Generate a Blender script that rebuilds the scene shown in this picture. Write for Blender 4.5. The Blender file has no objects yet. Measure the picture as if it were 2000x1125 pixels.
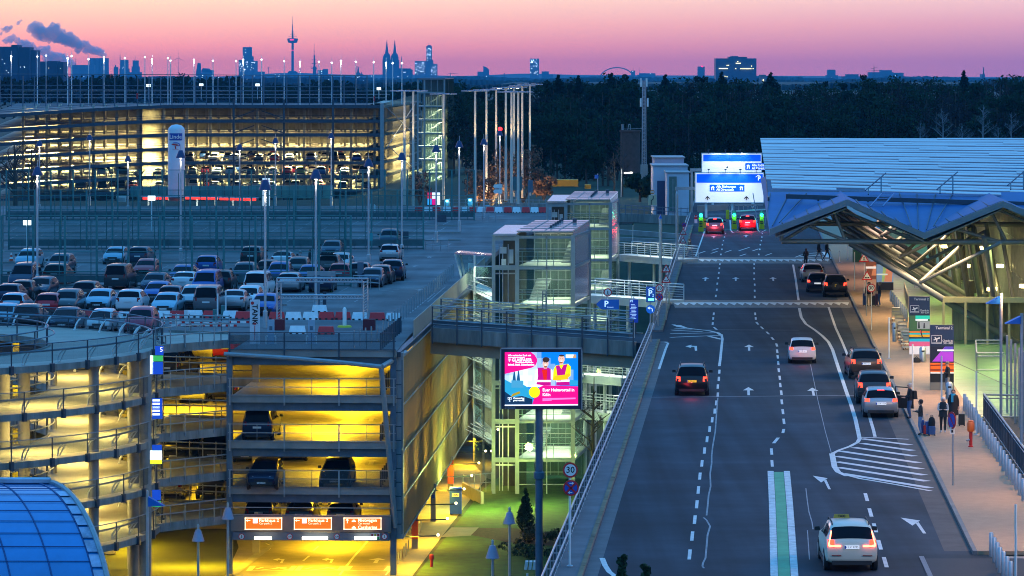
import bpy,math,random
import numpy as np
from mathutils import Vector as V,Matrix as M
random.seed(7)
R=math.radians
SC=bpy.context.scene
COL=SC.collection
F,CZ=7200.0,18.2
def P(px,py,z=0.0):
 d=F*(CZ-z)/(py-120.0)
 return V(((px-1000)*d/F,d,z))
def D(px,py,d):
 return V(((px-1000)*d/F,d,CZ-(py-120)*d/F))
def X(px,d):return(px-1000)*d/F
def Z(py,d):return CZ-(py-120)*d/F
WM={}
def lin(c):
 c=c/255.0
 return c/12.92 if c<=0.04045 else((c+0.055)/1.055)**2.4
def S(r,g,b):return(lin(r),lin(g),lin(b))
# ---------------------------------------------------------------- materials
MAT={}
def mat(name,col,rough=0.6,metal=0.0,noise=0.2,scale=2.0,bump=0.0,coat=0.0,spec=0.5,stretch=None):
 if name in MAT:return MAT[name]
 m=bpy.data.materials.new(name);m.use_nodes=True
 nt=m.node_tree;b=nt.nodes['Principled BSDF']
 b.inputs['Roughness'].default_value=rough
 b.inputs['Metallic'].default_value=metal
 b.inputs['Coat Weight'].default_value=coat
 b.inputs['Coat Roughness'].default_value=0.08
 b.inputs['Specular IOR Level'].default_value=spec
 c=(*col,1)
 b.inputs['Base Color'].default_value=c
 if noise>0:
  tc=nt.nodes.new('ShaderNodeTexCoord');src=tc.outputs['Object']
  if stretch:
   mp=nt.nodes.new('ShaderNodeMapping');mp.inputs['Scale'].default_value=stretch
   nt.links.new(src,mp.inputs[0]);src=mp.outputs[0]
  n=nt.nodes.new('ShaderNodeTexNoise');n.inputs['Scale'].default_value=scale
  n.inputs['Detail'].default_value=5;n.inputs['Roughness'].default_value=0.65
  nt.links.new(src,n.inputs['Vector'])
  r=nt.nodes.new('ShaderNodeValToRGB')
  r.color_ramp.elements[0].position=0.28;r.color_ramp.elements[1].position=0.74
  r.color_ramp.elements[0].color=tuple(x*(1-noise)for x in col)+(1,)
  r.color_ramp.elements[1].color=tuple(min(1,x*(1+noise))for x in col)+(1,)
  nt.links.new(n.outputs['Fac'],r.inputs[0]);nt.links.new(r.outputs[0],b.inputs['Base Color'])
  if bump:
   bp=nt.nodes.new('ShaderNodeBump');bp.inputs['Strength'].default_value=bump
   bp.inputs['Distance'].default_value=0.02
   n2=nt.nodes.new('ShaderNodeTexNoise');n2.inputs['Scale'].default_value=scale*9
   nt.links.new(src,n2.inputs['Vector'])
   nt.links.new(n2.outputs['Fac'],bp.inputs['Height']);nt.links.new(bp.outputs[0],b.inputs['Normal'])
 MAT[name]=m
 return m
def emi(name,col,s=1.0):
 if name in MAT:return MAT[name]
 m=bpy.data.materials.new(name);m.use_nodes=True
 nt=m.node_tree;b=nt.nodes['Principled BSDF']
 b.inputs['Base Color'].default_value=(*[min(1,x)for x in col],1)
 b.inputs['Emission Color'].default_value=(*col,1)
 b.inputs['Emission Strength'].default_value=s
 b.inputs['Roughness'].default_value=0.4
 MAT[name]=m
 return m
def glass(name,tint=(0.8,0.95,0.9),refl=0.5,rough=0.03,body=0.0,bodycol=(0.3,0.5,0.5)):
 if name in MAT:return MAT[name]
 m=bpy.data.materials.new(name);m.use_nodes=True
 nt=m.node_tree;nt.nodes.remove(nt.nodes['Principled BSDF'])
 out=nt.nodes['Material Output']
 t=nt.nodes.new('ShaderNodeBsdfTransparent');t.inputs[0].default_value=(*tint,1)
 g=nt.nodes.new('ShaderNodeBsdfGlossy');g.inputs['Roughness'].default_value=rough
 g.inputs[0].default_value=(0.9,0.95,1,1)
 fr=nt.nodes.new('ShaderNodeFresnel');fr.inputs[0].default_value=1.45
 mu=nt.nodes.new('ShaderNodeMath');mu.operation='MULTIPLY';mu.inputs[1].default_value=refl*2
 nt.links.new(fr.outputs[0],mu.inputs[0])
 mx=nt.nodes.new('ShaderNodeMixShader');nt.links.new(mu.outputs[0],mx.inputs[0])
 nt.links.new(t.outputs[0],mx.inputs[1]);nt.links.new(g.outputs[0],mx.inputs[2])
 last=mx
 if body>0:
  d=nt.nodes.new('ShaderNodeBsdfDiffuse');d.inputs[0].default_value=(*bodycol,1)
  tl=nt.nodes.new('ShaderNodeBsdfTranslucent');tl.inputs[0].default_value=(*bodycol,1)
  ad=nt.nodes.new('ShaderNodeMixShader');ad.inputs[0].default_value=0.5
  nt.links.new(d.outputs[0],ad.inputs[1]);nt.links.new(tl.outputs[0],ad.inputs[2])
  m2=nt.nodes.new('ShaderNodeMixShader');m2.inputs[0].default_value=body
  nt.links.new(mx.outputs[0],m2.inputs[1]);nt.links.new(ad.outputs[0],m2.inputs[2]);last=m2
 nt.links.new(last.outputs[0],out.inputs[0])
 MAT[name]=m
 return m
# ---------------------------------------------------------------- objects
def tag(o,label=None,cat=None,group=None,kind=None):
 if label:o['label']=label
 if cat:o['category']=cat
 if group:o['group']=group
 if kind:o['kind']=kind
 return o
def thing(name,label,cat,loc=(0,0,0),rot=0.0,group=None,kind=None):
 o=bpy.data.objects.new(name,None);COL.objects.link(o)
 o.empty_display_size=0.3
 o.location=loc;o.rotation_euler=(0,0,rot)
 WM[o.name]=M.Translation(V(loc))@M.Rotation(rot,4,'Z')
 return tag(o,label,cat,group,kind)
class MB:
 """collects faces in world (or local) space and links them as one mesh object"""
 def __init__(s):s.v=[];s.f=[];s.m=[];s.cm=0
 def add(s,vs,fs):
  n=len(s.v);s.v.extend(tuple(x)for x in vs)
  s.f.extend(tuple(i+n for i in f)for f in fs);s.m.extend([s.cm]*len(fs));return s
 def mi(s,i):s.cm=i;return s
 def box(s,c,size,rot=0.0):
  x,y,z=[k/2 for k in size];ca,sa=math.cos(rot),math.sin(rot)
  vs=[(c[0]+a*x*ca-b*y*sa,c[1]+a*x*sa+b*y*ca,c[2]+g*z)for g in(-1,1)for a,b in((-1,-1),(1,-1),(1,1),(-1,1))]
  return s.add(vs,[(0,3,2,1),(4,5,6,7),(0,1,5,4),(1,2,6,5),(2,3,7,6),(3,0,4,7)])
 def hexa(s,b,t):
  return s.add(list(b)+list(t),[(0,3,2,1),(4,5,6,7),(0,1,5,4),(1,2,6,5),(2,3,7,6),(3,0,4,7)])
 def prism(s,poly,z0,z1):
  n=len(poly);vs=[(p[0],p[1],z0)for p in poly]+[(p[0],p[1],z1)for p in poly]
  return s.add(vs,[tuple(range(n-1,-1,-1)),tuple(range(n,2*n))]+[(i,(i+1)%n,n+(i+1)%n,n+i)for i in range(n)])
 def extr(s,poly,vec):
  n=len(poly);vec=V(vec);vs=[V(p)for p in poly]+[V(p)+vec for p in poly]
  return s.add(vs,[tuple(range(n-1,-1,-1)),tuple(range(n,2*n))]+[(i,(i+1)%n,n+(i+1)%n,n+i)for i in range(n)])
 def poly(s,pts):return s.add(pts,[tuple(range(len(pts)))])
 def tube(s,a,b,r,n=8,r2=None,cap=True):
  a,b=V(a),V(b);d=b-a
  if d.length<1e-6:return s
  d.normalize();u=d.orthogonal().normalized();w=d.cross(u)
  if abs(d.z)<0.99:u=d.cross(V((0,0,1))).normalized();w=u.cross(d)
  r2=r if r2 is None else r2
  vs=[]
  for p,q in((a,r),(b,r2)):
   for i in range(n):
    t=2*math.pi*(i+.5)/n
    vs.append(p+(u*math.cos(t)+w*math.sin(t))*q)
  fs=[(i,(i+1)%n,n+(i+1)%n,n+i)for i in range(n)]
  if cap:fs+=[tuple(range(n-1,-1,-1)),tuple(range(n,2*n))]
  return s.add(vs,fs)
 def path(s,pts,r,n=6):
  for a,b in zip(pts,pts[1:]):s.tube(a,b,r,n)
  return s
 def bar(s,a,b,w,h):
  a,b=V(a),V(b);d=(b-a).normalized()
  u=V((0,0,1)).cross(d)
  if u.length<1e-4:u=V((1,0,0))
  u.normalize();k=d.cross(u)
  q=[(u*x*w/2+k*y*h/2)for x,y in((-1,-1),(1,-1),(1,1),(-1,1))]
  return s.hexa([a+e for e in q],[b+e for e in q])
 def lathe(s,c,prof,n=16,sx=1.0,sy=1.0):
  vs=[]
  for r,z in prof:
   for i in range(n):
    t=2*math.pi*i/n
    vs.append((c[0]+r*sx*math.cos(t),c[1]+r*sy*math.sin(t),c[2]+z))
  fs=[]
  for k in range(len(prof)-1):
   for i in range(n):
    fs.append((k*n+i,k*n+(i+1)%n,(k+1)*n+(i+1)%n,(k+1)*n+i))
  fs.append(tuple(range(n-1,-1,-1)));fs.append(tuple(range((len(prof)-1)*n,len(prof)*n)))
  return s.add(vs,fs)
 def ball(s,c,r,n=10,sz=1.0):
  prof=[(r*math.sin(math.pi*k/6)+1e-4,-r*sz*math.cos(math.pi*k/6))for k in range(7)]
  return s.lathe(c,prof,n)
 def disc(s,c,r,th=0.02,n=24,ax=(0,-1,0)):
  ax=V(ax).normalized();return s.tube(V(c),V(c)+ax*th,r,n)
 def text(s,t,size,o,xd=(1,0,0),up=(0,0,1),align='LEFT',off=0.0,bold=0.0,sx=1.0):
  cu=bpy.data.curves.new('lettering','FONT');cu.body=t;cu.size=size;cu.align_x=align
  cu.align_y='CENTER';cu.offset=bold;cu.resolution_u=2
  ob=bpy.data.objects.new('lettering',cu);COL.objects.link(ob)
  dg=bpy.context.evaluated_depsgraph_get();dg.update()
  me=bpy.data.meshes.new_from_object(ob.evaluated_get(dg))
  xd,up,o=V(xd).normalized(),V(up).normalized(),V(o);nn=xd.cross(up)
  s.add([o+xd*v.co.x*sx+up*v.co.y+nn*off for v in me.vertices],[tuple(p.vertices)for p in me.polygons])
  bpy.data.objects.remove(ob);bpy.data.curves.remove(cu);bpy.data.meshes.remove(me)
  return s
 def build(s,name,mats,parent=None,smooth=False,local=False,**kw):
  vs=s.v
  if not vs:return None
  loc=V((0,0,0))
  if parent is not None:
   if not local:
    inv=WM[parent.name].inverted();vs=[tuple(inv@V(p))for p in vs]
  elif not local:
   a=np.array(vs);loc=V(((a[:,0].min()+a[:,0].max())/2,(a[:,1].min()+a[:,1].max())/2,a[:,2].min()))
   vs=[(p[0]-loc.x,p[1]-loc.y,p[2]-loc.z)for p in vs]
  me=bpy.data.meshes.new(name);me.from_pydata(vs,[],s.f)
  mats=mats if isinstance(mats,(list,tuple))else[mats]
  for m in mats:me.materials.append(m)
  if len(mats)>1:me.polygons.foreach_set('material_index',s.m)
  if smooth:
   me.polygons.foreach_set('use_smooth',[True]*len(me.polygons))
   try:me.set_sharp_from_angle(angle=R(38))
   except Exception:pass
  me.validate();me.update()
  o=bpy.data.objects.new(name,me);COL.objects.link(o)
  o.location=loc
  if parent is not None:
   o.parent=parent;WM[o.name]=WM[parent.name].copy()
  else:WM[o.name]=M.Translation(loc)
  return tag(o,kw.get('label'),kw.get('cat'),kw.get('group'),kw.get('kind'))
KIDS={}
def kids(o):
 k=o.as_pointer()
 if k not in KIDS:KIDS[k]=[c for c in COL.objects if c.parent==o]
 return KIDS[k]
def dup(root,loc,rot,label=None,group=None,paint=None,scale=None):
 def cp(o,par):
  c=o.copy();COL.objects.link(c)
  if par is not None:
   c.parent=par
   if paint:
    for k,v in paint.items():
     if o.name.split('.')[0]==k:c.material_slots[0].link='OBJECT';c.material_slots[0].material=v
  for ch in kids(o):cp(ch,c)
  return c
 r=cp(root,None);r.location=loc;r.rotation_euler=(0,0,rot)
 if paint and r.type=='MESH' and 'self' in paint:
  r.material_slots[0].link='OBJECT';r.material_slots[0].material=paint['self']
 if scale:r.scale=scale if isinstance(scale,tuple)else(scale,)*3
 WM[r.name]=M.Translation(V(loc))@M.Rotation(rot,4,'Z')
 if label:r['label']=label
 if group:r['group']=group
 return r
ORD=['first','second','third','fourth','fifth','sixth','seventh','eighth','ninth','tenth','eleventh','twelfth','thirteenth','fourteenth','fifteenth','sixteenth','seventeenth','eighteenth','nineteenth','twentieth','twenty-first','twenty-second','twenty-third','twenty-fourth','twenty-fifth','twenty-sixth','twenty-seventh','twenty-eighth','twenty-ninth','thirtieth']
UG=V((0.0527,1,0)).normalized()
RG=V((UG.y,-UG.x,0))
AG=-math.atan(0.0527)
UR=V((0.0618,1,0)).normalized()
RR=V((UR.y,-UR.x,0))
AR=-math.atan(0.0618)
# shared materials
asphalt=mat('asphalt',(0.023,0.036,0.050),0.8,noise=0.35,scale=0.25,bump=0.25,spec=0.2)
def streaks(m,sc,lo,hi,seed=0):
 nt=m.node_tree;b=nt.nodes['Principled BSDF'];src=b.inputs['Base Color'].links[0].from_socket
 tc=nt.nodes.new('ShaderNodeTexCoord');mp=nt.nodes.new('ShaderNodeMapping');mp.inputs['Scale'].default_value=sc;mp.inputs['Location'].default_value=(seed,seed,0)
 mp.inputs['Rotation'].default_value=(0,0,0.06);n=nt.nodes.new('ShaderNodeTexNoise');n.inputs['Scale'].default_value=1;n.inputs['Detail'].default_value=3
 r=nt.nodes.new('ShaderNodeMapRange');r.inputs[1].default_value=.32;r.inputs[2].default_value=.68;r.inputs[3].default_value=lo;r.inputs[4].default_value=hi
 x=nt.nodes.new('ShaderNodeVectorMath');x.operation='SCALE'
 nt.links.new(tc.outputs['Object'],mp.inputs[0]);nt.links.new(mp.outputs[0],n.inputs['Vector']);nt.links.new(n.outputs['Fac'],r.inputs[0]);nt.links.new(src,x.inputs[0]);nt.links.new(r.outputs[0],x.inputs['Scale']);nt.links.new(x.outputs[0],b.inputs['Base Color'])
streaks(asphalt,(.85,.02,1),.68,1.32);streaks(asphalt,(.10,.14,1),.78,1.22,5);streaks(asphalt,(.02,.5,1),.88,1.12,9)
deckmat=mat('deck_asphalt',(0.145,0.148,0.155),0.85,noise=0.25,scale=0.3,bump=0.2,spec=0.2)
streaks(deckmat,(.09,.16,1),.7,1.3,3);streaks(deckmat,(.6,.05,1),.85,1.15,1)
concrete=mat('concrete',(0.26,0.25,0.235),0.8,noise=0.28,scale=0.5,bump=0.2)
stained=mat('stained_concrete',(0.22,0.215,0.2),0.85,noise=0.5,scale=1.3,bump=0.2,stretch=(1,1,0.15))
paveR=mat('pavement_slabs',(0.35,0.23,0.14),0.85,noise=0.12,scale=1.5,bump=0.2)
paveL=mat('walkway_concrete',(0.12,0.12,0.13),0.8,noise=0.4,scale=0.5,bump=0.2)
white=mat('road_paint',(0.60,0.60,0.58),0.6,noise=0.22,scale=2.5)
faded=mat('faded_road_paint',(0.24,0.25,0.26),0.6,noise=0.4,scale=1.0)
steel=mat('galvanised_steel',(0.42,0.45,0.48),0.38,0.85,noise=0.15,scale=3)
dsteel=mat('dark_painted_steel',(0.055,0.075,0.10),0.45,0.4,noise=0.2,scale=2)
bsteel=mat('blue_grey_steel',(0.10,0.15,0.20),0.45,0.3,noise=0.2,scale=2)
gsteel=mat('grey_painted_steel',(0.30,0.33,0.35),0.45,0.3,noise=0.15,scale=2)
wsteel=mat('white_painted_steel',(0.68,0.70,0.70),0.4,0.0,noise=0.1,scale=2)
green_steel=mat('teal_painted_steel',(0.045,0.19,0.19),0.5,0.2,noise=0.2,scale=2)
black=mat('black_rubber',(0.012,0.012,0.013),0.6,noise=0)
HAZE=5.0e-5
EXPO=0.14
DOME=[(.10,.53,1.22),(.09,.52,1.25)]
SKY=dict(l=[(1.38,.31,.17),(2.08,.55,.21),(2.45,.98,.32),(2.55,1.45,.48)],r=[(.74,.22,.30),(1.02,.34,.31),(1.52,.58,.40),(1.90,1.0,.62)])
# ================================================================ terrain, road, pavements
GZ=-13.3
def sstep(a,b,x):
 t=min(1,max(0,(x-a)/(b-a)));return t*t*(3-2*t)
def terr(x,d):
 z=GZ+(GZ*-1-0.7)*sstep(345,425,d)
 if d>480:
  z-=8.3*sstep(500,600,d)*(1-sstep(-45,0,x))
 z-=50*sstep(1500,12000,d)
 if d>2500:z+=5*math.sin(x*.0013+1)*sstep(2500,5000,d)
 return z
ds=[-60,20,60,100,140,180,220,260,300,330,345,355,365,375,385,395,405,415,425,440,460,480,500,520,540,560,580,600,640,700,800,1000,1500,2200,3000,4000,5500,7000,9000,11000,12500,14000,17000]
m=MB();n=41
for d in ds:
 for i in range(n):
  x=(i/(n-1)-.5)*2;x=(abs(x)**1.6)*(1 if x>0 else-1)*(120+max(d,0)*0.32)
  m.v.append((x,d,terr(x,d)-(0.05 if d<345 else 0)))
for j in range(len(ds)-1):
 for i in range(n-1):
  a=j*n+i;m.f.append((a,a+1,a+n+1,a+n));m.m.append(0)
soil=mat('dark_soil_and_rough_grass',(0.030,0.042,0.018),0.95,noise=0.5,scale=0.25,bump=0.4)
g=m.build('ground',soil,smooth=True,kind='structure')
# wooded hills behind the city
m=MB();hx=np.linspace(-2600,2600,90)
def hz(x):return-47+14*math.sin(x*.0016+2.2)+6*math.sin(x*.0049)+3*math.sin(x*.013+1)
for x in hx:m.v+=[(x,14000,-95),(x,15200,hz(x)),(x,16600,-95)]
for i in range(89):
 a=i*3;m.f+=[(a,a+3,a+4,a+1),(a+1,a+4,a+5,a+2)];m.m+=[0,0]
m.build('hills',mat('far_woods',(0.03,0.05,0.05),0.9,noise=0.3,scale=0.01),smooth=True,kind='structure')
def lawn_patch(name,pts,mt,z0=GZ+0.02,lift=0.0,**kw):
 m=MB();m.poly([(p.x,p.y,z0+lift)for p in pts]);return m.build(name,mt,kind='structure',**kw)
grassm=mat('mown_grass',(0.030,0.090,0.005),0.9,noise=0.45,scale=1.2,bump=0.6)
paving=mat('garage_paving',(0.24,0.21,0.15),0.8,noise=0.2,scale=0.8,bump=0.2)
lawn_patch('lawn',[P(812,1125,GZ),P(800,1190,GZ),P(1400,1190,GZ),V((14,300,0)),V((2,300,0)),P(945,955,GZ)],grassm)
lawn_patch('footpath',[P(770,1190,GZ),P(806,1190,GZ),P(806,1125,GZ),P(862,1050,GZ),P(950,935,GZ),P(965,900,GZ),P(925,850,GZ),P(700,850,GZ),P(700,1190,GZ)],paving,lift=0.006)
lawn_patch('garden_path',[P(862,1050,GZ),P(920,1047,GZ),P(935,1031,GZ),P(882,1031,GZ)],paving,lift=0.012)
lawn_patch('flower_bed',[P(920,1046,GZ),P(935,1032,GZ),P(1000,1032,GZ),P(1090,1045,GZ),P(1090,1068,GZ),P(990,1060,GZ)],mat('bark_mulch',(0.07,0.035,0.02),0.95,noise=0.5,scale=3),lift=0.018)
lawn_patch('garage_driveway',[P(462,1200,GZ),P(790,1200,GZ),P(790,1060,GZ),P(800,880,GZ),P(430,880,GZ),P(60,960,GZ),P(220,1034,GZ),P(456,1034,GZ),P(466,1070,GZ),P(440,1125,GZ)],paving,lift=0.012)
lawn_patch('kerb_strip',[P(445,1125,GZ),P(500,1080,GZ),P(520,1072,GZ),P(527,1066,GZ),P(522,1060,GZ),P(530,1060,GZ),P(535,1067,GZ),P(525,1076,GZ),P(462,1125,GZ)],concrete,lift=0.05)
# plinth wall of the drive seen beneath the spiral ramp
SN=[0]
def stroke(m,pts,w,z):
 SN[0]+=1;z+=(SN[0]%23)*.00018
 pts=[V((p.x,p.y,0))for p in pts];L=[];Rr=[]
 for i,p in enumerate(pts):
  t=(pts[min(i+1,len(pts)-1)]-pts[max(i-1,0)]).normalized();s=V((t.y,-t.x,0))*w/2
  L.append(p-s);Rr.append(p+s)
 n=len(m.v);m.v+=[(q.x,q.y,z)for q in L]+[(q.x,q.y,z)for q in Rr];k=len(pts)
 for i in range(k-1):m.f.append((n+i,n+k+i,n+k+i+1,n+i+1));m.m.append(m.cm)
def sp(m,px,w,z=0.004,zz=0.0):stroke(m,[P(x,y,zz)for x,y in px],w,z)
# the elevated departures road ------------------------------------------------
def xl(d):
 return 1.0+.068*(d-122.5)if d<232 else 8.45+.0622*(d-232)
def xk(d):return 2.53+.0655*(d-130.4)if d<218 else 8.27+.0622*(d-218)
def xr(d):return 19.76+.061*(d-181.2)
def xb(d):return 22.4+.061*(d-178.3)
DD=[60,100,130,160,190,218,232,260,300,340,380,420,470,520]
def ribbon(name,fl,fr,z0,z1,mt,dd=DD,**kw):
 m=MB()
 for d in dd:m.v+=[(fl(d),d,z1),(fr(d),d,z1),(fl(d),d,z0),(fr(d),d,z0)]
 for i in range(len(dd)-1):
  a=4*i;b=a+4
  m.f+=[(a,a+1,b+1,b),(a+2,b+2,b+3,a+3),(a,b,b+2,a+2),(a+1,a+3,b+3,b+1)];m.m+=[0]*4
 e=4*(len(dd)-1);m.f+=[(0,2,3,1),(e,e+1,e+3,e+2)];m.m+=[0,0]
 return m.build(name,mt,**kw)
ribbon('road_deck',lambda d:xl(d)-.25,lambda d:xr(d)+13,-1.3,-0.05,concrete,kind='structure')
ribbon('departures_road',lambda d:xl(d)-.05,lambda d:xr(d)+1.2,-0.04,0.0,asphalt,kind='structure')
# left walkway, two pieces with the junction of the bridge between them
def pave(name,fl,fr,d0,d1,mt,z=0.13):
 dd=[d0]+[d for d in DD if d0<d<d1]+[d1]
 return ribbon(name,fl,fr,0.003,z,mt,dd,kind='structure')
pave('walkway',xl,xk,60,240,paveL);pave('walkway',xl,xk,248,408,paveL)
ribbon('gutter',lambda d:xk(d)+.01,lambda d:xk(d)+.5,0.0005,0.002,mat('gutter_slabs',(0.10,0.105,0.11),.8,noise=.3,scale=1),[60,100,130,160,190,218,240],kind='structure')
ribbon('gutter',lambda d:xr(d)-1.0,lambda d:xr(d)-.01,0.0005,0.002,mat('gutter_asphalt',(0.062,0.058,0.055),.8,noise=.35,scale=.8),[137,160,190,218,260,300,345],kind='structure')
m=MB()
for d0,d1 in((60,240),(248,408)):
 for k in range(int((d1-d0)/4)):
  a,b=d0+4*k,d0+4*k+3.9
  m.hexa([(xk(a)-.02,a,.135),(xk(a)+.0,a,.135),(xk(b),b,.135),(xk(b)-.02,b,.135)],[(xk(a)-.18,a,.15),(xk(a)-.01,a,.15),(xk(b)-.01,b,.15),(xk(b)-.18,b,.15)])
m.build('kerb_stones',mat('worn_yellow_kerb',(0.17,0.135,0.075),.8,noise=.6,scale=.6),kind='structure')
pave('pavement',lambda d:xr(d)+.17,lambda d:xb(d)+.6,136,420,paveR,0.135)
pave('kerb',xr,lambda d:xr(d)+.165,136,420,mat('kerb_stone',(0.16,0.16,0.16),.8,noise=.25,scale=1),0.14)
ribbon('loading_ramp',lambda d:xr(d)-2.0,lambda d:xb(d)+.2,0.002,0.03,mat('dark_asphalt_patch',(0.018,0.024,0.03),.8,noise=.2,scale=.5),[60,100,134.8],kind='structure')
m=MB()
sp(m,[(1798,1088),(1815,1125),(1826,1150)],.13,.036);sp(m,[(1803,1088),(1820,1125),(1830,1150)],.05,.036)
m.build('ramp_edge_line',mat('grey_edge',(.16,.18,.2),.7),kind='structure')
# painted markings ------------------------------------------------------------
m=MB()
def dashes(pts,ln,w=.13):
 ln=2.75
 for x,y in pts:
  c=P(x,y);u=UR;a,b=c-u*ln/2,c+u*ln/2
  m.v+=[];s=RR*w/2
  m.add([(q.x,q.y,.004)for q in(a-s,a+s,b+s,b-s)],[(0,1,2,3)])
dashes([(1347,1083),(1352,1047),(1357,1015),(1361,985),(1364,957),(1367,930),(1371,905),(1376,880),(1381,858),(1386,838),(1391,820),(1396,803),(1399,787)],1.75)
dashes([(1402,771),(1402,755),(1404,740),(1405,726)],1.6)
sp(m,[(1405,715),(1407,700),(1409,680),(1411,662),(1409,653)],.16);sp(m,[(1409,655),(1402,650),(1385,646),(1350,642),(1325,638),(1315,634)],.26)
for a,b in(((1318,641),(1352,643)),((1313,645),(1372,648)),((1309,652),(1398,650)),((1309,659),(1408,655)),((1385,657),(1410,663)),((1325,635),(1340,641))):sp(m,[a,b],.3)
dashes([(1392,632),(1393,622),(1394,613)],1.6)
sp(m,[(1394,639),(1400,644)],.14)
dashes([(1398,578),(1400,566),(1401,554),(1403,543),(1404,533),(1405,524),(1406,516)],1.5)
dashes([(1408,497),(1410,487),(1411,478),(1413,470),(1415,463),(1417,456)],1.6)
dashes([(1474,580),(1474,568),(1474,556),(1473,545),(1473,534),(1473,524),(1473,516)],1.5)
dashes([(1482,497),(1484,487),(1485,478),(1487,470),(1488,463),(1489,456)],1.6)
dashes([(1475,613),(1476,622)],1.5)
for a,b in(((1477,629),(1481,634)),((1486,638),(1491,643)),((1497,648),(1502,653)),((1507,659),(1511,664)),((1516,671),(1518,677))):sp(m,[a,b],.14)
dashes([(1518,686),(1519,697),(1520,709),(1521,723),(1523,738),(1524,752),(1526,767),(1527,785),(1529,804),(1531,823)],1.55)
sp(m,[(1531,838),(1529,846)],.14);sp(m,[(1520,855),(1511,866)],.16)
dashes([(1507,882),(1508,905)],1.7)
dashes([(1692,971),(1700,1001),(1709,1031),(1718,1064),(1729,1098)],1.7,.15)
sp(m,[(1561,602),(1565,620),(1574,633),(1592,645),(1606,656),(1618,668),(1626,683),(1634,708),(1643,735),(1653,765),(1662,790),(1671,820),(1676,843),(1679,857),(1675,864),(1660,872),(1640,879),(1628,885),(1625,889)],.2)
sp(m,[(1625,886),(1630,912),(1637,922),(1655,930)],.26);sp(m,[(1650,927),(1680,935),(1740,945),(1818,959)],.2)
sp(m,[(1549,517),(1554,545),(1558,575),(1560,588)],.17)
sp(m,[(1618,599),(1632,640),(1645,668),(1664,715),(1680,758),(1694,800),(1706,840),(1709,853)],.16)
sp(m,[(1680,854),(1730,856),(1775,858)],.25)
for a,b in(((1683,857),(1778,869)),((1683,866),(1783,880)),((1667,874),(1787,891)),((1640,881),(1795,904)),((1632,891),(1800,916)),((1634,902),(1806,928)),((1637,913),(1811,940)),((1645,925),(1817,953))):sp(m,[a,b],.42)
# island before the far speed table
sp(m,[(1552,503),(1565,498),(1590,494),(1612,492)],.14)
for a,b in(((1562,501),(1610,504)),((1572,498),(1618,501)),((1585,496),(1615,497)),((1610,492),(1622,506))):sp(m,[a,b],.5)
sp(m,[(1298,668),(1305,670),(1300,682),(1287,721)],.15)
sp(m,[(1176,1090),(1182,1105),(1190,1117),(1203,1127),(1215,1135)],.2)
sp(m,[(1359,500),(1376,452)],.14)
for x,y in((1365,493),(1389,493),(1391,487),(1416,491),(1443,488),(1452,485),(1470,488),(1445,498),(1495,497)):sp(m,[(x,y+2),(x+12,y-2)],.16)
def arrow(px,py,h=2.6,kind='up',dirv=None,z=.004,mm=None,w=.8,zz=0,ls=.42):
 mm=mm or m;c=P(px,py,zz);u=V((dirv or UR));r=V((u.y,-u.x,0))
 def q(a,b):p=c+r*a*(1 if kind=='up' else ls)+u*b;return(p.x,p.y,z)
 if kind=='up':
  mm.poly([q(-.14*w,-h/2),q(.14*w,-h/2),q(.14*w,h*.1),q(-.14*w,h*.1)]);mm.poly([q(-.62*w,h*.1),q(.62*w,h*.1),q(0,h/2)])
 elif kind=='left':
  mm.poly([q(.55,-h/2),q(.9,-h/2),q(.75,h*.28),q(.4,h*.12)]);mm.poly([q(.4,h*.12),q(.75,h*.28),q(-.1,h*.30),q(-.1,h*.12)]);mm.poly([q(-.1,-.05*h),q(-.1,h*.48),q(-1.0,h*.2)])
 else:
  mm.poly([q(.55,-h/2),q(.85,-h/2),q(.55,h*.2),q(.25,h*.12)]);mm.poly([q(-.15,-.02*h),q(.75,h*.3),q(-1.0,h*.48)])
for x,y in((1463,679),(1462,764),(1588,765)):arrow(x,y,5,w=.5)
for x,y in((1378,545),(1437,545),(1510,545),(1394,463),(1457,461)):arrow(x,y,5.2,w=.5)
arrow(1351,679,5.0,'left');arrow(1606,942,5.2,'slant',ls=.36);arrow(1785,1026,5.0,'slant',ls=.42)
m.build('road_markings',white,kind='structure')
m=MB()
sp(m,[(1402,777),(1400,800),(1397,843),(1392,872),(1390,890),(1390,905),(1387,925),(1388,950),(1384,968),(1382,990),(1380,1007)],.07,.005)
sp(m,[(1374,1011),(1380,1016),(1387,1028),(1382,1045),(1380,1068),(1378,1090),(1373,1100),(1372,1106),(1375,1110)],.07,.005)
sp(m,[(1574,954),(1577,980),(1580,1000),(1586,1020),(1588,1034)],.045,.005);sp(m,[(1577,1036),(1581,1093)],.04,.005)
sp(m,[(1271,776),(1700,772)],.16,.005);sp(m,[(1310,644),(1560,645)],.14,.005);sp(m,[(1583,712),(1597,780),(1612,843),(1624,886)],.04,.005)
m.build('crack_sealing',faded,kind='structure')
# green strip between two rows of white setts
gp=[(1521,922),(1525,980),(1528,1040),(1532,1125),(1535,1180)]
m=MB();sp(m,gp,.42,.006);m.build('green_strip',mat('green_coating',(0.10,0.36,0.18),.7,noise=.25,scale=1),kind='structure')
m=MB();rnd=random.Random(3)
for off in(-.36,.36):
 d=163.6
 while d>118:
  l=.28;x=X(1521+(163.6-d)*.44,d)if False else None
  y=120+F*CZ/d
  px=np.interp(y,[q[1]for q in gp],[q[0]for q in gp]);c=P(px,y)
  m.hexa(*[[(c.x+off+sx,c.y+sy,zz)for sx,sy in((-.13,-.14),(.13,-.14),(.13,.12),(-.13,.12))]for zz in(.003,.014+rnd.random()*.01)])
  d-=l
m.build('sett_border',mat('white_granite_setts',(0.62,0.63,0.62),.7,noise=.3,scale=2.5),kind='structure')
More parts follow.
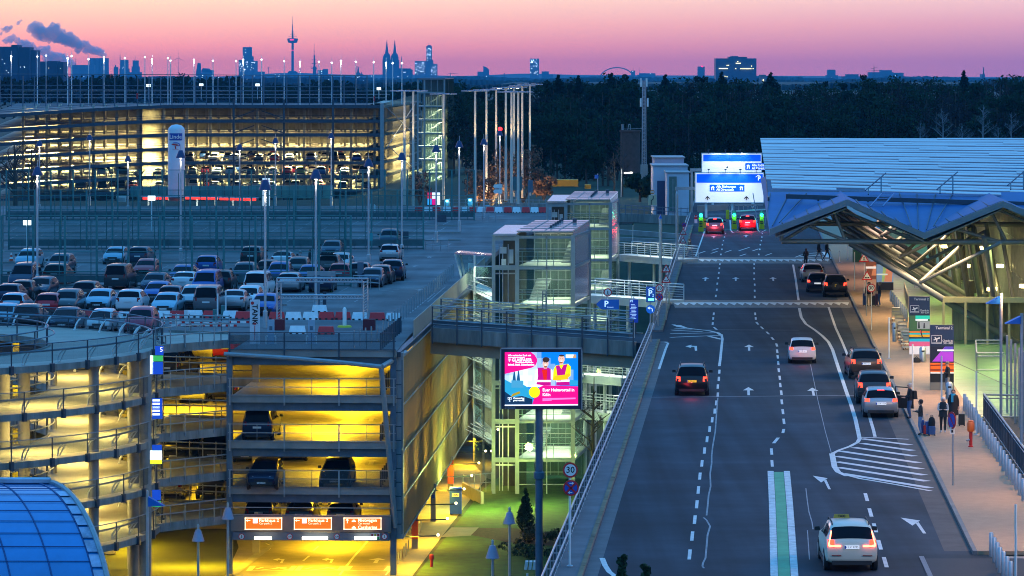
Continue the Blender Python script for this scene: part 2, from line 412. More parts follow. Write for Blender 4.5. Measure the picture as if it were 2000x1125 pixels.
# two paved speed tables with a zigzag painted front
for y0,y1,yb,x0,x1,w in((594,588,600,1320,1668,.16),(509,504,514,1345,1640,.14)):
 m=MB();da,db,dc=P(0,y0).y,P(0,y1).y,P(0,yb).y
 la,lb=xk(da)+.15,xk(db)+.15
 m.hexa([(la,dc,.002),(xr(dc)-.15,dc,.002),(xr(db)-.15,db,.002),(lb,db,.002)],[(la,da,.10),(xr(da)-.15,da,.10),(xr(db)-.15,db-.5,.10),(lb,db-.5,.10)])
 m.build('speed_table',mat('grey_red_pavers',(0.17,0.145,0.13),.8,noise=.3,scale=2),kind='structure')
 m=MB();n=22;wd=xr(da)-.3-la;dm=da-(da-dc)*.62;zt=.108
 for k in range(n):
  a=la+wd*k/n;b=la+wd*(k+1)/n;f=.62
  m.poly([(a,da-.05,.108),(b,da-.05,.108),((a+b)/2,dm,.10*(1-f)+.012)])
 m.poly([(la,dc-.15,.006),(xr(dc)-.3,dc-.15,.006),(xr(dc)-.3,dc+.1,.012),(la,dc+.1,.012)])
 m.poly([(la,da-.05,.108),(la+wd,da-.05,.108),(la+wd,da+.45,.106),(la,da+.45,.106)])
 m.build('zigzag_paint',white,kind='structure')
# railing along the left rim -----------------------------------------------------
rail=thing('bridge_railing','long galvanised double rail fence along the outer rim of the elevated road','railing',(xl(180),180,0.13))
for d0,d1 in((66,240),(248,405)):
 m=MB();dd=[d0]+[d for d in DD if d0<d<d1]+[d1]
 for h,off in((1.12,0),(1.0,.22)):m.path([(xl(d)+.06+off,d,.13+h)for d in dd],.035,6)
 m.path([(xl(d)+.06,d,.28)for d in dd],.02,5)
 m.build('handrail',steel,rail)
 m=MB();k=int((d1-d0)/2)
 for i in range(k+1):
  d=d0+(d1-d0)*i/k
  if 118<d<318:m=MB()
  m.box((xl(d)+.06,d,.66),(.06,.05,1.06));m.box((xl(d)+.17,d,1.13),(.2,.03,.04))
  if 118<d<318:m.build('post',steel,rail)
  elif i==k or d<=118<d0+(d1-d0)*(i+1)/k:m.build('post',steel,rail,kind='stuff')
 m=MB()
 for i in range(int((d1-d0)/.35)):
  d=d0+.35*i;m.box((xl(d)+.06,d,.72),(.014,.014,.85))
 m.build('infill_bars',dsteel,rail)
# ================================================================ near car park
LV=[0.5,-2.3,-5.1,-7.9,-10.7]
GO=V((X(765,225),225,0))
def G(a,b,z=0.0):p=GO+RG*a+UG*b;return V((p.x,p.y,z))
LIGHTS=[]
def area(loc,sx,sy,e,col,rot=(0,0,0),name='ceiling_lamp',spread=180):
 l=bpy.data.lights.new(name,'AREA');l.spread=R(spread);l.shape='RECTANGLE';l.size=sx;l.size_y=sy;l.energy=e;l.color=col
 o=bpy.data.objects.new(name,l);COL.objects.link(o);o.location=loc;o.rotation_euler=rot;return o
def point(loc,e,col,r=.1,name='lamp_light'):
 l=bpy.data.lights.new(name,'POINT');l.energy=e;l.color=col;l.shadow_soft_size=r
 o=bpy.data.objects.new(name,l);COL.objects.link(o);o.location=loc;return o
def spot(loc,aim,e,col,ang=60,blend=.5,r=.05,name='spot_lamp'):
 l=bpy.data.lights.new(name,'SPOT');l.energy=e;l.color=col;l.spot_size=R(ang);l.spot_blend=blend;l.shadow_soft_size=r
 o=bpy.data.objects.new(name,l);COL.objects.link(o);o.location=loc
 o.rotation_euler=(V(aim)-V(loc)).to_track_quat('-Z','Y').to_euler();return o
YEL=(1.0,0.59,0.015);PALE=(1.0,0.74,0.20)
floor_m=mat('garage_floor',(0.30,0.28,0.24),.55,noise=.18,scale=.25,bump=.1,spec=.6)
soffit=mat('soffit',(0.20,0.19,0.17),.8,noise=.15,scale=.6)
balus=glass('balustrade_glass',(.80,.84,.86),.3,.1,.16,(.25,.28,.30))
mesh_m=glass('perforated_metal',(.55,.5,.4),.0,.6,.84,(.46,.39,.24))
gar=thing('car_park','open car park with yellow lit floors and mesh side, roof deck full of cars','car park',tuple(G(-5,0,GZ)),AG)
# slabs
deckpoly=[G(-9.9,0),G(.3,0),P(800,655,.5),P(850,606,.5),P(925,540,.5),P(962,498,.5),P(1000,468,.5),P(1080,432,.5),P(1100,402,.5)]
deckpoly=[(p.x,p.y)for p in deckpoly]+[(-80,452),(-64,236),(G(-9.9,12).x,G(-9.9,12).y)]
m=MB();m.prism(deckpoly,.1,.5);m.build('roof_deck',deckmat,gar)
for z in LV[1:]:
 m=MB();q=[G(-9.9,0),G(.2,0),G(.2,78),G(-60,78),G(-60,14),G(-9.9,12)]
 m.prism([(p.x,p.y)for p in q],z-.35,z);m.build('floor_slab',floor_m,gar)
# front edge: kerb, blue beam, rails and glass on each storey
for i,z in enumerate(LV):
 if i==4:break
 m=MB();m.bar(G(-10,-.12,z-.13),G(.3,-.12,z-.13),.25,.42);m.build('edge_kerb',concrete,gar)
 m=MB();m.bar(G(-9.8,.25,z-.62),G(.1,.25,z-.62),.25,.5);m.build('edge_beam',bsteel,gar)
 m=MB()
 for h in(1.15,.62,.12):m.bar(G(-10,-.3,z+h),G(.3,-.3,z+h),.05,.05)
 for k in range(4):a=-9.9+3.35*k;m.bar(G(a,-.3,z-.5),G(a,-.3,z+1.15),.09,.09)
 for k in range(7):a=-9.9+1.675*k;m.bar(G(a,-.3,z+.1),G(a,-.3,z+1.13),.03,.03)
 m.build('front_railing',dsteel if i==0 else gsteel,gar)
 q0,q1=G(-9.9,-.34,z+.1),G(.25,-.34,z+.1);m=MB()
 if i in(0,3):m.extr([q0,q1,q1+V((0,0,1.0)),q0+V((0,0,1.0))],UG*.015);m.build('glass_balustrade',balus,gar)
# set-back front, left part
for i,z in enumerate(LV):
 m=MB();m.bar(G(-60,13.6,z-.2),G(-9.9,12,z-.2),.3,.55);m.build('edge_kerb',stained,gar)
 m=MB()
 for h in(1.1,.6):m.bar(G(-60,13.4,z+h),G(-9.9,11.8,z+h),.05,.05)
 for k in range(26):t=k/25;m.bar(G(-60+50*t,13.4-1.6*t,z),G(-60+50*t,13.4-1.6*t,z+1.1),.05,.05)
 m.build('rear_railing',dsteel,gar)
# columns
for a,b,r in((-9.95,.1,.17),(.1,.1,.19)):
 m=MB();m.box(G(a,b,(GZ+.3)/2),(.36,.36,-GZ-.0),AG);m.build('corner_column',bsteel,gar)
for a in(-9.6,-19,-28,-37):
 for b in(10.5,26,42,58):
  m=MB()
  for k in range(5):
   z0=LV[k+1]if k<4 else GZ
   m.box(G(a if b<40 else a+.5,b+(2 if b<11 and a<-10 else 0),(z0+LV[k]-.35)/2),(.45,.45,LV[k]-.35-z0),AG)
  m.build('column',concrete,gar)
# back wall
m=MB();m.bar(G(-60,77,-6.5),G(.2,77,-6.5),.3,13.5);m.build('rear_wall',soffit,gar)
# bay lines on the floors
m=MB()
for z in LV[1:]:
 for k in range(13):
  b=3+2.6*k
  for a0,a1 in((-9.4,-5.6),):dash_a,dash_b=G(a0+1.2,b+1.6),G(a1,b);stroke(m,[dash_a,dash_b],.12,z+.004)
  stroke(m,[G(-3.2,b+.6),G(-.9,b)],.1,z+.004)
  stroke(m,[G(-24,b+13),G(-20,b+12)],.12,z+.004)
 stroke(m,[G(-9.4,11),G(-3.4,10.7)],.1,z+.004)
 for k in range(7):stroke(m,[G(-6.4,13+.5*k),G(-4.4,12.8+.5*k)],.12,z+.004)
 c=G(-2.6,15)
 for q in([(-.15,-1.5),(.15,-1.5),(.15,.4),(-.15,.4)],[(-.5,.4),(.5,.4),(0,1.5)]):m.poly([(c.x+x,c.y+y,z+.005)for x,y in q])
m.build('floor_lines',mat('lane_paint',(.6,.58,.5),.6,noise=.15,scale=2),gar)
# guard posts along the inner edge of every floor
for i,z in enumerate(LV[:4]):
 for k in range(12):
  q=MB();p=G(-.75,.9+1.35*k,z);q.tube(p,p+V((0,0,1.05)),.06,8);q.build('guard_post',dsteel,gar)
# side screen of perforated metal, with parapet panel above
m=MB();n=30
for k in range(n):
 b0,b1=.6+78.4*k/n,.6+78.4*(k+1)/n-.06
 for z0,z1 in((-11.0,-8.6),(-8.55,-5.75),(-5.7,-2.9),(-2.85,.05)):
  m.extr([G(.55,b0,z0),G(.55,b1,z0),G(.55,b1,z1),G(.55,b0,z1)],RG*.02)
m.build('mesh_screen',mesh_m,gar)
m=MB()
for k in range(16):b=.6+78.4*k/15;m.bar(G(.45,b,-11.0),G(.45,b,.4),.07,.12)
for z in(-11.0,-8.58,-5.72,-2.87,.1):m.bar(G(.62,.5,z),G(.62,79,z),.06,.07)
m.build('screen_frame',gsteel,gar)
m=MB();m.bar(G(.45,.5,-5.3),G(.45,1.1,-5.3),.4,11.4);m.build('corner_panel',gsteel,gar)
m=MB();m.extr([G(.5,10,.55),G(.5,86,.55),G(.5,86,1.7),G(.5,10,1.7)],RG*.05);m.build('parapet_panel',mat('parapet_metal',(.33,.33,.31),.5,.4,noise=.1,scale=1),gar)
m=MB();m.bar(G(.35,.2,.3),G(.6,80,.3),.35,.3);m.build('side_beam',dsteel,gar)
# pointed canopy tube and leaning corner post
m=MB();m.path([G(-10.2,-.6,.35),G(-6,-1.1,.15),G(-3,-1.6,-.05),G(-.4,-2.3,-.25)],.14,8);m.path([G(-.4,-2.3,-.25),G(.6,3,.2)],.16,8)
m.build('canopy_tube',gsteel,gar,smooth=True)
m=MB();m.tube(G(-.45,-2.2,-.3),G(.25,-.2,-10.2),.16,10);m.build('leaning_post',gsteel,gar,smooth=True)
m=MB()
for z in range(12):m.tube(G(.3,-.3,-10+z*.85),G(.62,-.3,-10+z*.85),.03,6)
m.bar(G(.66,-.3,-10.6),G(.66,-.3,0),.05,.05);m.build('service_ladder',dsteel,gar)
# uplights on arms along the foot of the screen
for k in range(9):
 b=3.5+8.2*k;p=G(.55,b,-11.25);e=G(2.6,b-.25,-11.15)
 m=MB();m.bar(p,e,.06,.08);m.build('lamp_arm',dsteel,gar)
 m=MB();m.ball(e+V((0,0,.05)),.09,8);m.build('uplight',emi('warm_lamp',(1,.8,.35),7),gar)
 spot(e+V((0,0,.25)),G(.4,b+.2,-6),1900,(1,.68,.07),66,.9)
# entrance fascia
zt,zb=Z(1009,224.4),Z(1040,224.4)
m=MB();m.bar(G(-9.8,-.45,(zt+zb)/2),G(0,-.45,(zt+zb)/2),.2,zt-zb);m.build('entrance_fascia',mat('fascia_grey',(.17,.18,.17),.5,.3,noise=.15,scale=1),gar)
z2,z3=Z(1041,224.4),Z(1057,224.4)
m=MB();m.bar(G(-9.7,-.4,(z2+z3)/2),G(-.1,-.4,(z2+z3)/2),.22,z2-z3);m.build('lower_fascia',mat('fascia_blue',(.10,.15,.22),.5,.2,noise=.1,scale=1),gar)
m=MB()
for h in(.05,.5):m.bar(G(-9.8,-.5,zt+h),G(0,-.5,zt+h),.06,.05)
m.build('fascia_rail',gsteel,gar)
m=MB()
for x0,x1 in((497,530),(590,640),(692,735)):
 m.bar(D(x0,1051,224.1)-UG*.0,D(x1,1051,224.1),.05,.16)
m.build('tube_light',emi('tube_light',(1,.86,.6),9),gar)
orange=emi('orange_sign_face',(.85,.16,.005),.9);wlet=emi('sign_lettering',(1,.9,.6),1.3)
def panel(m,px0,py0,px1,py1,d,th=.06):m.extr([D(px0,py1,d),D(px1,py1,d),D(px1,py0,d),D(px0,py0,d)],V((0,th,0)))
def board(name,label,px0,py0,px1,py1,d,face,th=.12,border=None,cat='sign',group=None):
 t=thing(name,label,cat,tuple(D((px0+px1)/2,py1,d)),0,group)
 m=MB();panel(m,px0,py0,px1,py1,d,th);m.build('face',face,t)
 if border:
  m=MB();w=F/d*.05
  for q in((px0,py0,px1,py0+w),(px0,py1-w,px1,py1),(px0,py0,px0+w,py1),(px1-w,py0,px1,py1)):panel(m,*q,d-.012,.01)
  m.build('border',border,t)
 return t
def txt(par,s,px,py,d,hpx,mt,align='LEFT',name='lettering',bold=0.0,sx=1.0):
 m=MB();m.text(s,hpx*d/F*1.42,D(px,py,d-.022),align=align,bold=bold,sx=sx);return m.build(name,mt,par)
for k,(x0,x1)in enumerate(((478,551),(574,648),(671,745))):
 t=board('direction_sign',['orange sign to the car park, beside the column at the end of the entrance beam','orange sign to the car park hanging in the middle of the entrance beam','orange car rental and carsharing sign over the entrance'][k],x0,1011,x1,1034.5,224.1,orange,.12,wlet,group='orange signs over the garage entrance')
 if k<2:
  txt(t,'Parkhaus 2',x0+28,1016.5,224.1,6.2,wlet,bold=.006);txt(t,'Car park 2',x0+28,1022.5,224.1,4,wlet)
  m=MB();panel(m,x0+16,1012.5,x0+25,1022,224.08,.01);m.build('parking_symbol',emi('white_symbol',(.9,.85,1),1.3),t)
  m=MB();panel(m,x0+5,1016,x0+11,1017.4,224.08,.01);m.extr([D(x0+2,1016.7,224.08),D(x0+6,1019,224.08),D(x0+6,1014.4,224.08)],V((0,.01,0)));m.build('arrow',wlet,t)
 else:
  txt(t,'Mietwagen',x0+28,1016.3,224.1,6,wlet,bold=.006);txt(t,'Car rental',x0+28,1022.5,224.1,4,wlet);txt(t,'Carsharing',x0+28,1030,224.1,6,wlet,bold=.006)
  m=MB();panel(m,x0+6.6,1015,x0+8,1022,224.08,.01);m.extr([D(x0+4,1016.5,224.08),D(x0+10.6,1016.5,224.08),D(x0+7.3,1013,224.08)],V((0,.01,0)));m.build('arrow',wlet,t)
  m=MB()
  for yy in(1014,1027):panel(m,x0+16,yy+3,x0+24,yy+5.4,224.08,.01);panel(m,x0+18,yy+1,x0+22,yy+3,224.075,.01)
  m.build('car_symbol',wlet,t)
red=mat('sign_red',(.55,.015,.02),.5,noise=.05);swhite=mat('sign_white',(.78,.78,.76),.5,noise=.04);sblue=mat('sign_blue',(.01,.07,.42),.5,noise=.05);sblack=mat('sign_black',(.01,.01,.012),.6,noise=0)
def roundel(par,px,py,d,rpx,s=None,face=swhite,ring=red,lsize=1.15):
 r=rpx*d/F;c=D(px,py,d)
 m=MB();m.disc(c,r,.02,28);m.build('red_ring',ring,par)
 m=MB();m.disc(c+V((0,-.021,0)),r*.76,.006,28);m.build('sign_face',face,par)
 if s:m=MB();m.text(s,r*lsize,c+V((0,-.032,0)),align='CENTER',bold=.004);m.build('number',sblack,par)
for k,(x,s,lb)in enumerate(((472,'5','speed limit 5 roundel on the entrance beam beside the column nearer the spiral ramp'),(566,'1,95','height limit roundel between the first two tube lights of the entrance'),(658,'1,95','height limit roundel between the last two tube lights of the entrance'),(751,'5','small speed limit 5 roundel at the mesh screen end of the entrance beam'))):
 t=thing('limit_sign',lb,'sign',tuple(D(x,1054,224)),0,'round limit signs on the entrance beam');roundel(t,x,1048,224.0,6,s,lsize=1.2 if len(s)<2 else .8)
t=thing('lane_symbol_panel','white panel with red, yellow and green squares over the entrance','sign',tuple(D(733,1053,224)))
m=MB();panel(m,724,1042,742,1053,224.1,.03);m.build('face',swhite,t)
for q,c in(((725,1043,729,1047),'r'),((731,1043,735,1047),'y'),((736.5,1043,741,1047),'r'),((736.5,1049,741,1053),'g')):
 m=MB();panel(m,*q,224.08,.01);m.build('square',{'r':red,'y':mat('sign_yellow',(.7,.5,.02),.5,noise=0),'g':mat('sign_green',(.02,.35,.05),.5,noise=0)}[c],t)
# drive markings in front of the entrance
m=MB();zz=GZ+.02
def gsp(px,w):stroke(m,[P(x,y,GZ)for x,y in px],w,GZ+.045)
gsp([(456,1125),(500,1092),(527,1073),(529,1067),(520,1063)],.12);gsp([(663,1125),(690,1090),(718,1058)],.16)
for a,b in(((592,1097),(604,1087)),((612,1077),(622,1068))):gsp([a,b],.13)
gsp([(753,1125),(768,1106)],.12)
for x0,x1 in((486,577),(580,672),(676,764)):
 for q in([(x0+8,1107),(x1,1107)],[(x0,1115.5),(x1-10,1115.5)]):gsp(q,.12)
 gsp([(x0,1116),(x0+8,1107)],.35);gsp([(x1-10,1116),(x1-2,1107)],.35)
for x0 in(500,596):gsp([(x0,1113),(x0+14,1109),(x0+40,1109),(x0+62,1114)],.22);gsp([(x0+10,1115),(x0+34,1112),(x0+60,1109)],.2)
for x,k in((544,'left'),(640,'left'),(736,'up')):arrow(x,1096,2.4,k,UG,GZ+.045,m,.9,GZ)
m.build('driveway_markings',mat('lane_paint',(.6,.58,.5)),kind='structure')
area((X(370,230),230,-11.4),6,2,1500,YEL,name='drive_lamp')
# ceiling lamps of the near car park (all hang below the slabs)
for i,z in enumerate(LV[:4]):
 e=[680,1500,850,780][i]
 for a,b,s in((-4.6,8,1),(-4.6,22,1),(-3.5,38,.8),(-16,20,1),(-28,22,1),(-15,38,.6),(-40,22,.7)):
  area(G(a,b,z-.5),1.4,5,e*s,YEL,(0,0,AG))
for a,b in((-5,2),(-5,14),(-8,28),(-3,40),(-18,12),(-26,16),(-34,20)):area(G(a,b,LV[4]-.5),1.4,5,1150,YEL,(0,0,AG))
area(G(-5,-1.6,-11.3),8,.5,1000,YEL,(R(-18),0,AG),'entrance_lamp')
for b in(4,16,30,46,62):area(G(1.1,b,-11.2),.6,5,600,YEL,(0,0,AG),'wall_foot_lamp')
# ================================================================ on the roof deck of the near car park
DZ=.5
def Pd(px,py):return P(px,py,DZ)
wire=glass('wire_netting',(.80,.90,.90),.0,.5,.10,(.05,.16,.17))
# three tall glare fences across the deck
for d,x0,x1,npost,lab,xoff in((289.6,-60,690,13,'tall teal fence on the deck, the one right behind the rows of parked cars',62.2),(347,-40,828,18,'tall teal fence across the empty middle of the deck',51.3),(411,-20,929,22,'tall teal fence at the back of the deck near the petrol station',43.8)):
 s=F/d;t=thing('glare_fence',lab,'fence',(X(x0,d),d,DZ),0,'tall fences across the deck')
 xa=[x1-xoff*k for k in range(npost)]
 if d<300:xa=[685-62*k for k in range(12)]
 elif d<400:xa=[827-50.6*k for k in range(17)]
 else:xa=[926-43.5*k for k in range(22)]
 for x in xa:
  m=MB();m.box((X(x,d),d,DZ+2.8),(.16,.2,5.6));m.build('post',green_steel,t)
  m=MB();m.box((X(x-13,d),d+.6,DZ+2.6),(.07,.08,5.2));m.build('back_stay',green_steel,t)
 a,b=X(xa[-1],d),X(xa[0],d)
 m=MB()
 for h,r in((5.6,.06),(2.75,.05),(1.2,.05)):m.box(((a+b)/2,d-.02,DZ+h),(b-a,r,r*1.3))
 m.build('rail',green_steel,t)
 m=MB()
 m.box(((a+b)/2,d-.06,DZ+.62),(b-a,.05,.55));m.box(((a+b)/2,d-.09,DZ+.12),(b-a,.08,.12));m.box(((a+b)/2,d-.11,DZ+.98),(b-a,.06,.08))
 for k in range(int((b-a)/1.25)):m.box((a+1.25*k,d-.13,DZ+.5),(.05,.05,1))
 m.build('crash_barrier',mat('teal_barrier',(.05,.12,.13),.6,.2,noise=.3,scale=.8),t)
 m=MB();m.poly([(a,d-.01,DZ+1.0),(b,d-.01,DZ+1.0),(b,d-.01,DZ+5.55),(a,d-.01,DZ+5.55)]);m.build('netting',wire,t)
# sloping end of the barrier
 m=MB();e=b
 for dx in(0,.25):m.tube((e+.2,d-.2-dx,DZ+.9),(e+2.4,d-4.5-dx,DZ+1.1),.04,6);m.tube((e+.2,d-.2-dx,DZ+.5),(e+2.4,d-4.5-dx,DZ+.55),.03,6)
 for k in range(4):f=k/3;m.tube((e+.2+2.2*f,d-.3-4.3*f,DZ),(e+.2+2.2*f,d-.3-4.3*f,DZ+.95+.15*f),.035,6)
 m.build('end_rail',gsteel,t)
# marking lines of the bays, wheel-stop strips, grass tufts round the lamp feet
m=MB()
for y0 in(436,449,463,506,523,566,585):
 ln=9
 for k in range(34):
  x=-30+k*(F/P(0,y0,DZ).y)*2.5
  if x>(700 if y0>500 else 880):break
  stroke(m,[Pd(x,y0+ln*.5),Pd(x+ln*1.9,y0-ln*.5)],.11,DZ+.004)
for px in(((860,505),(915,503)),((835,590),(870,560)),((800,612),(850,572)),((880,478),(910,478)),((838,500),(842,504))):stroke(m,[Pd(*q)for q in px],.12,DZ+.004)
for k in range(4):stroke(m,[Pd(735+12*k,566-3*k),Pd(770+10*k,570-4*k)],.12,DZ+.005)
for x,y in((810,520),(838,502),(878,477),(820,566)):arrow(x,y,2.4,'up',UG,DZ+.006,m,.8,DZ)
m.build('bay_lines',mat('worn_bay_paint',(.22,.23,.24),.7,noise=.4,scale=1),kind='structure')
m=MB()
for y in(442,455.5,470,514,597):a,b=Pd(-40,y),Pd(900 if y<480 else 560,y);m.box(((a.x+b.x)/2,a.y,DZ+.07),(b.x-a.x,.3,.13))
m.build('wheel_stops',concrete,kind='structure')
# street lamps ------------------------------------------------------------
shade_m=mat('blue_lamp_shade',(.012,.04,.13),.4,.1,noise=.1,scale=3);lampglow=emi('lamp_glow',(1,.93,.82),4)
polem=mat('lamp_pole',(.50,.52,.54),.4,.5,noise=.12,scale=2)
def lamp(h,rad=.5):
 t=thing('street_lamp','','street lamp',(0,0,0))
 m=MB();m.lathe((0,0,0),[(.16,0),(.16,1.1),(.085,1.15),(.075,h),(.03,h+.05),(.025,h+.95)],10);m.build('pole',polem,t,True,True)
 m=MB();m.lathe((0,0,0),[(rad,h-.25),(rad,h-.2),(rad*.42,h+.42),(.05,h+.44)],14);m.build('shade',shade_m,t,True,True)
 m=MB();m.lathe((0,0,0),[(rad*.24,h-.3),(rad*.24,h-.24)],14);m.build('bulb_disc',lampglow,t,False,True)
 return t
L6=None
lamps=[(73,335,565,'pole lamp with blue cone shade rising among the cars near the spiral ramp'),(518,365,640,'pole lamp with blue cone shade beside the white tank pillar'),(617,342,606,'pole lamp with blue cone shade rising through the truss portal'),(353,302,510,'pole lamp with blue cone shade in front of the white gas silo'),(250,312,420,'pole lamp with blue cone shade in line with the small shopping trolley box'),(720,321,522,'pole lamp with blue cone shade at the end of the middle fence'),(785,307,502,'pole lamp with blue cone shade behind the silver hatchback and pickup on the deck'),(852,291,474,'cone shade pole lamp on the open deck lane before the lit stair tower'),(897,283,452,'pole lamp with blue cone shade left alone in front of the dark forest edge'),(945,278,425,'pole lamp with blue cone shade beside the row of tall reflector masts'),(468,289,425,'pole lamp with blue cone shade just past the petrol price pylon'),(175,270,402,'dim pole lamp behind the back fence, above the bare tree'),(77,282,418,'pole lamp with blue cone shade standing in the bare tree branches'),(538,276,402,'slim pole lamp before the lit floors near the price pylon'),(647,266,402,'slim pole lamp before the middle of the far car park'),(976,262,398,'pole lamp with a red light glowing behind its top')]
protos={}
for x,y0,y1,lb in lamps:
 b=Pd(x,y1);h=round(CZ-(y0-120)*b.y/F-DZ,1)
 if h not in protos:L=lamp(h,.42);protos[h]=L;L.location=b;L['label']=lb;L['group']='cone shade lamps on the deck';WM[L.name]=M.Translation(b)
 else:dup(protos[h],b,0,lb,'cone shade lamps on the deck')
 point(b+V((0,-.15,h-.7)),60,(1,.9,.75),.15)
t=thing('warning_light','glowing red warning lamp above the deck among the reflector masts','lamp',tuple(D(977,262,470)))
m=MB();m.ball(D(977,252,470),.26,10);m.build('glass_globe',emi('red_lamp',(1,.01,.01),9),t,True)
m=MB();m.tube(D(977,395,470),D(977,256,470),.08);m.build('pole',polem,t)
# lit white box signs on poles
for x,y0,y1,w,lb in((53,435,505,15,'glowing white box sign on a white pole beside the traffic cone'),(296,387,450,14,'glowing white box sign on a white pole in the empty deck before the silo')):
 b=Pd(x,y1);s=F/b.y;t=thing('box_sign',lb,'sign',b,0,'lit box signs on the deck')
 m=MB();m.tube(b,D(x,y0,b.y),.07);m.build('pole',wsteel,t)
 m=MB();m.box(D(x,y0,b.y),(w/s,.25,9/s));m.build('light_box',emi('light_box',(.85,1,.98),3.2),t)
# traffic cone
b=Pd(22,511);t=thing('traffic_cone','red and white traffic cone alone on the deck beside the glowing box sign','traffic cone',b)
m=MB();m.lathe(b,[(.2,.04),(.16,.25)],12);m.lathe(b,[(.12,.42),(.09,.6)],12);m.lathe(b,[(.05,.8),(.03,.85)],12);m.build('cone',mat('cone_red',(.7,.06,.02),.5,noise=.05),t)
m=MB();m.lathe(b,[(.16,.25),(.12,.42)],12);m.lathe(b,[(.09,.6),(.05,.8)],12);m.build('white_band',swhite,t)
m=MB();m.box(b+V((0,0,.02)),(.5,.5,.04));m.build('base',black,t)
# water-filled plastic barriers
redpl=mat('red_plastic',(.70,.016,.02),.45,noise=.1,scale=3);whpl=mat('white_plastic',(.80,.83,.84),.45,noise=.1,scale=3)
def barrier_at(loc,w,h,mt,lb,grp,rot=AG):
 t=thing('road_barrier',lb,'barrier',loc,rot,grp)
 m=MB();x=w/2;m.hexa([(-x,-.28,.0),(x,-.28,.0),(x,.28,.0),(-x,.28,.0)],[(-x*.84,-.1,h),(x*.84,-.1,h),(x*.84,.1,h),(-x*.84,.1,h)]);m.build('shell',mt,t,False,True)
 m=MB()
 for k in(-.5,0,.5):m.box((k*w*.75,-.29,.06),(.16,.06,.1))
 m.build('foot_slot',black,t,False,True)
 return t
row=[(475,623,'r'),(541,624,'r'),(573,624,'w'),(607,624,'w'),(638,624,'r'),(670,624,'r'),(703,625,'w'),(737,625,'r'),(769,626,'w')]
nm={'r':'red','w':'white'}
wh=['beside the tank pillar','at the foot of the portal post beside the pillar','first inside the portal','second inside the portal','third inside the portal','behind the white marker post','right of the marker post','outside the portal','at the end of the row by the guard posts']
for(x,y,c),w in zip(row,wh):barrier_at(Pd(x,y),1.12,.52,redpl if c=='r' else whpl,f'{nm[c]} plastic barrier {w}'.replace('right of','just past'),'plastic barriers across the front of the deck')
for x,y,c,w in((581,652,'w','alone on the forecourt between the two pay pillars'),(637,653,'r','alone on the forecourt beyond the second pay pillar'),(624,610,'w','alone at the foot of the sign under the portal')):barrier_at(Pd(x,y),1.1,.52,redpl if c=='r' else whpl,f'{nm[c]} plastic barrier {w}','plastic barriers across the front of the deck')
row=[(165,621,'r','behind the white hatchback and dark sedan'),(229,622,'r','between the white compact and the crimson crossover'),(246,623,'w','hidden half behind the crimson crossover'),(318,621,'w','just past the crimson crossover'),(347,621,'r','by the striped boards'),(381,620,'w','below the big grey van'),(412,621,'r','before the parking barrier machine'),(451,621,'w','between the teal machine and the red one')]
for x,y,c,w in row:barrier_at(Pd(x,y),1.15,.5,redpl if c=='r' else whpl,f'{nm[c]} plastic barrier {w}','plastic barriers across the front of the deck')
xs=[(818,'r'),(836,'w'),(853,'r'),(873,'w'),(888,'r'),(910,'w'),(922,'r'),(940,'w'),(957,'r'),(974,'w'),(992,'r'),(1009,'w'),(1027,'r'),(1044,'w'),(1060,'r')]
for k,(x,c)in enumerate(xs):barrier_at(Pd(x,415.5),.98,.66,redpl if c=='r' else whpl,f'{nm[c]} plastic barrier, {ORD[k]} from the fence in the row along the back of the deck','plastic barriers along the back of the deck',0)
# truss portal
t=thing('truss_portal','silver lattice truss portal standing on two dark red blocks on the deck','truss',Pd(628,640))
al=mat('aluminium',(.55,.57,.6),.35,.8,noise=.1,scale=4)
for x0,x1,yb in((541,549,634),(710,718,636)):
 m=MB();d=Pd(x0,yb).y
 for x in(x0,x1):m.tube(D(x,yb,d),D(x,543 if x in(541,718)else 549,d),.06,6)
 for k in range(16):y=yb-k*5.5;m.tube(D(x0,y,d),D(x1,y-5.5,d),.02,4)
 m.build('upright',al,t)
for y0,y1 in((543,550),(576,583)):
 m=MB();d=Pd(541,635).y
 for y in(y0,y1):m.tube(D(541 if y0==543 else 549,y,d),D(718 if y0==543 else 710,y+1,d),.055,6)
 for k in range(24):x=549+k*6.7;m.tube(D(x,y0,d),D(x+6.7,y1,d),.02,4);m.tube(D(x,y1,d),D(x+6.7,y0,d),.02,4)
 m.build('beam',al,t)
for x,lb in((543,0),(720,1)):
 m=MB();p=Pd(x+1,645);m.box(p+V((0,.2,.36)),(.78,.7,.72),AG);m.build('footing_block',mat('dark_red_block',(.14,.012,.02),.7,noise=.15,scale=2),t)
# standing sign under the portal
t=thing('portal_sign','broad dark blue sign column seen through the truss portal','sign',Pd(626,602));m=MB();d=Pd(626,602).y
m.box(D(619,570,d),(.42,.2,66*d/F));m.build('column',bsteel,t);m=MB();m.box(D(634,588,d+.3),(.25,.15,36*d/F));m.build('support',dsteel,t)
m=MB();m.extr([D(600,540,d),D(655,540,d),D(655,530,d),D(600,530,d)],V((0,.1,0)));m.build('sign_panel',gsteel,t)
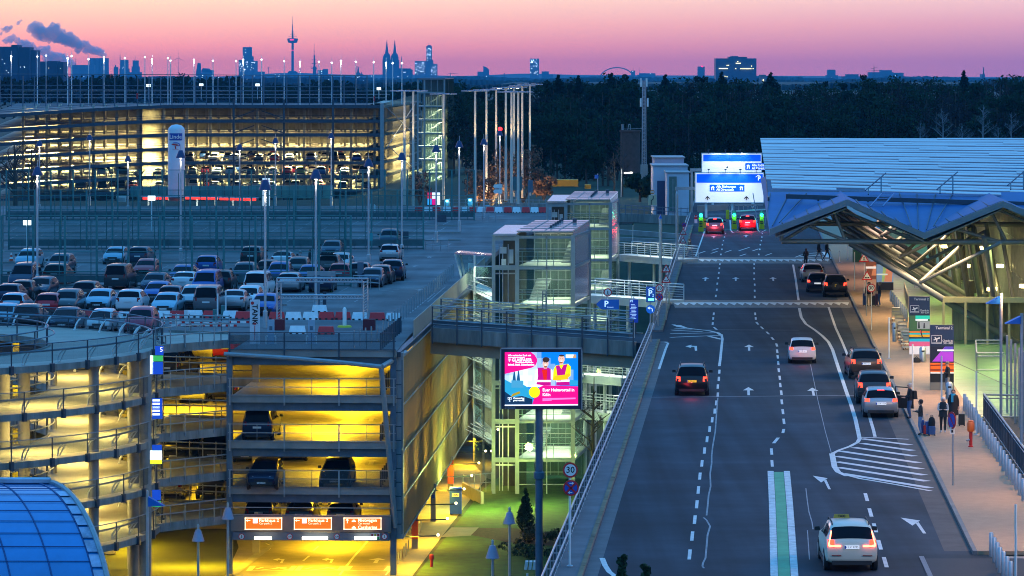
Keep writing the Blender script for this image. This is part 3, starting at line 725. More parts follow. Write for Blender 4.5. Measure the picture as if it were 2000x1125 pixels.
# tank pillar
d=Pd(497,672).y;t=thing('fuel_pillar','tall white pillar sign reading TANK with a red arrow','sign',Pd(497,672))
m=MB();m.extr([D(488,672,d),D(507,672,d),D(507,586,d),D(488,586,d)],V((0,.35,0)));m.build('panel',mat('pillar_white',(.62,.64,.68),.5,noise=.05),t)
m=MB();m.text('TANK',.46,D(497.5,614,d-.02),xd=(0,0,-1),up=(1,0,0),align='CENTER',bold=.01);m.build('lettering',sblack,t)
m=MB();m.disc(D(493,592,d-.0),3.2*d/F,.02,16);m.build('red_disc',red,t)
m=MB();panel(m,497,636,498.2,664,d-.02,.01);panel(m,494.5,631,500.5,634,d-.02,.01);m.build('red_arrow',red,t)
for x,y1,lb in((529,672,'slim pale pay pillar beside the dark red portal block'),(608,672,'slim pale pay pillar between the forecourt barriers')):
 d=Pd(x,y1).y;t=thing('pay_pillar',lb,'pay machine',Pd(x,y1),0,'pay pillars on the forecourt')
 m=MB();m.extr([D(x-6.5,y1,d),D(x+6.5,y1,d),D(x+6.5,625,d),D(x-6.5,625,d)],V((0,.3,0)));m.build('cabinet',mat('pay_blue',(.30,.42,.52),.4,.2,noise=.08),t)
 m=MB();panel(m,x-3,637,x+3,645,d-.01,.01);m.build('slot_panel',bsteel,t)
 for s in(-1,1):
  m=MB();m.path([D(x+s*9.5,y1+4,d),D(x+s*9.5,y1-14,d),D(x+s*8,y1-17,d),D(x+s*6.5,y1-14,d)],.04,6);m.build('bumper_hoop',wsteel,t)
b=Pd(673,639);t=thing('marker_post','white round-topped marker post standing on a yellow disc','post',b)
m=MB();m.lathe(b,[(.13,.1),(.13,1.2),(.08,1.3),(.02,1.33)],12);m.build('post',swhite,t,True);m=MB();m.lathe(b,[(.5,.0),(.42,.12)],18);m.build('base',mat('yellow_base',(.6,.5,.02),.6,noise=.1),t)
# parking barriers beside the spiral
bw=wsteel
t=thing('parking_barrier','white and red striped boom lying low across the car park exit lanes','barrier',Pd(410,642))
d=Pd(410,642).y
for y0,x0,x1 in((629,343,487),(636,335,460)):
 m=MB();m.bar(D(x0,y0,d),D(x1,y0,d),.08,.14);m.build('boom',swhite,t)
 m=MB()
 for k in range(8):xx=x0+12+k*(x1-x0)/8;m.bar(D(xx,y0,d-.02),D(xx+6,y0,d-.02),.09,.145)
 m.build('red_stripe',red,t)
for x,y0,y1,w,lb,mt in((346,614,634,7,'small white ticket post by the striped boom',wsteel),(363,606,622,7,'white lane post behind the striped boom',wsteel),(420,604,634,9,'teal barrier machine with a white mast',green_steel),(436,597,621,9,'second teal barrier machine further behind',green_steel)):
 d=Pd(x,y1).y;t=thing('barrier_machine',lb,'machine',Pd(x,y1));m=MB();m.extr([D(x-w/2,y1,d),D(x+w/2,y1,d),D(x+w/2,y0,d),D(x-w/2,y0,d)],V((0,.3,0)));m.build('housing',mt,t)
 if mt==green_steel:m=MB();m.box(D(x+5,y0-8,d),(.1,.1,45*d/F));m.build('mast',wsteel,t)
t=thing('striped_board','pair of red and white striped hazard boards at the end of the barrier row','sign',Pd(327,634));d=Pd(327,634).y
for x in(318,331):
 m=MB();panel(m,x,612,x+4,634,d);m.build('board',swhite,t)
 m=MB()
 for k in range(4):panel(m,x-.1,613+5.5*k,x+4.1,615.7+5.5*k,d-.01,.01)
 m.build('red_bar',red,t)
# guard posts along the deck edge
gp=MB();gp.tube((0,0,0),(0,0,1.05),.05,8);gp0=None
k=0
for b in list(np.arange(12,80,2.3)):
 loc=G(-1.6,b,DZ);lb=f'thin steel guard post, {ORD[k]} along the deck edge counted from the car park corner'
 if gp0 is None:gp0=gp.build('guard_post',gsteel,None,local=True,label=lb,cat='post',group='guard posts along the deck edge');gp0.location=loc
 else:dup(gp0,loc,0,lb)
 k+=1
for j in range(8):
 loc=G(-2.6+.25*j,3+1.2*j,DZ);dup(gp0,loc,0,f'thin steel guard post, {ORD[j]} of the short row rising from the forecourt rail','guard posts on the forecourt')
# lamp and signal post at the bridge, cabinet blocks at the fences
for x,y,w,lb in((785,459,26,'wide dark sign board on the pole beside the blue pickup'),(861,427,22,'dark sign board at the end of the back fence')):
 d=Pd(x,y+12).y;t=thing('dark_sign',lb,'sign',Pd(x,y+30));m=MB();panel(m,x-w/2,y-7,x+w/2,y+7,d);m.build('panel',dsteel,t);m=MB();m.tube(D(x-4,y+30,d+.1),D(x-4,y,d+.1),.06);m.build('pole',gsteel,t)
for x,y0,y1,lb in((723,455,470,'small teal sign high on the lamp pole behind the middle fence'),(619,497,508,'small teal sign on the pole above the white car')):
 d=340 if x>700 else 300;t=thing('teal_sign',lb,'sign',tuple(D(x,y1,d)));m=MB();panel(m,x-5,y0,x+5,y1,d);m.build('panel',mat('teal_sign',(.03,.30,.32),.5,noise=.1),t)
for x,y0,y1,lb in((704,512,560,'upright grey sign slab beside the dark sedan at the truss portal'),(764,476,510,'thin blue bar before the silver hatchback')):
 b=Pd(x,y1);d=b.y;w=6 if x==704 else 1.3
 t=thing('upright_sign',lb,'sign',b);m=MB();panel(m,x-w,y0,x+w,y1,d,.12);m.build('slab',bsteel,t)
# ================================================================ spiral ramp
SX,SY,RO,RI=-41.3,222.0,20.0,13.4
SLV=[1.0,-1.65,-4.35,-7.05,-9.75]
spi=thing('spiral_ramp','tall round concrete car ramp of stacked ring decks with railings, lit pale yellow inside','car ramp',(SX,SY,GZ))
def C_(r,a,z):return V((SX+r*math.cos(a),SY+r*math.sin(a),z))
rampm=mat('ramp_concrete',(.34,.315,.26),.75,noise=.2,scale=.35,bump=.1,stretch=(1,1,1))
NS=96
def ring(r0,r1,z0,z1,mt,name,a0=0,a1=2*math.pi,n=NS):
 m=MB()
 for k in range(n):
  a,b=a0+(a1-a0)*k/n,a0+(a1-a0)*(k+1)/n
  m.hexa([C_(r0,a,z0),C_(r1,a,z0),C_(r1,b,z0),C_(r0,b,z0)],[C_(r0,a,z1),C_(r1,a,z1),C_(r1,b,z1),C_(r0,b,z1)])
 return m.build(name,mt,spi)
for i,z in enumerate(SLV):
 ring(RI,RO,z-.32,z,rampm,'ring_deck')
 ring(RO,RO+.14,z-.34,z+.03,stained,'outer_kerb')
 ring(RI-.12,RI,z-.36,z+.08,stained,'inner_kerb')
 m=MB();n=60
 for r,h,q in((RO+.2,1.25,.032),(RO-.45,.78,.06),(RI-.12,1.15,.045),(RI+.25,.75,.04)):
  m.path([C_(r,2*math.pi*k/n,z+h)for k in range(n+1)],q,6)
 m.build('handrail',gsteel if i else bsteel,spi)
 rest,rest2=MB(),MB()
 for k in range(44):
  a=2*math.pi*(k+.3*(i%2))/44;vis=-2.05<(a if a<math.pi else a-2*math.pi)<.35
  m=MB()if vis else rest
  m.tube(C_(RO+.2,a,z-.4),C_(RO+.2,a,z+1.25),.04,6);m.box(C_(RO+.2,a,z-.15),(.22,.22,.5),a)
  if vis:m.build('rail_post',dsteel,spi)
  a=2*math.pi*(k+.55)/44;vis=-2.05<(a if a<math.pi else a-2*math.pi)<.35
  m=MB()if vis else rest2
  m.path([C_(RO-.95,a,z),C_(RO-.9,a,z+.35),C_(RO-.72,a,z+.6),C_(RO-.47,a,z+.76)],.05,6);m.path([C_(RO-.95,a+.008,z),C_(RO-.7,a+.008,z+.4),C_(RO-.47,a+.008,z+.72)],.04,5)
  if vis:m.build('rail_bracket',wsteel,spi)
 for k in range(28):a=2*math.pi*k/28;rest.tube(C_(RI-.12,a,z-.2),C_(RI-.12,a,z+1.15),.045,6)
 rest.build('rail_post',dsteel,spi,kind='stuff');rest2.build('rail_bracket',wsteel,spi,kind='stuff')
 ring(RO+.17,RO+.18,z+.25,z+1.2,glass('ring_netting',(.9,.93,.93),0,.5,.12,(.2,.22,.24)),'netting',n=60)
for px,d,r in((183,213.1,.30),(284,218.4,.36),(261,221,.36),(215,236,.40),(258,229,.32),(47,217,.36),(8,214.5,.35),(105,226,.2),(-40,206,.31)):
 m=MB();x=X(px,d)
 top=SLV[0]-.3 if px not in(183,)else SLV[0]-.42
 m.tube((x,d,GZ),(x,d,top),r,16);m.build('column',concrete,spi,True)
# link decks between the rings and the car park floors
for i,z in enumerate(SLV):
 m=MB();y0=218.2;q=[C_(RO-.3,-.02,0),V((X(304,221.6),221.6,0)),V((X(447,226),226.0,0)),V((X(447,232.5),232.5,0)),V((X(330,234),234,0)),C_(RO-.5,.55,0)]
 m.prism([(p.x,p.y)for p in q],z-.34,z-.01);m.build('link_deck',rampm,spi)
 m=MB();m.bar(V((X(304,221.5),221.5,z-.1)),V((X(447,226),225.9,z-.1)),.18,.5);m.build('link_kerb',stained,spi);m=MB();m.bar(V((X(330,234),234.1,z-.1)),V((X(447,232.5),232.6,z-.1)),.15,.5);m.build('link_kerb',stained,spi)
 for off,(A_,B_)in((0,(V((X(304,221.3),221.3,z)),V((X(447,226),225.7,z)))),(1,(V((X(318,234),234.3,z)),V((X(447,232.5),232.8,z))))):
  m=MB()
  for h in((1.2,.7)if off==0 else(1.1,.75)):m.tube(A_+V((0,0,h)),B_+V((0,0,h)),.04,6)
  for k in range(6):p=A_.lerp(B_,k/5);m.tube(p-V((0,0,.1)),p+V((0,0,1.2)),.035,6)
  m.build('link_railing',gsteel,spi)
 m=MB()
 for k in range(4):
  p=V((X(304,221.8),221.8,z)).lerp(V((X(447,226),226.5,z)),(k+.5)/4);m.path([p+V((0,.4,0)),p+V((0,.35,.4)),p+V((0,0,.7))],.045,5)
 m.build('rail_bracket',gsteel,spi,kind='stuff')
# lamps beneath the rings
for i,z in enumerate(SLV):
 for a in(-1.75,-1.2,-.6,0,.6,1.3,2.2,3.4):
  p=C_((RO+RI)/2,a,z-.45);area(p,3.0,.8,[460,560,500,470,320][i],PALE,(0,0,a+1.57),'ring_lamp')
# level boards on the column
cols=[((.03,.12,.5),.8),((.7,.8,1),2.0),((.75,.85,1),2.0),((.02,.1,.4),.5)]
for k,(y0,y1)in enumerate(((676,731),(778,818),(869,906),(957,990))):
 d=215.3;t=thing('level_board',['blue level 5 board with a green stripe on the ramp column','glowing white and blue board on the second ring of the ramp column','glowing white and lime board on the third ring of the ramp column','dim blue and green board low on the ramp column behind the blue flag lamp'][k],'sign',tuple(D(306,y1,d)),0,'level boards on the ramp column')
 bl=emi('board_blue',(.01,.07,.5),.7);wl=emi('board_white',(.75,.88,1),1.8);gr=emi('board_green',(.05,.5,.1),.7);li=emi('board_lime',(.7,.9,.02),1.2)
 def seg(n,a,b,mt,x0=296,x1=318):m=MB();panel(m,x0,y0+(y1-y0)*a,x1,y0+(y1-y0)*b,d,.1);m.build(n,mt,t)
 if k==0:seg('top_panel',0,.32,bl,303,319);seg('stripe',.34,.54,gr);seg('lower_panel',.56,1,bl);txt(t,'5',312,y0+7,d,9,emi('white_symbol',(.9,.85,1),1.3));seg('lit_edge',.34,.99,wl,293,299)
 elif k==1:seg('panel',0,1,bl,297,317);[seg('white_bar',.05+.17*j,.15+.17*j,wl,298,312)for j in range(5)]
 elif k==2:seg('panel',0,.3,bl,297,316);seg('white_panel',.3,.78,wl,293,316);seg('lime_stripe',.78,1,li,293,316)
 else:seg('panel',0,.6,bl,297,314);seg('green_panel',.66,1,gr,297,314)
# blue glass vault in front -----------------------------------------------------
vt=thing('glass_vault','blue glass barrel vault roof with thin dark ribs at the foot of the spiral ramp','glass roof',(X(60,168),168,GZ))
bg=mat('blue_vault_glass',(.01,.20,.50),.2,.0,noise=.25,scale=.35,coat=.6)
crest=D(107,947,170);q=V((.41,-.91,0));ax=V((-1,.02,0))
def VP_(s,t,r=1.0):a=R(t);return crest+ax*s+q*(9*r*math.sin(a))+V((0,0,-7*r*(1-math.cos(a))+(r-1)*7))
m=MB();NT=18;T=[95*k/NT-5 for k in range(NT+1)]
SS=[k*.9 for k in range(18)]
for s in SS:m.v+=[VP_(s,t)for t in T]
for i in range(len(SS)-1):
 for j in range(NT):a=i*(NT+1)+j;m.f.append((a,a+1,a+NT+2,a+NT+1));m.m.append(0)
m.build('glazing',bg,vt,True)
m=MB()
for k in range(9):m.path([VP_(k*1.85+.55,t,1.002)for t in T],.04,5)
for j in range(NT+1):m.path([VP_(s,6.2*j-4,1.006)for s in(0,15)],.02,5)
m.build('glazing_bar',mat('vault_bar',(.008,.06,.20),.4,.1,noise=0),vt)
m=MB();m.path([VP_(-.02,t,1.01)for t in T],.13,6);m.build('end_rib',gsteel,vt)
m=MB()
for j in range(10):
 t0,t1=12+j*6.2,17+j*6.2;m.add([VP_(.08,t0,1.012),VP_(.55,t0,1.012),VP_(.55,t1,1.012),VP_(.08,t1,1.012)],[(0,1,2,3)])
m.build('pale_end_pane',mat('pale_pane',(.30,.36,.5),.2,0,noise=.5,scale=1.2),vt)
m=MB();m.path([VP_(s,-4,1.02)for s in(0,15)],.16,6);m.build('crest_beam',mat('crest_metal',(.4,.45,.52),.35,.6,noise=.2,scale=1),vt)
m=MB();p=[VP_(0,t)for t in T];m.poly(p+[V((p[-1].x,p[-1].y,GZ)),V((p[0].x,p[0].y,GZ))]);m.build('end_wall',mat('vault_end',(.02,.08,.2),.3,noise=.1),vt)
# lower lamps with pale cone shades
pale_shade=mat('pale_lamp_shade',(.42,.34,.44),.5,noise=.05)
def low_lamp(x,ys,d,lb,kind='cone',rot=0):
 z=Z(ys,d);b=V((X(x,d),d,GZ));t=thing('path_lamp',lb,'street lamp',b,0,'path lamps on the lower level');h=z-GZ;s=F/d
 m=MB();m.lathe((0,0,0),[(.09,0),(.07,h+.55),(.02,h+.6)],10);m.build('pole',polem,t,True,True)
 if kind=='cone':
  m=MB();m.lathe((0,0,0),[(.37,h-.38),(.16,h+.28),(.06,h+.3)],14);m.build('shade',pale_shade,t,True,True)
 else:
  m=MB();m.extr([(.05,-.1,h-.32),(.95,-.1,h-.28),(.05,-.1,h+.22)],(0,.5,0));m.build('blue_wedge',mat('wedge_blue',(.015,.16,.55),.4,.1,noise=.1),t,False,True)
 return t
low_lamp(387,1044,212,'pale cone lamp on a thin pole before the yellow drive');low_lamp(445,1001,216,'pale cone lamp at the dark column of the garage entrance')
low_lamp(962,1076,195,'pale blue cone lamp on the lawn, the lower of two');low_lamp(995,1010,212,'pale cone lamp between the lawn and the screen pole');low_lamp(288,978,206,'lamp pole with a blue wedge head at the spiral ramp','wedge')
# ================================================================ glass stair towers, bridges, screen
tg=glass('stair_tower_glass',(.70,.90,.85),.6,.03,.09,(.16,.36,.36))
pink_reflection=mat('painted_sky_reflection',(.60,.44,.50),.22,.55,noise=.15,scale=.6,spec=.8)  # pink sky reflection put into the base colour of the side glazing
GRN=(.95,1.0,.70)
landing=mat('landing_white',(.62,.62,.56),.5,noise=.08,scale=1)
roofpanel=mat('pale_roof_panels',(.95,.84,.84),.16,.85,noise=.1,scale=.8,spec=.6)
def tower(lb,xs0,xs1,xf1,xb1,d,dep,base=GZ,e=300):
 A={n:X(x,d)for n,x in(('s0',xs0),('s1',xs1),('f',xf1))}
 sl=(X(xb1,d+dep)-A['f'])/dep
 def Q(n,b,z):x=A[n]if isinstance(n,str)else n;return V((x+sl*b,d+b,z))
 t=thing('stair_tower',lb,'stair tower',(A['s1'],d,base),0,'glass stair towers of the car park')
 zr=5.55;lv=[z for z in(3.3,.5,-2.3,-5.1,-7.9,-10.7)if z>base]
# roofs
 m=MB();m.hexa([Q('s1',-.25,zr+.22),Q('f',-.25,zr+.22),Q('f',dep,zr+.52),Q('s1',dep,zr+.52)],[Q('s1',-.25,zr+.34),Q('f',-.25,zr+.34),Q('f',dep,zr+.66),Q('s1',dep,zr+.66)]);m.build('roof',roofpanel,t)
 m=MB()
 for k in range(1,6):b=dep*k/6;m.bar(Q('s1',b,zr+.36+.33*(k/6)),Q('f',b,zr+.36+.33*(k/6)),.05,.03)
 for k in range(1,4):x=A['s1']+(A['f']-A['s1'])*k/4;m.bar(Q(x,0,zr+.37),Q(x,dep,zr+.69),.04,.03)
 m.build('roof_seam',gsteel,t)
 m=MB()
 for k in range(6):p=Q(A['s1']+(A['f']-A['s1'])*.53,dep*(.25+.13*k),zr+.36+.05*k);m.box(p+V((0,0,.12)),(.16,.3,.26))
 m.box(Q(A['f']-.8,dep*.75,zr+.75),(.3,.4,.3));m.build('roof_vent',dsteel,t)
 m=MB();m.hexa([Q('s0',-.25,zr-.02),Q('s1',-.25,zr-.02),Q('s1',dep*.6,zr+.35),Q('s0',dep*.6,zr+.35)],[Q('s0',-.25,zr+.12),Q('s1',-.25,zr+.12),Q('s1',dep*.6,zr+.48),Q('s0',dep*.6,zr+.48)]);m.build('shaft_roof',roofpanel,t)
# frame
 m=MB()
 for n,b,w in(('s0',0,.26),('s1',0,.3),('f',0,.3),('s0',dep*.55,.22),('s1',dep,.25),('f',dep,.25)):m.box(tuple(Q(n,b,0))[:2]+((zr+base)/2,),(w,w,zr-base))
 for z in lv+[zr-.1]:m.bar(Q('s0',0,z-.12),Q('s1',0,z-.12),.2,.34)
 m.build('steel_frame',gsteel,t)
 m=MB()
 for z in lv+[zr]:
  m.bar(Q('s1',-.02,z-.15),Q('f',-.02,z-.15),.12,.2);m.bar(Q('f',0,z-.15),Q('f',dep,z-.15),.12,.2)
  m.bar(Q('s1',-.04,z-1.0),Q('f',-.04,z-1.0),.05,.05);m.bar(Q('s1',-.04,z-1.9),Q('f',-.04,z-1.9),.05,.05)
 x=A['s1']*.47+A['f']*.53;m.box((x,d-.05,(zr+base)/2),(.08,.06,zr-base))
 m.build('mullion',gsteel,t)
# glass skins
 m=MB();m.poly([Q('s1',.02,base),Q('f',.02,base),Q('f',.02,zr),Q('s1',.02,zr)]);m.build('front_glazing',tg,t)
 m=MB();m.poly([Q('f',0,.6),Q('f',dep,.6),Q('f',dep,zr+.6),Q('f',0,zr+.2)]);m.build('side_glazing',pink_reflection,t)
 m=MB();m.poly([Q('f',0,base),Q('f',dep,base),Q('f',dep,.5),Q('f',0,.5)]);m.poly([Q('s1',dep,base),Q('f',dep,base),Q('f',dep,zr+.6),Q('s1',dep,zr+.6)]);m.build('lower_glazing',tg,t)
# lift shaft innards
 m=MB();m.poly([Q('s0',dep*.5,base),Q('s1',dep*.5,base),Q('s1',dep*.5,zr),Q('s0',dep*.5,zr)]);m.build('shaft_back',mat('shaft_dark',(.03,.035,.035),.7,noise=.3),t)
 m=MB()
 for f in(.25,.38,.62):xx=A['s0']+(A['s1']-A['s0'])*f;m.box((xx,d+1.0,(zr+base)/2-.3),(.07,.1,zr-base-.8))
 for z in lv:m.bar(Q('s0',1,z-.6),Q('s1',1,z-.6),.08,.1)
 m.build('lift_guide_rail',steel,t)
 xx=A['s0']*.45+A['s1']*.55
 m=MB();m.box((xx-.25,d+.9,zr-1.15),(.5,.4,.45));m.box((xx+.35,d+.9,zr-1.6),(.3,.4,1.0));m.box((xx-.2,d+1.1,zr-2.2),(.35,.4,.8));m.build('lift_machine',wsteel,t)
# landings and stairs
 for k,z in enumerate(lv):
  m=MB();m.hexa([Q('s1',.15,z-.22),Q('f',.15,z-.22),Q('f',dep*.86,z-.22),Q('s1',dep*.86,z-.22)],[Q('s1',.15,z),Q('f',.15,z),Q('f',dep*.86,z),Q('s1',dep*.86,z)]);m.build('landing',landing,t)
  nxt=z+2.8
  if z<3 and k>0 or z>3:
   m=MB();wd=(A['f']-A['s1']);n=16
   for s in range(n):
    f=s/n;b=dep*(.42+.5*f);x0=A['s1']+wd*(.06 if k%2 else .66);m.hexa([Q(x0,b,z+2.8*f*.5),Q(x0+wd*.26,b,z+2.8*f*.5),Q(x0+wd*.26,b+.36,z+2.8*f*.5),Q(x0,b+.36,z+2.8*f*.5)],[Q(x0,b,z+2.8*f*.5+.06),Q(x0+wd*.26,b,z+2.8*f*.5+.06),Q(x0+wd*.26,b+.36,z+2.8*f*.5+.06),Q(x0,b+.36,z+2.8*f*.5+.06)])
   m.build('stair_flight',gsteel,t)
  m=MB()
  for h in(1.05,.7,.35):m.bar(Q('s1',.3,z+h),Q('f',.3,z+h),.035,.035);m.bar(Q(A['f']-.25,.3,z+h),Q(A['f']-.25,dep*.9,z+h),.035,.035)
  for f in(0.08,.36,.64,.94):m.box(Q(A['s1']+(A['f']-A['s1'])*f,.3,z+.52),(.05,.05,1.05))
  m.build('landing_railing',wsteel,t)
  area(Q(A['s1']*.5+A['f']*.5,dep*.3,z+2.35),2.6,2.6,e*(1.0 if z<3 else .3),GRN,name='landing_lamp')
  area(Q(A['s1']*.5+A['f']*.5,dep*.75,z+2.35),2.6,1.5,e*.5,GRN,name='stair_lamp')
 m=MB();m.bar(Q('s1',dep-.15,(zr+base)/2),Q('f',dep-.15,(zr+base)/2),.12,zr-base-.5);m.build('rear_wall',mat('tower_back',(.06,.095,.095),.35,noise=.5,scale=1.5,stretch=(2.5,1,.3)),t)
 m=MB()
 for k in range(1,7):x=A['s1']+(A['f']-A['s1'])*k/7;m.box(Q(x,dep-.25,(zr+base)/2),(.05,.05,zr-base-.6))
 for z in lv:[m.bar(Q('s1',dep-.25,z+h),Q('f',dep-.25,z+h),.05,.05)for h in(.5,1.2,1.9)]
 m.build('rear_grid',gsteel,t)
 return t,Q
t1,Q1=tower('nearer glass stair tower with pink roof panels beside the car bridge',964,1010,1119,1151,268.5,10)
t2,Q2=tower('farther glass stair tower with pink roof panels behind the first one',1069,1105,1192,1207,331,9,base=GZ,e=220)
# glass link between the car park and the nearer tower
lk=thing('glass_link','glazed link with shelves of white louvres between mesh screen and the nearer stair tower','glass link',(X(945,285),285,GZ))
for k,z in enumerate((.2,-2.3,-5.1,-7.9,-10.7)):
 m=MB();m.hexa([(X(922,290),290,z-.2),(X(963,276),276,z-.2),(X(963,290),290,z-.2),(X(935,300),300,z-.2)],[(X(922,290),290,z),(X(963,276),276,z),(X(963,290),290,z),(X(935,300),300,z)]);m.build('floor',landing,lk)
 m=MB()
 for j in range(4):m.bar((X(908+6*j,285),285-j*1.5,z+.5+j*.35),(X(952,276),276-j*.2,z+.5+j*.35),.06,.03)
 for h in(.4,1.0):m.bar((X(926,286),286,z+h),(X(963,275),275,z+h),.05,.05)
 m.build('louvre',gsteel,lk)
 area((X(945,284),285,z+2.2),1.4,5,300,GRN,name='link_lamp')
m=MB();m.poly([(X(926,288),288,GZ),(X(963,274),274,GZ),(X(963,274),274,.2),(X(926,288),288,.2)]);m.build('glazing',tg,lk)
m=MB()
for x,d in((926,288),(944,281),(962,274)):m.box((X(x,d),d-.1,-6.4),(.14,.14,13.4))
m.build('mullion',gsteel,lk)
# slanted glass entrance on the deck
en=thing('deck_entrance','slanted white framed glass entrance on the deck beside the nearer stair tower','entrance',tuple(P(930,560,.5)))
d0,d1=288,282
m=MB();m.hexa([D(888,496,d0),D(962,501,d1),D(962,498,d1+5),D(897,492,d0+5)],[D(888,493,d0),D(962,498,d1),D(962,495,d1+5),D(897,489,d0+5)]);m.build('roof',roofpanel,en)
m=MB();m.bar(D(889,496,d0),D(902,545,d0),.16,.16);m.bar(D(899,496,d0+2),D(908,543,d0+2),.16,.16);m.bar(D(927,498,d1+2),D(927,575,d1+2),.16,.16)
m.bar(D(927,520,d1+2),D(962,520,d1),.08,.08);m.bar(D(927,542,d1+2),D(962,543,d1),.06,.06);m.build('white_frame',wsteel,en)
m=MB();m.poly([D(902,545,d0),D(927,570,d1+2),D(927,499,d1+2),D(890,497,d0)]);m.poly([D(927,572,d1+2),D(962,572,d1),D(962,500,d1),D(927,499,d1+2)]);m.build('glazing',tg,en)
b=P(920,552,.5);t=thing('ticket_machine','white ticket machine under the slanted glass entrance','machine',b);m=MB();m.box(b+V((0,1,.75)),(.5,.4,1.5));m.build('cabinet',swhite,t);m=MB();m.box(b+V((-.05,.78,1.05)),(.2,.02,.2));m.build('red_logo',red,t)
b=P(908,553,.5);t=thing('waste_bin','small dark bin at the foot of the slanted glass entrance','bin',b);m=MB();m.lathe(b,[(.2,0),(.22,.7),(.15,.8)],10);m.build('bin_body',dsteel,t)
# car bridge --------------------------------------------------------------
ba,bb=V((X(843,244),244,.55)),V((X(1250,237.5),237.5,.08));bd=(bb-ba).normalized();bn=UG.copy()
br=thing('car_bridge','concrete car bridge with stained edge and railing, from car park deck to the road','bridge',tuple((ba+bb)/2+V((0,0,-2))))
def Bz(s,n,z):p=ba.lerp(bb,s)+bn*n;return V((p.x,p.y,z+p.z-.25))
m=MB();m.hexa([Bz(0,.1,-.6),Bz(1.03,.1,-.6),Bz(1.03,8,-.6),Bz(0,8,-.6)],[Bz(0,.1,.22),Bz(1.03,.1,.22),Bz(1.03,8,.22),Bz(0,8,.22)]);m.build('bridge_deck',asphalt,br)
m=MB();m.bar(Bz(0,0,-.18),Bz(.98,0,-.18),.3,.95);m.bar(Bz(0,8,-.1),Bz(1.0,8,-.1),.3,.8);m.build('edge_beam',stained,br)
m=MB();m.bar(Bz(.0,.6,-1.05),Bz(.99,.6,-1.05),.5,.85);m.bar(Bz(.0,7,-1.05),Bz(.99,7,-1.05),.5,.85);m.build('girder',mat('girder_paint',(.30,.27,.20),.6,noise=.15,scale=.8),br)
for n,hs in((-.1,(1.45,1.3,.5)),(7.9,(1.4,1.2))):
 m=MB()
 for h in hs:m.tube(Bz(0,n,.3+h),Bz(.97,n,.3+h),.045,6)
 for h in(.25,.75,1.0):m.tube(Bz(0,n,.3+h),Bz(.97,n,.3+h),.022,5)
 m.build('handrail',steel,br)
 m=MB()
 for k in range(9):s=.005+k/8.3;m.bar(Bz(s,n-.12,-.75),Bz(s,n-.12,1.7),.09,.12)
 m.build('railing_post',dsteel,br)
m=MB();m.bar(Bz(0,.35,.6),Bz(.95,.35,.6),.14,.32);m.build('crash_rail',bsteel,br)
t=thing('gate_frame','tall narrow blue steel frame standing at the middle of the car bridge railing','frame',tuple(Bz(.545,.2,.25)))
m=MB();d=242.3
for x in(1060,1066.5):m.bar(D(x,646,d),D(x,568,d),.08,.08)
for y in(568,575,589):m.bar(D(1060,y,d),D(1066.5,y,d),.06,.06)
m.build('frame_tube',bsteel,t)
# foot bridges from the towers to the road
def walkway(lb,p,q,z,w,nb):
 p,q=V((*p,z)),V((*q,z));u=(q-p).normalized();n=V((-u.y,u.x,0));t=thing('foot_bridge',lb,'footbridge',tuple((p+q)/2),0,'white railed footbridges')
 m=MB();c=[p,q,q+n*w,p+n*w];m.prism([(k.x,k.y)for k in c],z-.35,z);m.build('walk_deck',landing,t)
 m=MB();m.bar(p-n*.05+V((0,0,-.25)),q-n*.05+V((0,0,-.25)),.1,.6);m.build('edge_fascia',wsteel,t)
 for o in(0.05,w-.05):
  m=MB();a,b=p+n*o,q+n*o
  for h in(1.15,.93):m.tube(a+V((0,0,h)),b+V((0,0,h)),.04,6)
  for h in(.2,.38,.56,.74):m.tube(a+V((0,0,h)),b+V((0,0,h)),.015,4)
  for k in range(nb+1):c=a.lerp(b,k/nb);m.bar(c-V((0,0,.3)),c+V((0,0,1.15)),.06,.06)
  m.build('side_railing',wsteel,t)
 for f in(.12,.5):c=p.lerp(q,f)+n*w*.5;m=MB();m.tube((c.x,c.y,GZ),(c.x,c.y,z-.35),.14,10);m.build('support_column',wsteel,t)
 area(tuple((p+q)/2+n*w*.5+V((0,0,2.9))),5,.2,260,(.95,1,.8),name='walkway_lamp');return t
walkway('white railed footbridge from the nearer stair tower to the road',(X(1119,283),283),(X(1291,275.5),275.5),.3,2.4,6)
walkway('white railed footbridge from the farther stair tower to the road',(X(1193,342),342),(X(1322,333),333),.3,2.4,5)
walkway('low footbridge behind the lit screen, under the car bridge',(X(1112,276),276),(X(1215,272),272),-5.2,2,4)
walkway('lowest footbridge at lawn height behind the double road sign',(X(1112,277),277),(X(1215,273),273),-8.0,2,4)
t=thing('canopy','small flat glass canopy on a white post beside the farther stair tower','canopy',(X(1215,345),345,0));m=MB();m.extr([D(1195,440,345),D(1238,439,345),D(1234,436,350),D(1195,437,350)],V((0,0,.12)));m.build('glass_roof',tg,t)
m=MB();m.bar(D(1202,443,346),D(1202,495,346),.16,.16);m.bar(D(1236,440,346),D(1236,480,346),.06,.06);m.build('post',wsteel,t)
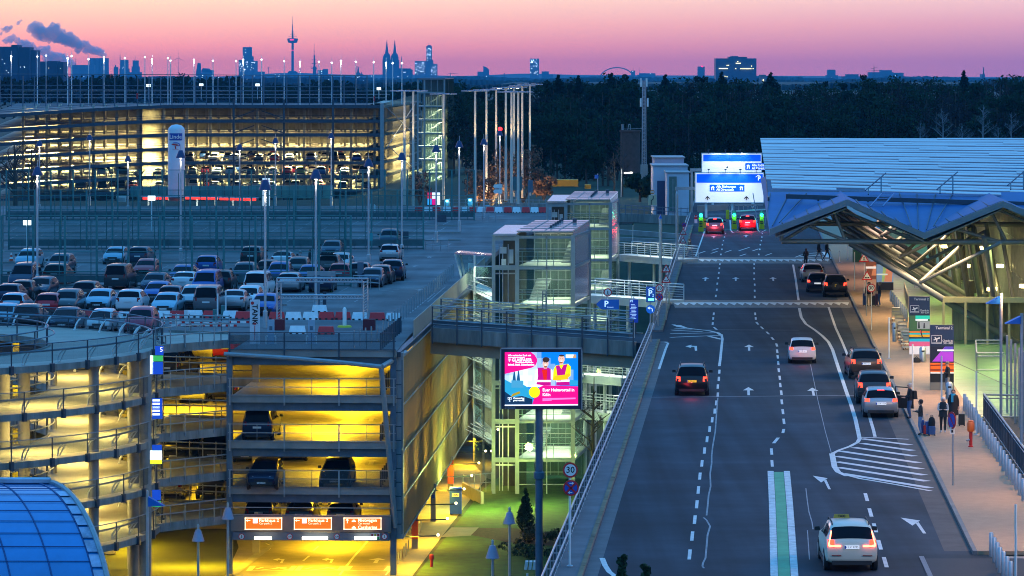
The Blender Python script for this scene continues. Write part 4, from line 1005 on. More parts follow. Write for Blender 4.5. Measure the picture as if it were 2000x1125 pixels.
# advertising screen ----------------------------------------------------------
sd=172;s=F/sd
sc=thing('advert_screen','glowing pink and blue advertising screen on a tall steel column','screen',(X(1053,sd),sd,GZ))
m=MB();m.extr([D(977.5,799,sd),D(1137,799,sd),D(1137,680.5,sd),D(977.5,680.5,sd)],V((0,.45,0)));m.build('casing',mat('screen_casing',(.02,.035,.07),.4,.3,noise=.05),sc)
m=MB()
for q in((977,680,1137.5,682),(977,680,979,800),(1135.5,680,1137.5,800)):panel(m,*q,sd-.03,.05)
m.build('trim',steel,sc)
m=MB();m.tube((X(1053,sd),sd+.3,GZ),(X(1053,sd),sd+.3,Z(795,sd)),.175,16);m.lathe((X(1053,sd),sd+.3,Z(937,sd)),[(.18,0),(.25,.03),(.25,.32),(.18,.36)],16);m.build('column',bsteel,sc,True)
def LX(u):return 960+u/8.035
def LY(v):return 670+v/8.035
cE={}
def E(n,c,st=1.0):return emi('screen_'+n,tuple(c),st)
pk,bl1,cy,wt,ye,dk,skin,rd,hr=E('pink',S(232,0,120)),E('blue',S(8,130,225)),E('cyan',S(90,190,230)),E('white',(.95,.97,1),1.1),E('yellow',S(255,225,0)),E('navy',S(10,45,75)),E('skin',S(235,180,150)),E('red',S(225,30,10)),E('hair',S(60,40,30))
lay=[0]
def art(name,polys,mt):
 m=MB();lay[0]+=1;dd=sd-.006-.0035*lay[0]
 for p in polys:m.poly([D(LX(u),LY(v),dd)for u,v in p])
 return m.build(name,mt,sc)
def ell(u,v,a,b,n=18,t0=0,t1=2*math.pi):return[(u+a*math.cos(t0+(t1-t0)*k/n),v+b*math.sin(t0+(t1-t0)*k/n))for k in range(n if abs(t1-t0-2*math.pi)<.01 else n+1)][::-1]
# sky image of the advert: graded cells
m=MB();lay[0]+=1;mts=[]
for i in range(16):
 for j in range(9):
  u0,v0=208+1150*i/16,143+820*j/9;u1,v1=u0+1150/16,v0+820/9
  g=min(1,max(0,1-abs((i-4)/16*1.5)-abs((j-4.2)/9)))if j<6 else .1
  g=max(g,min(.55,max(0,1-abs((i-13)/3.0))*(j/8)if j<5 else 0))
  m.cm=int(g*5.99);m.poly([D(LX(u0),LY(v1),sd-.008),D(LX(u1),LY(v1),sd-.008),D(LX(u1),LY(v0),sd-.008),D(LX(u0),LY(v0),sd-.008)])
m.build('screen_image',[E('sky%d'%k,tuple(a*(1-k/5)+b*k/5 for a,b in zip(S(0,120,215),S(235,248,255))))for k in range(6)],sc)
art('city_band',[[(208,955),(650,955),(640,800),(560,690),(480,640),(330,640),(208,570)]],E('teal',S(40,150,185)))
art('city_band',[[(208,962),(642,962),(640,880),(480,830),(330,850),(208,760)]],dk)
art('city_band',[[(1230,665),(1358,665),(1358,590),(1230,575)]],E('teal',S(40,150,185)))
cath=E('cathedral',S(20,85,120))
for u in(357,423):art('cathedral_tower',[[(u-30,590),(u+26,590),(u+16,490),(u,395),(u-14,490)]],cath)
art('cathedral_nave',[[(312,700),(500,700),(500,590),(312,585)]],E('nave',S(70,150,180)))
art('dark_roof',[[(300,850),(450,790),(440,755),(330,800)]],E('ochre',S(170,140,20)))
art('pink_field',[[(208,485),(640,385),(690,350),(715,290),(715,250),(680,190),(620,143),(208,143)]],pk)
art('pink_field',[[(640,962),(1358,962),(1358,680),(820,665),(760,690),(690,800)]],pk)
# two men in pink vests
art('left_arm',[[(690,570),(735,560),(745,400),(715,400)],[(930,560),(965,560),(955,420),(925,410)]],wt)
art('vest',[[(700,665),(930,665),(930,410),(890,385),(800,385),(720,385),(730,520)]],E('vest',S(190,0,120)))
art('shirt',[[(820,580),(865,580),(875,420),(790,415)]],rd)
art('reflective_stripe',[[(693,612),(930,612),(930,580),(693,580)],[(693,690),(800,668),(760,655),(700,650)]],wt)
art('face',[ell(848,318,47,62),[(820,400),(870,400),(870,360),(815,360)]],skin)
art('hair',[ell(855,262,56,42,12),[(800,300),(808,255),(850,255)]],hr)
art('beard',[ell(848,372,28,14,10)],E('beard',S(150,90,60)))
art('sleeve',[[(960,580),(1030,590),(1240,520),(1245,370),(1200,330),(1010,350),(975,410)]],ye)
art('vest',[[(1015,665),(1230,665),(1215,570),(1150,500),(1190,330),(1130,345),(1095,410),(1060,345),(1010,360),(1030,500)]],E('vest',S(190,0,120)))
art('crossed_arms',[[(960,585),(1180,580),(1235,500),(1215,470),(1160,495),(990,515)]],E('sleeve',S(240,190,0)))
art('reflective_stripe',[[(1015,612),(1085,612),(1085,590),(1015,590)],[(1090,610),(1225,605),(1222,572),(1090,580)]],wt)
art('face',[ell(1098,250,50,68),[(1070,345),(1125,345),(1125,300),(1070,300)]],skin)
art('hairline',[ell(1098,196,42,16,10)],hr);art('beard',[ell(1090,304,30,16,10)],E('beard',S(150,90,60)))
art('eye',[ell(832,305,5,4,8),ell(866,305,5,4,8),ell(1080,245,5,4,8),ell(1116,245,5,4,8)],hr)
art('mouth',[ell(848,345,18,6,10),ell(1094,285,18,6,10)],wt)
art('yellow_button',[ell(674,770,86,88,28)],ye)
art('corner_label',[[(1165,235),(1290,235),(1290,180),(1165,180)]],wt);art('corner_label',[[(1272,235),(1328,235),(1328,180),(1290,180)]],E('tan',S(200,150,100)))
art('white_line',[[(208,987),(1358,978),(1358,962),(208,968)]],wt)
art('line',[[(260,228),(520,228),(520,220),(260,220)],[(375,312),(655,308),(655,300),(375,304)]],wt)
def stxt(s_,u,v,h,mt=wt,bold=0.0,sx=1.0,name='screen_text'):
 m=MB();m.text(s_,h/8.035*sd/F*1.42,D(LX(u),LY(v),sd-.2),bold=bold,sx=sx);return m.build(name,mt,sc)
stxt('Wir verbinden Euch mit',258,195,26,bold=.004);stxt('GLASFASER',318,268,46,bold=.007,sx=.95);stxt('Schnell. Stabil. Zukunftssicher.',258,340,26,bold=.006,sx=.93)
stxt('Euer Heimvorteil in',800,738,46,bold=.005,sx=.96);stxt('Köln',800,812,46,bold=.005);stxt('Connecting',342,866,26,bold=.005);stxt('your world.',342,900,26,bold=.005)
art('blurred_line',[[(800,912),(945,905),(945,862),(800,868)],[(945,892),(1320,880),(1320,856),(945,864)]],E('rose',S(250,120,190)))
def tlogo(u,v,k):art('logo',[[(u-30*k,v-32*k),(u-30*k,v-12*k),(u-24*k,v-12*k),(u-16*k,v-26*k),(u-6*k,v-26*k),(u-6*k,v+28*k),(u-16*k,v+32*k),(u+16*k,v+32*k),(u+6*k,v+28*k),(u+6*k,v-26*k),(u+16*k,v-26*k),(u+24*k,v-12*k),(u+30*k,v-12*k),(u+30*k,v-32*k)][::-1],[(q[0],q[1])for q in((u-28*k,v+6*k),(u-16*k,v+6*k),(u-16*k,v-6*k),(u-28*k,v-6*k))],[(u+16*k,v+6*k),(u+28*k,v+6*k),(u+28*k,v-6*k),(u+16*k,v-6*k)]],wt)
tlogo(284,885,1.0);tlogo(280,268,.7)
m=MB();m.text('STRÖER',33/8.035*sd/F*1.42,D(LX(208),LY(1020),sd-.02),bold=.008);m.build('maker_lettering',mat('dim_letters',(.05,.11,.2),.5,noise=0),sc)
# litter of things on the lawn -------------------------------------------------
b=P(890,1006,GZ);d=b.y;t=thing('big_blue_bin','tall blue wheeled bin with white label on the lawn edge','bin',b)
m=MB();w=11.5*d/F;h=50*d/F
m.hexa([(b.x-w,b.y-.3,.12+GZ),(b.x+w,b.y-.3,.12+GZ),(b.x+w,b.y+.4,.12+GZ),(b.x-w,b.y+.4,.12+GZ)],[(b.x-w*1.05,b.y-.35,GZ+h),(b.x+w*1.05,b.y-.35,GZ+h),(b.x+w*1.05,b.y+.45,GZ+h),(b.x-w*1.05,b.y+.45,GZ+h)]);m.build('bin_body',mat('bin_blue',(.01,.07,.80),.5,noise=.1),t)
m=MB();m.hexa([(b.x-w*1.1,b.y-.4,GZ+h),(b.x+w*1.1,b.y-.4,GZ+h),(b.x+w*1.1,b.y+.5,GZ+h),(b.x-w*1.1,b.y+.5,GZ+h)],[(b.x-w,b.y-.25,GZ+h+.14),(b.x+w,b.y-.25,GZ+h+.14),(b.x+w,b.y+.4,GZ+h+.14),(b.x-w,b.y+.4,GZ+h+.14)]);m.build('lid',mat('bin_blue',(.008,.06,.42)),t)
m=MB();m.poly([(b.x-w*.6,b.y-.38,GZ+h*.74),(b.x+w*.6,b.y-.38,GZ+h*.74),(b.x+w*.6,b.y-.38,GZ+h*.88),(b.x-w*.6,b.y-.38,GZ+h*.88)]);m.build('label_plate',swhite,t)
m=MB();m.text('DIXI',.2,(b.x,b.y-.39,GZ+h*.81),align='CENTER',bold=.006);m.build('lettering',sblue,t)
for sx_ in(-1,1):m=MB();m.tube((b.x+sx_*w*.8,b.y+.3,GZ+.13),(b.x+sx_*w*1.0,b.y+.3,GZ+.13),.13,12);m.build('wheel',black,t)
for x,yb,yt,w,lb in((810,1073,1008,6,'orange panelled pillar nearest the entrance column under the mesh screen'),(880,962,918,5.5,'orange panelled pillar behind the blue bin, under the mesh screen'),(846,1020,960,5,'grey pillar with small blue sign under the mesh screen')):
 b=P(x,yb,GZ);d=b.y;t=thing('screen_pillar',lb,'pillar',b,0,'pillars under the mesh screen');m=MB();m.box(b+V((0,.3,1.3)),(2*w*d/F,.3,2.6),AG);m.build('shaft',concrete,t)
 m=MB()
 if 'orange' in lb:m.box(b+V((0,.1,1.5)),(2*w*d/F*1.04,.12,1.7),AG);m.build('orange_panel',mat('orange_panel',(.65,.07,.01),.5,noise=.08),t)
 else:m.box(b+V((0,.1,1.75)),(.2,.05,.25),AG);m.build('blue_sign',sblue,t)
b=P(843,1108,GZ);t=thing('hydrant_post','short dark red hydrant post on the lawn','hydrant',b);m=MB();m.lathe(b,[(.09,0),(.09,.45),(.14,.5),(.15,.75),(.1,.82)],10);m.build('post',mat('hydrant_dark',(.2,.01,.02),.5,noise=.1),t)
gq=None
for k,(x,y)in enumerate(((778,1103),(783,1097),(789,1090),(793,1084),(798,1078),(816,1050),(819,1044),(822,1037))):
 loc=P(x,y,GZ);m=MB();m.tube(loc,loc+V((0,0,.75)),.045,8);m.build('foot_post',gsteel,None,label=f'short grey post, {ORD[k]} beyond the blue column along the mesh screen path',cat='post',group='short posts along the screen path')
b=P(1032,1128,GZ);t=thing('junction_box','pair of pale slatted boxes at the foot of the screen column','box',tuple(V((X(1030,180),180,GZ))))
m=MB()
for k in range(3):p=D(1024+8*k,1113,181);m.extr([p,p+V((.14,0,0)),p+V((.2,0,.4)),p+V((.06,0,.4))],V((0,.5,0)))
m.tube(D(1030,1120,181.2),V((X(1030,181.2),181.2,GZ)),.06);m.build('slat_panel',wsteel,t)
t=thing('lawn_fence','low wire fence and stub wall at the foot of the stair tower','fence',tuple(P(930,975,GZ)));m=MB();p=P(905,965,GZ);q=P(942,985,GZ)
m.bar(p+V((0,0,.4)),q+V((0,0,.4)),.2,.9);m.build('stub_wall',concrete,t);m=MB()
for k in range(6):c=p.lerp(P(960,960,GZ),k/5);m.bar(c,c+V((0,0,1.4)),.05,.05)
for h in(.7,1.35):m.bar(p+V((0,0,h)),P(960,960,GZ)+V((0,0,h)),.04,.04)
m.build('rail',gsteel,t)
for x,y,e in((945,1000,1300),(1035,990,1200),(1120,960,450),(1180,830,300),(880,1000,400)):point(P(x,y,GZ)+V((0,0,2.6)),e,(.80,1,.18),.3,'garden_lamp_light')
# ================================================================ terminal
tm=thing('terminal','airport terminal with folded canopy roof, silver tube louvres on top and yellow lit glass front','terminal',(34,290,0),AR)
d0,d1=244.0,340.0
def xe(d):return 16.67+.0622*(d-240)
alu=mat('louvre_metal',(.92,.74,.72),.28,.6,noise=.12,scale=.6,spec=.6,stretch=(.3,1,1))  # warm tint put into the colour for the lavender sky reflection
NR=22;rnd=random.Random(5)
def rz(d,x):return 9.68+1.38*(d-d0)/(d1-d0)-.028*max(0,x-17)*(1-(d-d0)/(d1-d0))
for k in range(NR):
 d=d0+(d1-d0)*(k+.5)/NR;m=MB();nseg=8;r=.15;rs=.14
 xa=xe(d)+(.0 if k>2 else .3);xb2=xe(d)+46
 if k==0:spans=[(xa,xa+4.3),(xa+6.2,xa+15.3),(xa+17.6,xb2)]
 else:spans=[(xa,xb2)]
 for a,b in spans:
  L=a
  while L<b-.1:
   e=min(b,L+2.7)
   pr=[]
   for j in range(nseg+1):
    t=math.pi*(-.2+1.2*j/nseg);pr.append((-r*math.cos(t),rs*math.sin(t)))
   n=len(m.v)
   for x in(L,e):
    for p,q in pr:m.v.append((x,d+p,rz(d,x)+q+.02*((k*7+int(L))%3)))
   for j in range(nseg):m.f.append((n+j,n+nseg+1+j,n+nseg+2+j,n+j+1));m.m.append(0)
   L=e
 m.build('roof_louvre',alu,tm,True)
m=MB()
for k in range(14):
 x=17+3.3*k;m.bar((x,d0+.3,rz(d0,x)-.6),(x+6.2,d1,rz(d1,x+6.2)-.6),.12,.25)
for i,d in enumerate((d0-.6,d0+30,d0+60)):m.bar((xe(d)+1.2,d,rz(d,18)-.35),(xe(d)+46,d,rz(d,60)-.6),.18,.3)
m.build('louvre_frame',dsteel,tm)
m=MB();m.poly([(xe(d0)+.3,d0+4,rz(d0,17)-.25),(xe(d0)+46,d0+4,rz(d0,63)-.25),(xe(d1)+46,d1,rz(d1,70)-.3),(xe(d1)+.3,d1,rz(d1,23)-.3)]);m.build('louvre_gap_shade',mat('louvre_gap_shade',(.05,.09,.16),.7,noise=.2,scale=.3),tm)  # dark sheet added below, its colour gives the shadow between louvres
# folded roof
foldm=mat('folded_roof_sheet',(.025,.12,.32),.5,.0,noise=.15,scale=.4,spec=.3)
fr=[]
for px,py in((1503,449),(1655,391),(1805,456),(1958,394),(2112,458),(2265,396),(2420,460)):p=D(px,py,234);fr.append((p.x,p.z))
m=MB()
for(xa,za),(xb2,zb2)in zip(fr,fr[1:]):
 sh=.0622*104
 m.poly([(xa,234,za),(xb2,234,zb2),(xb2+sh,338,zb2),(xa+sh,338,za)]);m.poly([(xa,234,za-.18),(xa+sh,338,za-.18),(xb2+sh,338,zb2-.18),(xb2,234,zb2-.18)])
m.build('folded_roof',foldm,tm)
m=MB();sh=.0622*13;bk=lambda x:(x+sh,247.5,9.42);f3=lambda p,dd=234.6:(p[0],dd,p[1]+.03)
for i in range(0,len(fr)-1,2):
 e_,p_=fr[i],fr[i+1];m.poly([f3(e_),f3(p_),bk(p_[0])]);m.poly([f3(e_),bk(p_[0]),bk(e_[0])])
 if i+2<len(fr):v_=fr[i+2];m.poly([f3(p_),f3(v_),bk(p_[0])]);m.poly([f3(v_),bk(v_[0]),bk(p_[0])])
m.build('closing_sheet',foldm,tm)
m=MB()
for x_,z_ in fr[::2]:
 for k in(-2,-.7,.7,2):m.bar((x_+k*.35,235,z_+.1+abs(k)*.16),(x_+k*.9+1.6,247,9.38),.05,.05)
m.build('sheet_seam',dsteel,tm)
m=MB()
for(xa,za),(xb2,zb2)in zip(fr,fr[1:]):
 for k in range(1,6):
  f=k/6;x,z=xa+(xb2-xa)*f,za+(zb2-za)*f;m.bar((x,234.2,z+.05),(x+.0622*12,246,z+.05),.07,.07)
m.build('roof_seam',dsteel,tm)
fas=mat('fascia_band',(.17,.20,.23),.5,.2,noise=.1,scale=1)
m=MB()
for(xa,za),(xb2,zb2)in zip(fr,fr[1:]):m.extr([(xa,233.7,za-.34),(xb2,233.7,zb2-.34),(xb2,233.7,zb2+.06),(xa,233.7,za+.06)],(0,.25,0))
m.build('zigzag_fascia',fas,tm)
m=MB()
for(xa,za),(xb2,zb2)in zip(fr,fr[1:]):sh=.0622*100;m.extr([(xa+.4,234.2,za-.55),(xb2,234.2,zb2-.55),(xb2,234.2,zb2-.45),(xa+.4,234.2,za-.45)],(sh,100,0))
m.build('soffit_panel',mat('canopy_soffit',(.26,.26,.25),.7,noise=.15,scale=.8),tm)
# edge truss and frames of leaning tube struts
tubem=mat('strut_paint',(.21,.22,.21),.45,.3,noise=.12,scale=1)
def edge_truss(d,det=True):
 s_=.0622*(d-237);m=MB();Zc=6.42
 def q(px,py):p=D(px,py,237);return V((p.x+s_,d,p.z))
 m.tube(q(1526,470),q(2420,473),.17,10)
 for a,b in(((1532,467),(1640,402)),((1566,434),(1650,468)),((1628,412),(1650,468)),((1640,408),(1790,470)),((1760,455),(1805,472)),((1805,470),(1935,403)),((1930,405),(1962,468)),((1940,405),(2090,470)),((1860,445),(1950,470))):m.tube(q(*a),q(*b),.11,8)
 m.tube(q(1526,470),q(1526,441),.14,8)
 m.build('edge_truss',tubem,tm,True)
edge_truss(236)
for d in(262,300):edge_truss(d)
for i,d in enumerate((237,252,267,283,300,318)):
 s_=.0605*(d-237);m=MB()
 T,N,B_=V((21.7+s_,d,6.5)),V((26.1+s_,d,3.9)),V((33.0+s_,d,-.3))
 m.tube(T,N,.17,10,.2);m.tube(N,B_,.2,12,.27);m.tube(T+V((.75,5.0,0)),N+V((.1,.3,0)),.15,10)
 m.tube(N,V((30.9+s_,d-4,6.75)),.12,8);m.tube(N,V((30.2+s_,d+5,6.75)),.12,8)
 m.tube((31.6+s_,d+2,.2),(30.1+s_,d-2,7),.17,10);m.tube((31.6+s_,d+2,.2),(31.4+s_,d+7,7),.17,10);m.tube((33.4+s_,d+5,0),(32.0+s_,d+4,7),.14,8)
 m.box(N,(.5,.25,.5));m.build('leaning_strut',tubem,tm,True)
 m=MB();p=V((31.6+s_,d+2,0));m.tube((p.x,p.y,-.3),(p.x,p.y,2.2),.33,14);m.build('base_column',tubem,tm,True)
# glass front, interior and floor
fx=lambda d:35.0+.061*(d-237)
tglass=glass('terminal_glass',(.92,.92,.80),.35,.04,.05,(.6,.6,.4))
m=MB();dd=[196,240,280,320,372]
for a,b in zip(dd,dd[1:]):m.poly([(fx(a),a,0),(fx(b),b,0),(fx(b),b,8.6),(fx(a),a,8.6)])
m.build('glass_front',tglass,tm)
m=MB()
for k in range(118):d=196+1.5*k;m.box((fx(d)-.08,d,4.3),(.22,.07,8.6))
for h in(2.6,5.2,8.4):m.bar((fx(196)-.06,196,h),(fx(372)-.06,372,h),.15,.12)
m.build('glazing_rib',mat('pale_rib',(.45,.46,.42),.4,.4,noise=.1),tm)
m=MB();m.poly([(fx(196),196,.02),(fx(196)+10,196,.02),(fx(372)+10,372,.02),(fx(372),372,.02)]);m.build('hall_floor',mat('hall_floor',(.4,.36,.28),.4,noise=.1),tm)
m=MB();m.poly([(fx(196)+9,196,0),(fx(372)+9,372,0),(fx(372)+9,372,9),(fx(196)+9,196,9)]);m.poly([(37,371,0),(fx(372)+9,371,0),(fx(372)+9,371,8),(37,371,8)]);m.build('hall_wall',mat('hall_wall',(.46,.42,.24),.7,noise=.6,scale=.9,stretch=(1.2,1.2,.12)),tm)
m=MB();rnd=random.Random(11)
for k in range(16):d=205+10*k;x=fx(d)+6.5;m.box((x,d,1.2),(.5,3,2.4+rnd.random()*2),AR)
m.build('orange_counter',mat('orange_counter',(.6,.25,.03),.6,noise=.3),tm)
WARM=(1,.72,.28)
for k in range(9):d=205+19*k;area((fx(d)+4,d,8.3),5,10,3000,(1,.80,.26),(0,0,AR),'hall_lamp')
m=MB()
for px,py,d in((1845,484,300),(1888,522,280),(1935,568,258),(1940,567,256),(1868,486,320),(1902,486,330),(1917,487,300),(1999,562,240),(1953,522,275)):p=D(px,py,d);m.tube(p,p+V((0,0,.22)),.26,10)
m.build('hanging_lamp',emi('hanging_lamp',(1,.78,.3),22),tm)
# canopy lights and added fill lights over the pavement
for k,(e,c)in enumerate(((520,(1,.62,.34)),(620,(1,.66,.36)),(640,(1,.70,.38)),(560,(1,.72,.40)),(420,(1,.70,.42)),(360,(1,.62,.45)),(300,(1,.6,.5)))):
 d=196+21*k;area((25.4+.061*(d-200),d,6.2),2.5,9,e*(1.25 if k<2 else 1.9),c,(0,0,AR),'canopy_lamp',168)
for d in(124,138,152,166,181,197,213):area((xb(d)+1.9,d,6.7),.7,.7,520,(1,.56,.27),(0,R(30),AR),'wedge_and_fill_light',178)  # row added for even pavement light; only some stand at a wedge lamp
for d in(212,246,280):area((30.5+.061*(d-210),d,6.1),2,8,380,(.85,1,.35),(0,0,AR),'facade_lamp')
# entrance box
eb=thing('entrance_porch','yellow framed glass entrance porch of the terminal behind the nearer blue pillar','porch',(29.5,238,0),AR)
m=MB();m.bar((27.6,236,2.95),(33.2,235.7,2.95),.3,.35)
for x in(27.6,29.0,30.4,31.8,33.2):m.box((x,235.8,1.4),(.14,.14,2.8))
m.build('frame',mat('porch_yellow',(.45,.40,.18),.5,noise=.1),eb)
m=MB();m.poly([(27.6,236.1,0),(33.2,235.9,0),(33.2,235.9,2.9),(27.6,236.1,2.9)]);m.build('door_glass',tglass,eb)
m=MB();m.hexa([(27.6,236.2,2.75),(33.2,236,2.75),(33.4,240,2.75),(27.9,240,2.75)],[(27.6,236.2,2.85),(33.2,236,2.85),(33.4,240,2.85),(27.9,240,2.85)]);m.build('porch_roof',mat('porch_roof',(.20,.19,.12),.6,noise=.2),eb)
m=MB();m.box((31,239.6,1.35),(4.8,.2,2.7));m.build('inner_wall',mat('hall_wall',(.55,.5,.33)),eb)
area((30.4,239,2.8),3,3,110,(1,.85,.35),name='porch_lamp')
# green lit glass floor beside the pavement
ribbon('glass_floor',lambda d:xb(d)+.62,lambda d:fx(d)+.0,.02,.10,mat('green_glass_floor',(.15,.34,.11),.3,noise=.12,scale=.5,spec=.6),[188,220,260,300,345,372],kind='structure')
m=MB()
for k in range(60):
 d=189+2.3*k;m.box(((xb(d)+.9+fx(d)-.3)/2,d,.102),(fx(d)-xb(d)-1.2,.09,.012))
m.build('floor_joints',mat('floor_joint',(.42,.5,.3),.4,noise=.1),kind='structure')
m=MB();stroke(m,[V((27.2,300,0)),V((26.0,232,0)),V((28.6,190,0))],.12,.112);m.build('floor_channel',mat('floor_channel',(.10,.13,.09),.6),kind='structure')
ribbon('stair_void_sheet',lambda d:xb(d)+.62,lambda d:xb(d)+14,.0,.05,mat('painted_void_shade',(.02,.024,.02),.8,noise=.4,scale=.6),[60,100,150,187.9],kind='structure')  # flat dark sheet painted as the shaded stair opening, no real recess
# railings on the glass floor
def railbox(lb,pts,h,mt,bars=True,z=.1,sp_=.12,nm='railing'):
 pts=[V((p[0],p[1],z))for p in pts];t=thing(nm,lb,'railing',pts[0]);m=MB()
 for a,b in zip(pts,pts[1:]):
  m.tube(a+V((0,0,h)),b+V((0,0,h)),.045,6);m.tube(a+V((0,0,h-.18)),b+V((0,0,h-.18)),.03,6);m.tube(a+V((0,0,.1)),b+V((0,0,.1)),.03,6)
 m.build('handrail',steel if mt is dsteel else mt,t);m=MB()
 for a,b in zip(pts,pts[1:]):
  L=(b-a).length;n=max(1,int(L/1.6))
  for k in range(n+1):c=a.lerp(b,k/n);m.tube(c,c+V((0,0,h)),.035,6)
 m.build('rail_posts',mt,t)
 if bars:
  m=MB()
  for a,b in zip(pts,pts[1:]):
   n=int((b-a).length/sp_)
   for k in range(n):c=a.lerp(b,k/n);m.box(c+V((0,0,h/2)),(.04,.04,h-.15))
  m.build('rail_bars',dsteel,t)
 return t
railbox('steel railing box round a floor opening on the green glass floor',[(P(1961,726,.1).x,P(0,726,.1).y),(P(1908,726,.1).x,P(0,726,.1).y),(P(1906,700,.1).x,P(0,700,.1).y),(P(1955,700,.1).x,P(0,700,.1).y)],1.1,gsteel,False)
railbox('dark barred railing running down along the bollards beside the stair opening',[(xb(d)+1.0,d)for d in(187,170,150,120)],1.25,dsteel,True,sp_=.55)
railbox('pale cross railing at the head of the stair opening',[(xb(187)+1.0,187),(xb(187)+6,186)],1.2,gsteel,False)
gs=thing('post_screen','row of tall steel posts of a glass screen near the stair opening','screen',(25.6,186,0));
for k in range(6):
 x,y=1967+8*k,655+8*k;d=190-2.4*k;m=MB();m.box((X(x,d),d,(Z(y,d))/2),(.1,.1,Z(y,d)));m.build('post',steel,gs)
m=MB();m.poly([(X(1967,190),190,.1),(X(2007,178),178,.1),(X(2007,178),178,3.6),(X(1967,190),190,3.6)]);m.build('glass_pane',tglass,gs)
rb=railbox('red and cream slanted railing panel by the trolleys on the pavement',[(P(1766,580).x,P(0,580).y),(P(1775,612).x,P(0,612).y)],1.0,mat('cream_panel',(.5,.42,.3),.6,noise=.1),False)
# bollards: steel, each its own thing
bm=MB();bm.lathe((0,0,0),[(.085,0),(.085,.86),(.06,.9),(.02,.91)],12);bol=None
bp=[]
d=190.5;k=0
while d>148.0:bp.append((xb(d)+.25,d));d-=1.85
for k,(x,d)in enumerate(bp):
 lb=f'steel bollard, {ORD[k]} of the long row along the pavement counted from the ad pillars' if k else 'steel bollard heading the long pavement row, beside the woman in the blue scarf'
 if bol is None:bol=bm.build('bollard',steel,None,True,True,label=lb,cat='bollard',group='bollards along the pavement');bol.location=(x,d,.135)
 else:dup(bol,(x,d,.135),0,lb)
for k,(x,y)in enumerate(((1936,1088),(1942,1098),(1948,1108),(1953,1118),(1960,1127),(1967,1137),(1974,1147))):
 dup(bol,P(x,y,.03),0,f'steel bollard, {ORD[k]} of the short row standing at the dark loading ramp','bollards at the loading ramp')
for k in range(9):
 f=k/8;dup(bol,P(1741+30*f,590+38*f,.135),0,f'pale bollard, {ORD[k]} of the row behind the luggage trolleys','bollards by the trolleys')
# advertising pillars ------------------------------------------------------------
navy=emi('pillar_navy',S(8,36,68),.45);plw=emi('pillar_white',(.9,.95,1),.55)
def pill(lb,x0,y0,x1,y1,arts,hdr,plane=True):
 d=P(0,y1,.13).y;t=thing('ad_pillar',lb,'advertising pillar',P((x0+x1)/2,y1,.13),0,'terminal advertising pillars');w,h=x1-x0,y1-y0
 m=MB();m.extr([D(x0,y1,d),D(x1,y1,d),D(x1,y0,d),D(x0,y0,d)],V((0,.3,0)));m.build('casing',mat('pillar_case',(.02,.04,.07),.4,.2,noise=.05),t)
 m=MB();panel(m,x0,y0,x1,y0+h*hdr,d-.02,.015);m.build('header',navy,t)
 for i,(c,q)in enumerate(arts):
  m=MB();m.poly([D(x0+w*u,y0+h*v,d-.03-.003*i)for u,v in q]);m.build('poster_patch',emi('poster_%d_%d_%d'%c,S(*c),.42),t)
 if plane:
  m=MB();m.text('Terminal 2',w*.165*d/F,D(x1-w*.05,y0+h*.03+2,d-.05),align='RIGHT',bold=.003);m.text('Check-in',w*.12*d/F,D(x1-w*.05,y0+h*hdr*.78,d-.05),align='RIGHT',bold=.003);m.text(hdrtxt,w*.12*d/F,D(x1-w*.05,y0+h*hdr*.90,d-.05),align='RIGHT',bold=.003);m.build('lettering',plw,t)
  m=MB();a,b,c_,e=x0+w*.05,x0+w*.48,y0+h*hdr*.50,y0+h*hdr*.92;lw=.7
  for q in((a,c_,b,c_+lw),(a,e-lw,b,e),(a,c_,a+lw,e),(b-lw,c_,b,e),(a,e-3.2,b,e-2.4)):panel(m,*q,d-.05,.01)
  u=lambda f,g:D(a+(b-a)*f,c_+(e-c_)*g,d-.052)
  m.poly([u(.15,.55),u(.25,.62),u(.85,.38),u(.8,.24),u(.7,.27)]);m.poly([u(.35,.5),u(.55,.42),u(.38,.2),u(.3,.22)]);m.poly([u(.45,.55),u(.6,.48),u(.55,.78),u(.48,.78)]);m.build('plane_symbol',plw,t)
 return t
hdrtxt='301-320'
full=lambda v0,v1:[(0,v1),(1,v1),(1,v0),(0,v0)]
pill('blue Terminal 2 check-in pillar with a picture of a coloured street, the farther of two',1776,579,1816,692,[((60,95,60),full(.33,.60)),((30,200,170),[(.3,.39),(1,.39),(1,.33),(.3,.33)]),((235,240,235),[(.3,.42),(.9,.42),(.9,.39),(.3,.39)]),((150,150,150),[(.38,.56),(1,.56),(1,.43),(.38,.43)]),((40,50,50),[(.42,.55),(.52,.55),(.5,.44),(.44,.44)]),((60,55,60),[(.68,.55),(.78,.55),(.76,.46),(.7,.46)]),((220,110,40),full(.60,.63)),((20,170,180),full(.63,.66)),((225,160,20),full(.66,.70)),((40,50,60),full(.70,.73)),((20,170,200),full(.73,.78)),((215,90,130),full(.78,.86)),((225,215,215),full(.86,1)),((25,25,30),[(.6,.70),(.66,.70),(.58,.56),(.52,.58)]),((200,60,60),[(.55,.64),(.6,.63),(.56,.58),(.52,.6)])],.31)
hdrtxt='301-320'
pill('blue Terminal 2 check-in pillar with a purple night picture, the nearer of two',1817,635,1863,762,[((15,25,45),full(.33,.58)),((150,55,190),[(0.08,.56),(.98,.56),(.98,.33),(.62,.33)]),((75,60,170),[(.5,.41),(.98,.41),(.98,.33),(.62,.33)]),((215,95,20),full(.58,.72)),((120,40,15),[(0,.63),(1,.62),(1,.60),(0,.61)]),((100,30,20),full(.68,.70)),((205,200,195),full(.72,.745)),((20,22,24),full(.745,.88)),((95,95,90),full(.88,1)),((235,235,240),[(.3,.40),(1,.40),(1,.375),(.3,.375)])],.31)
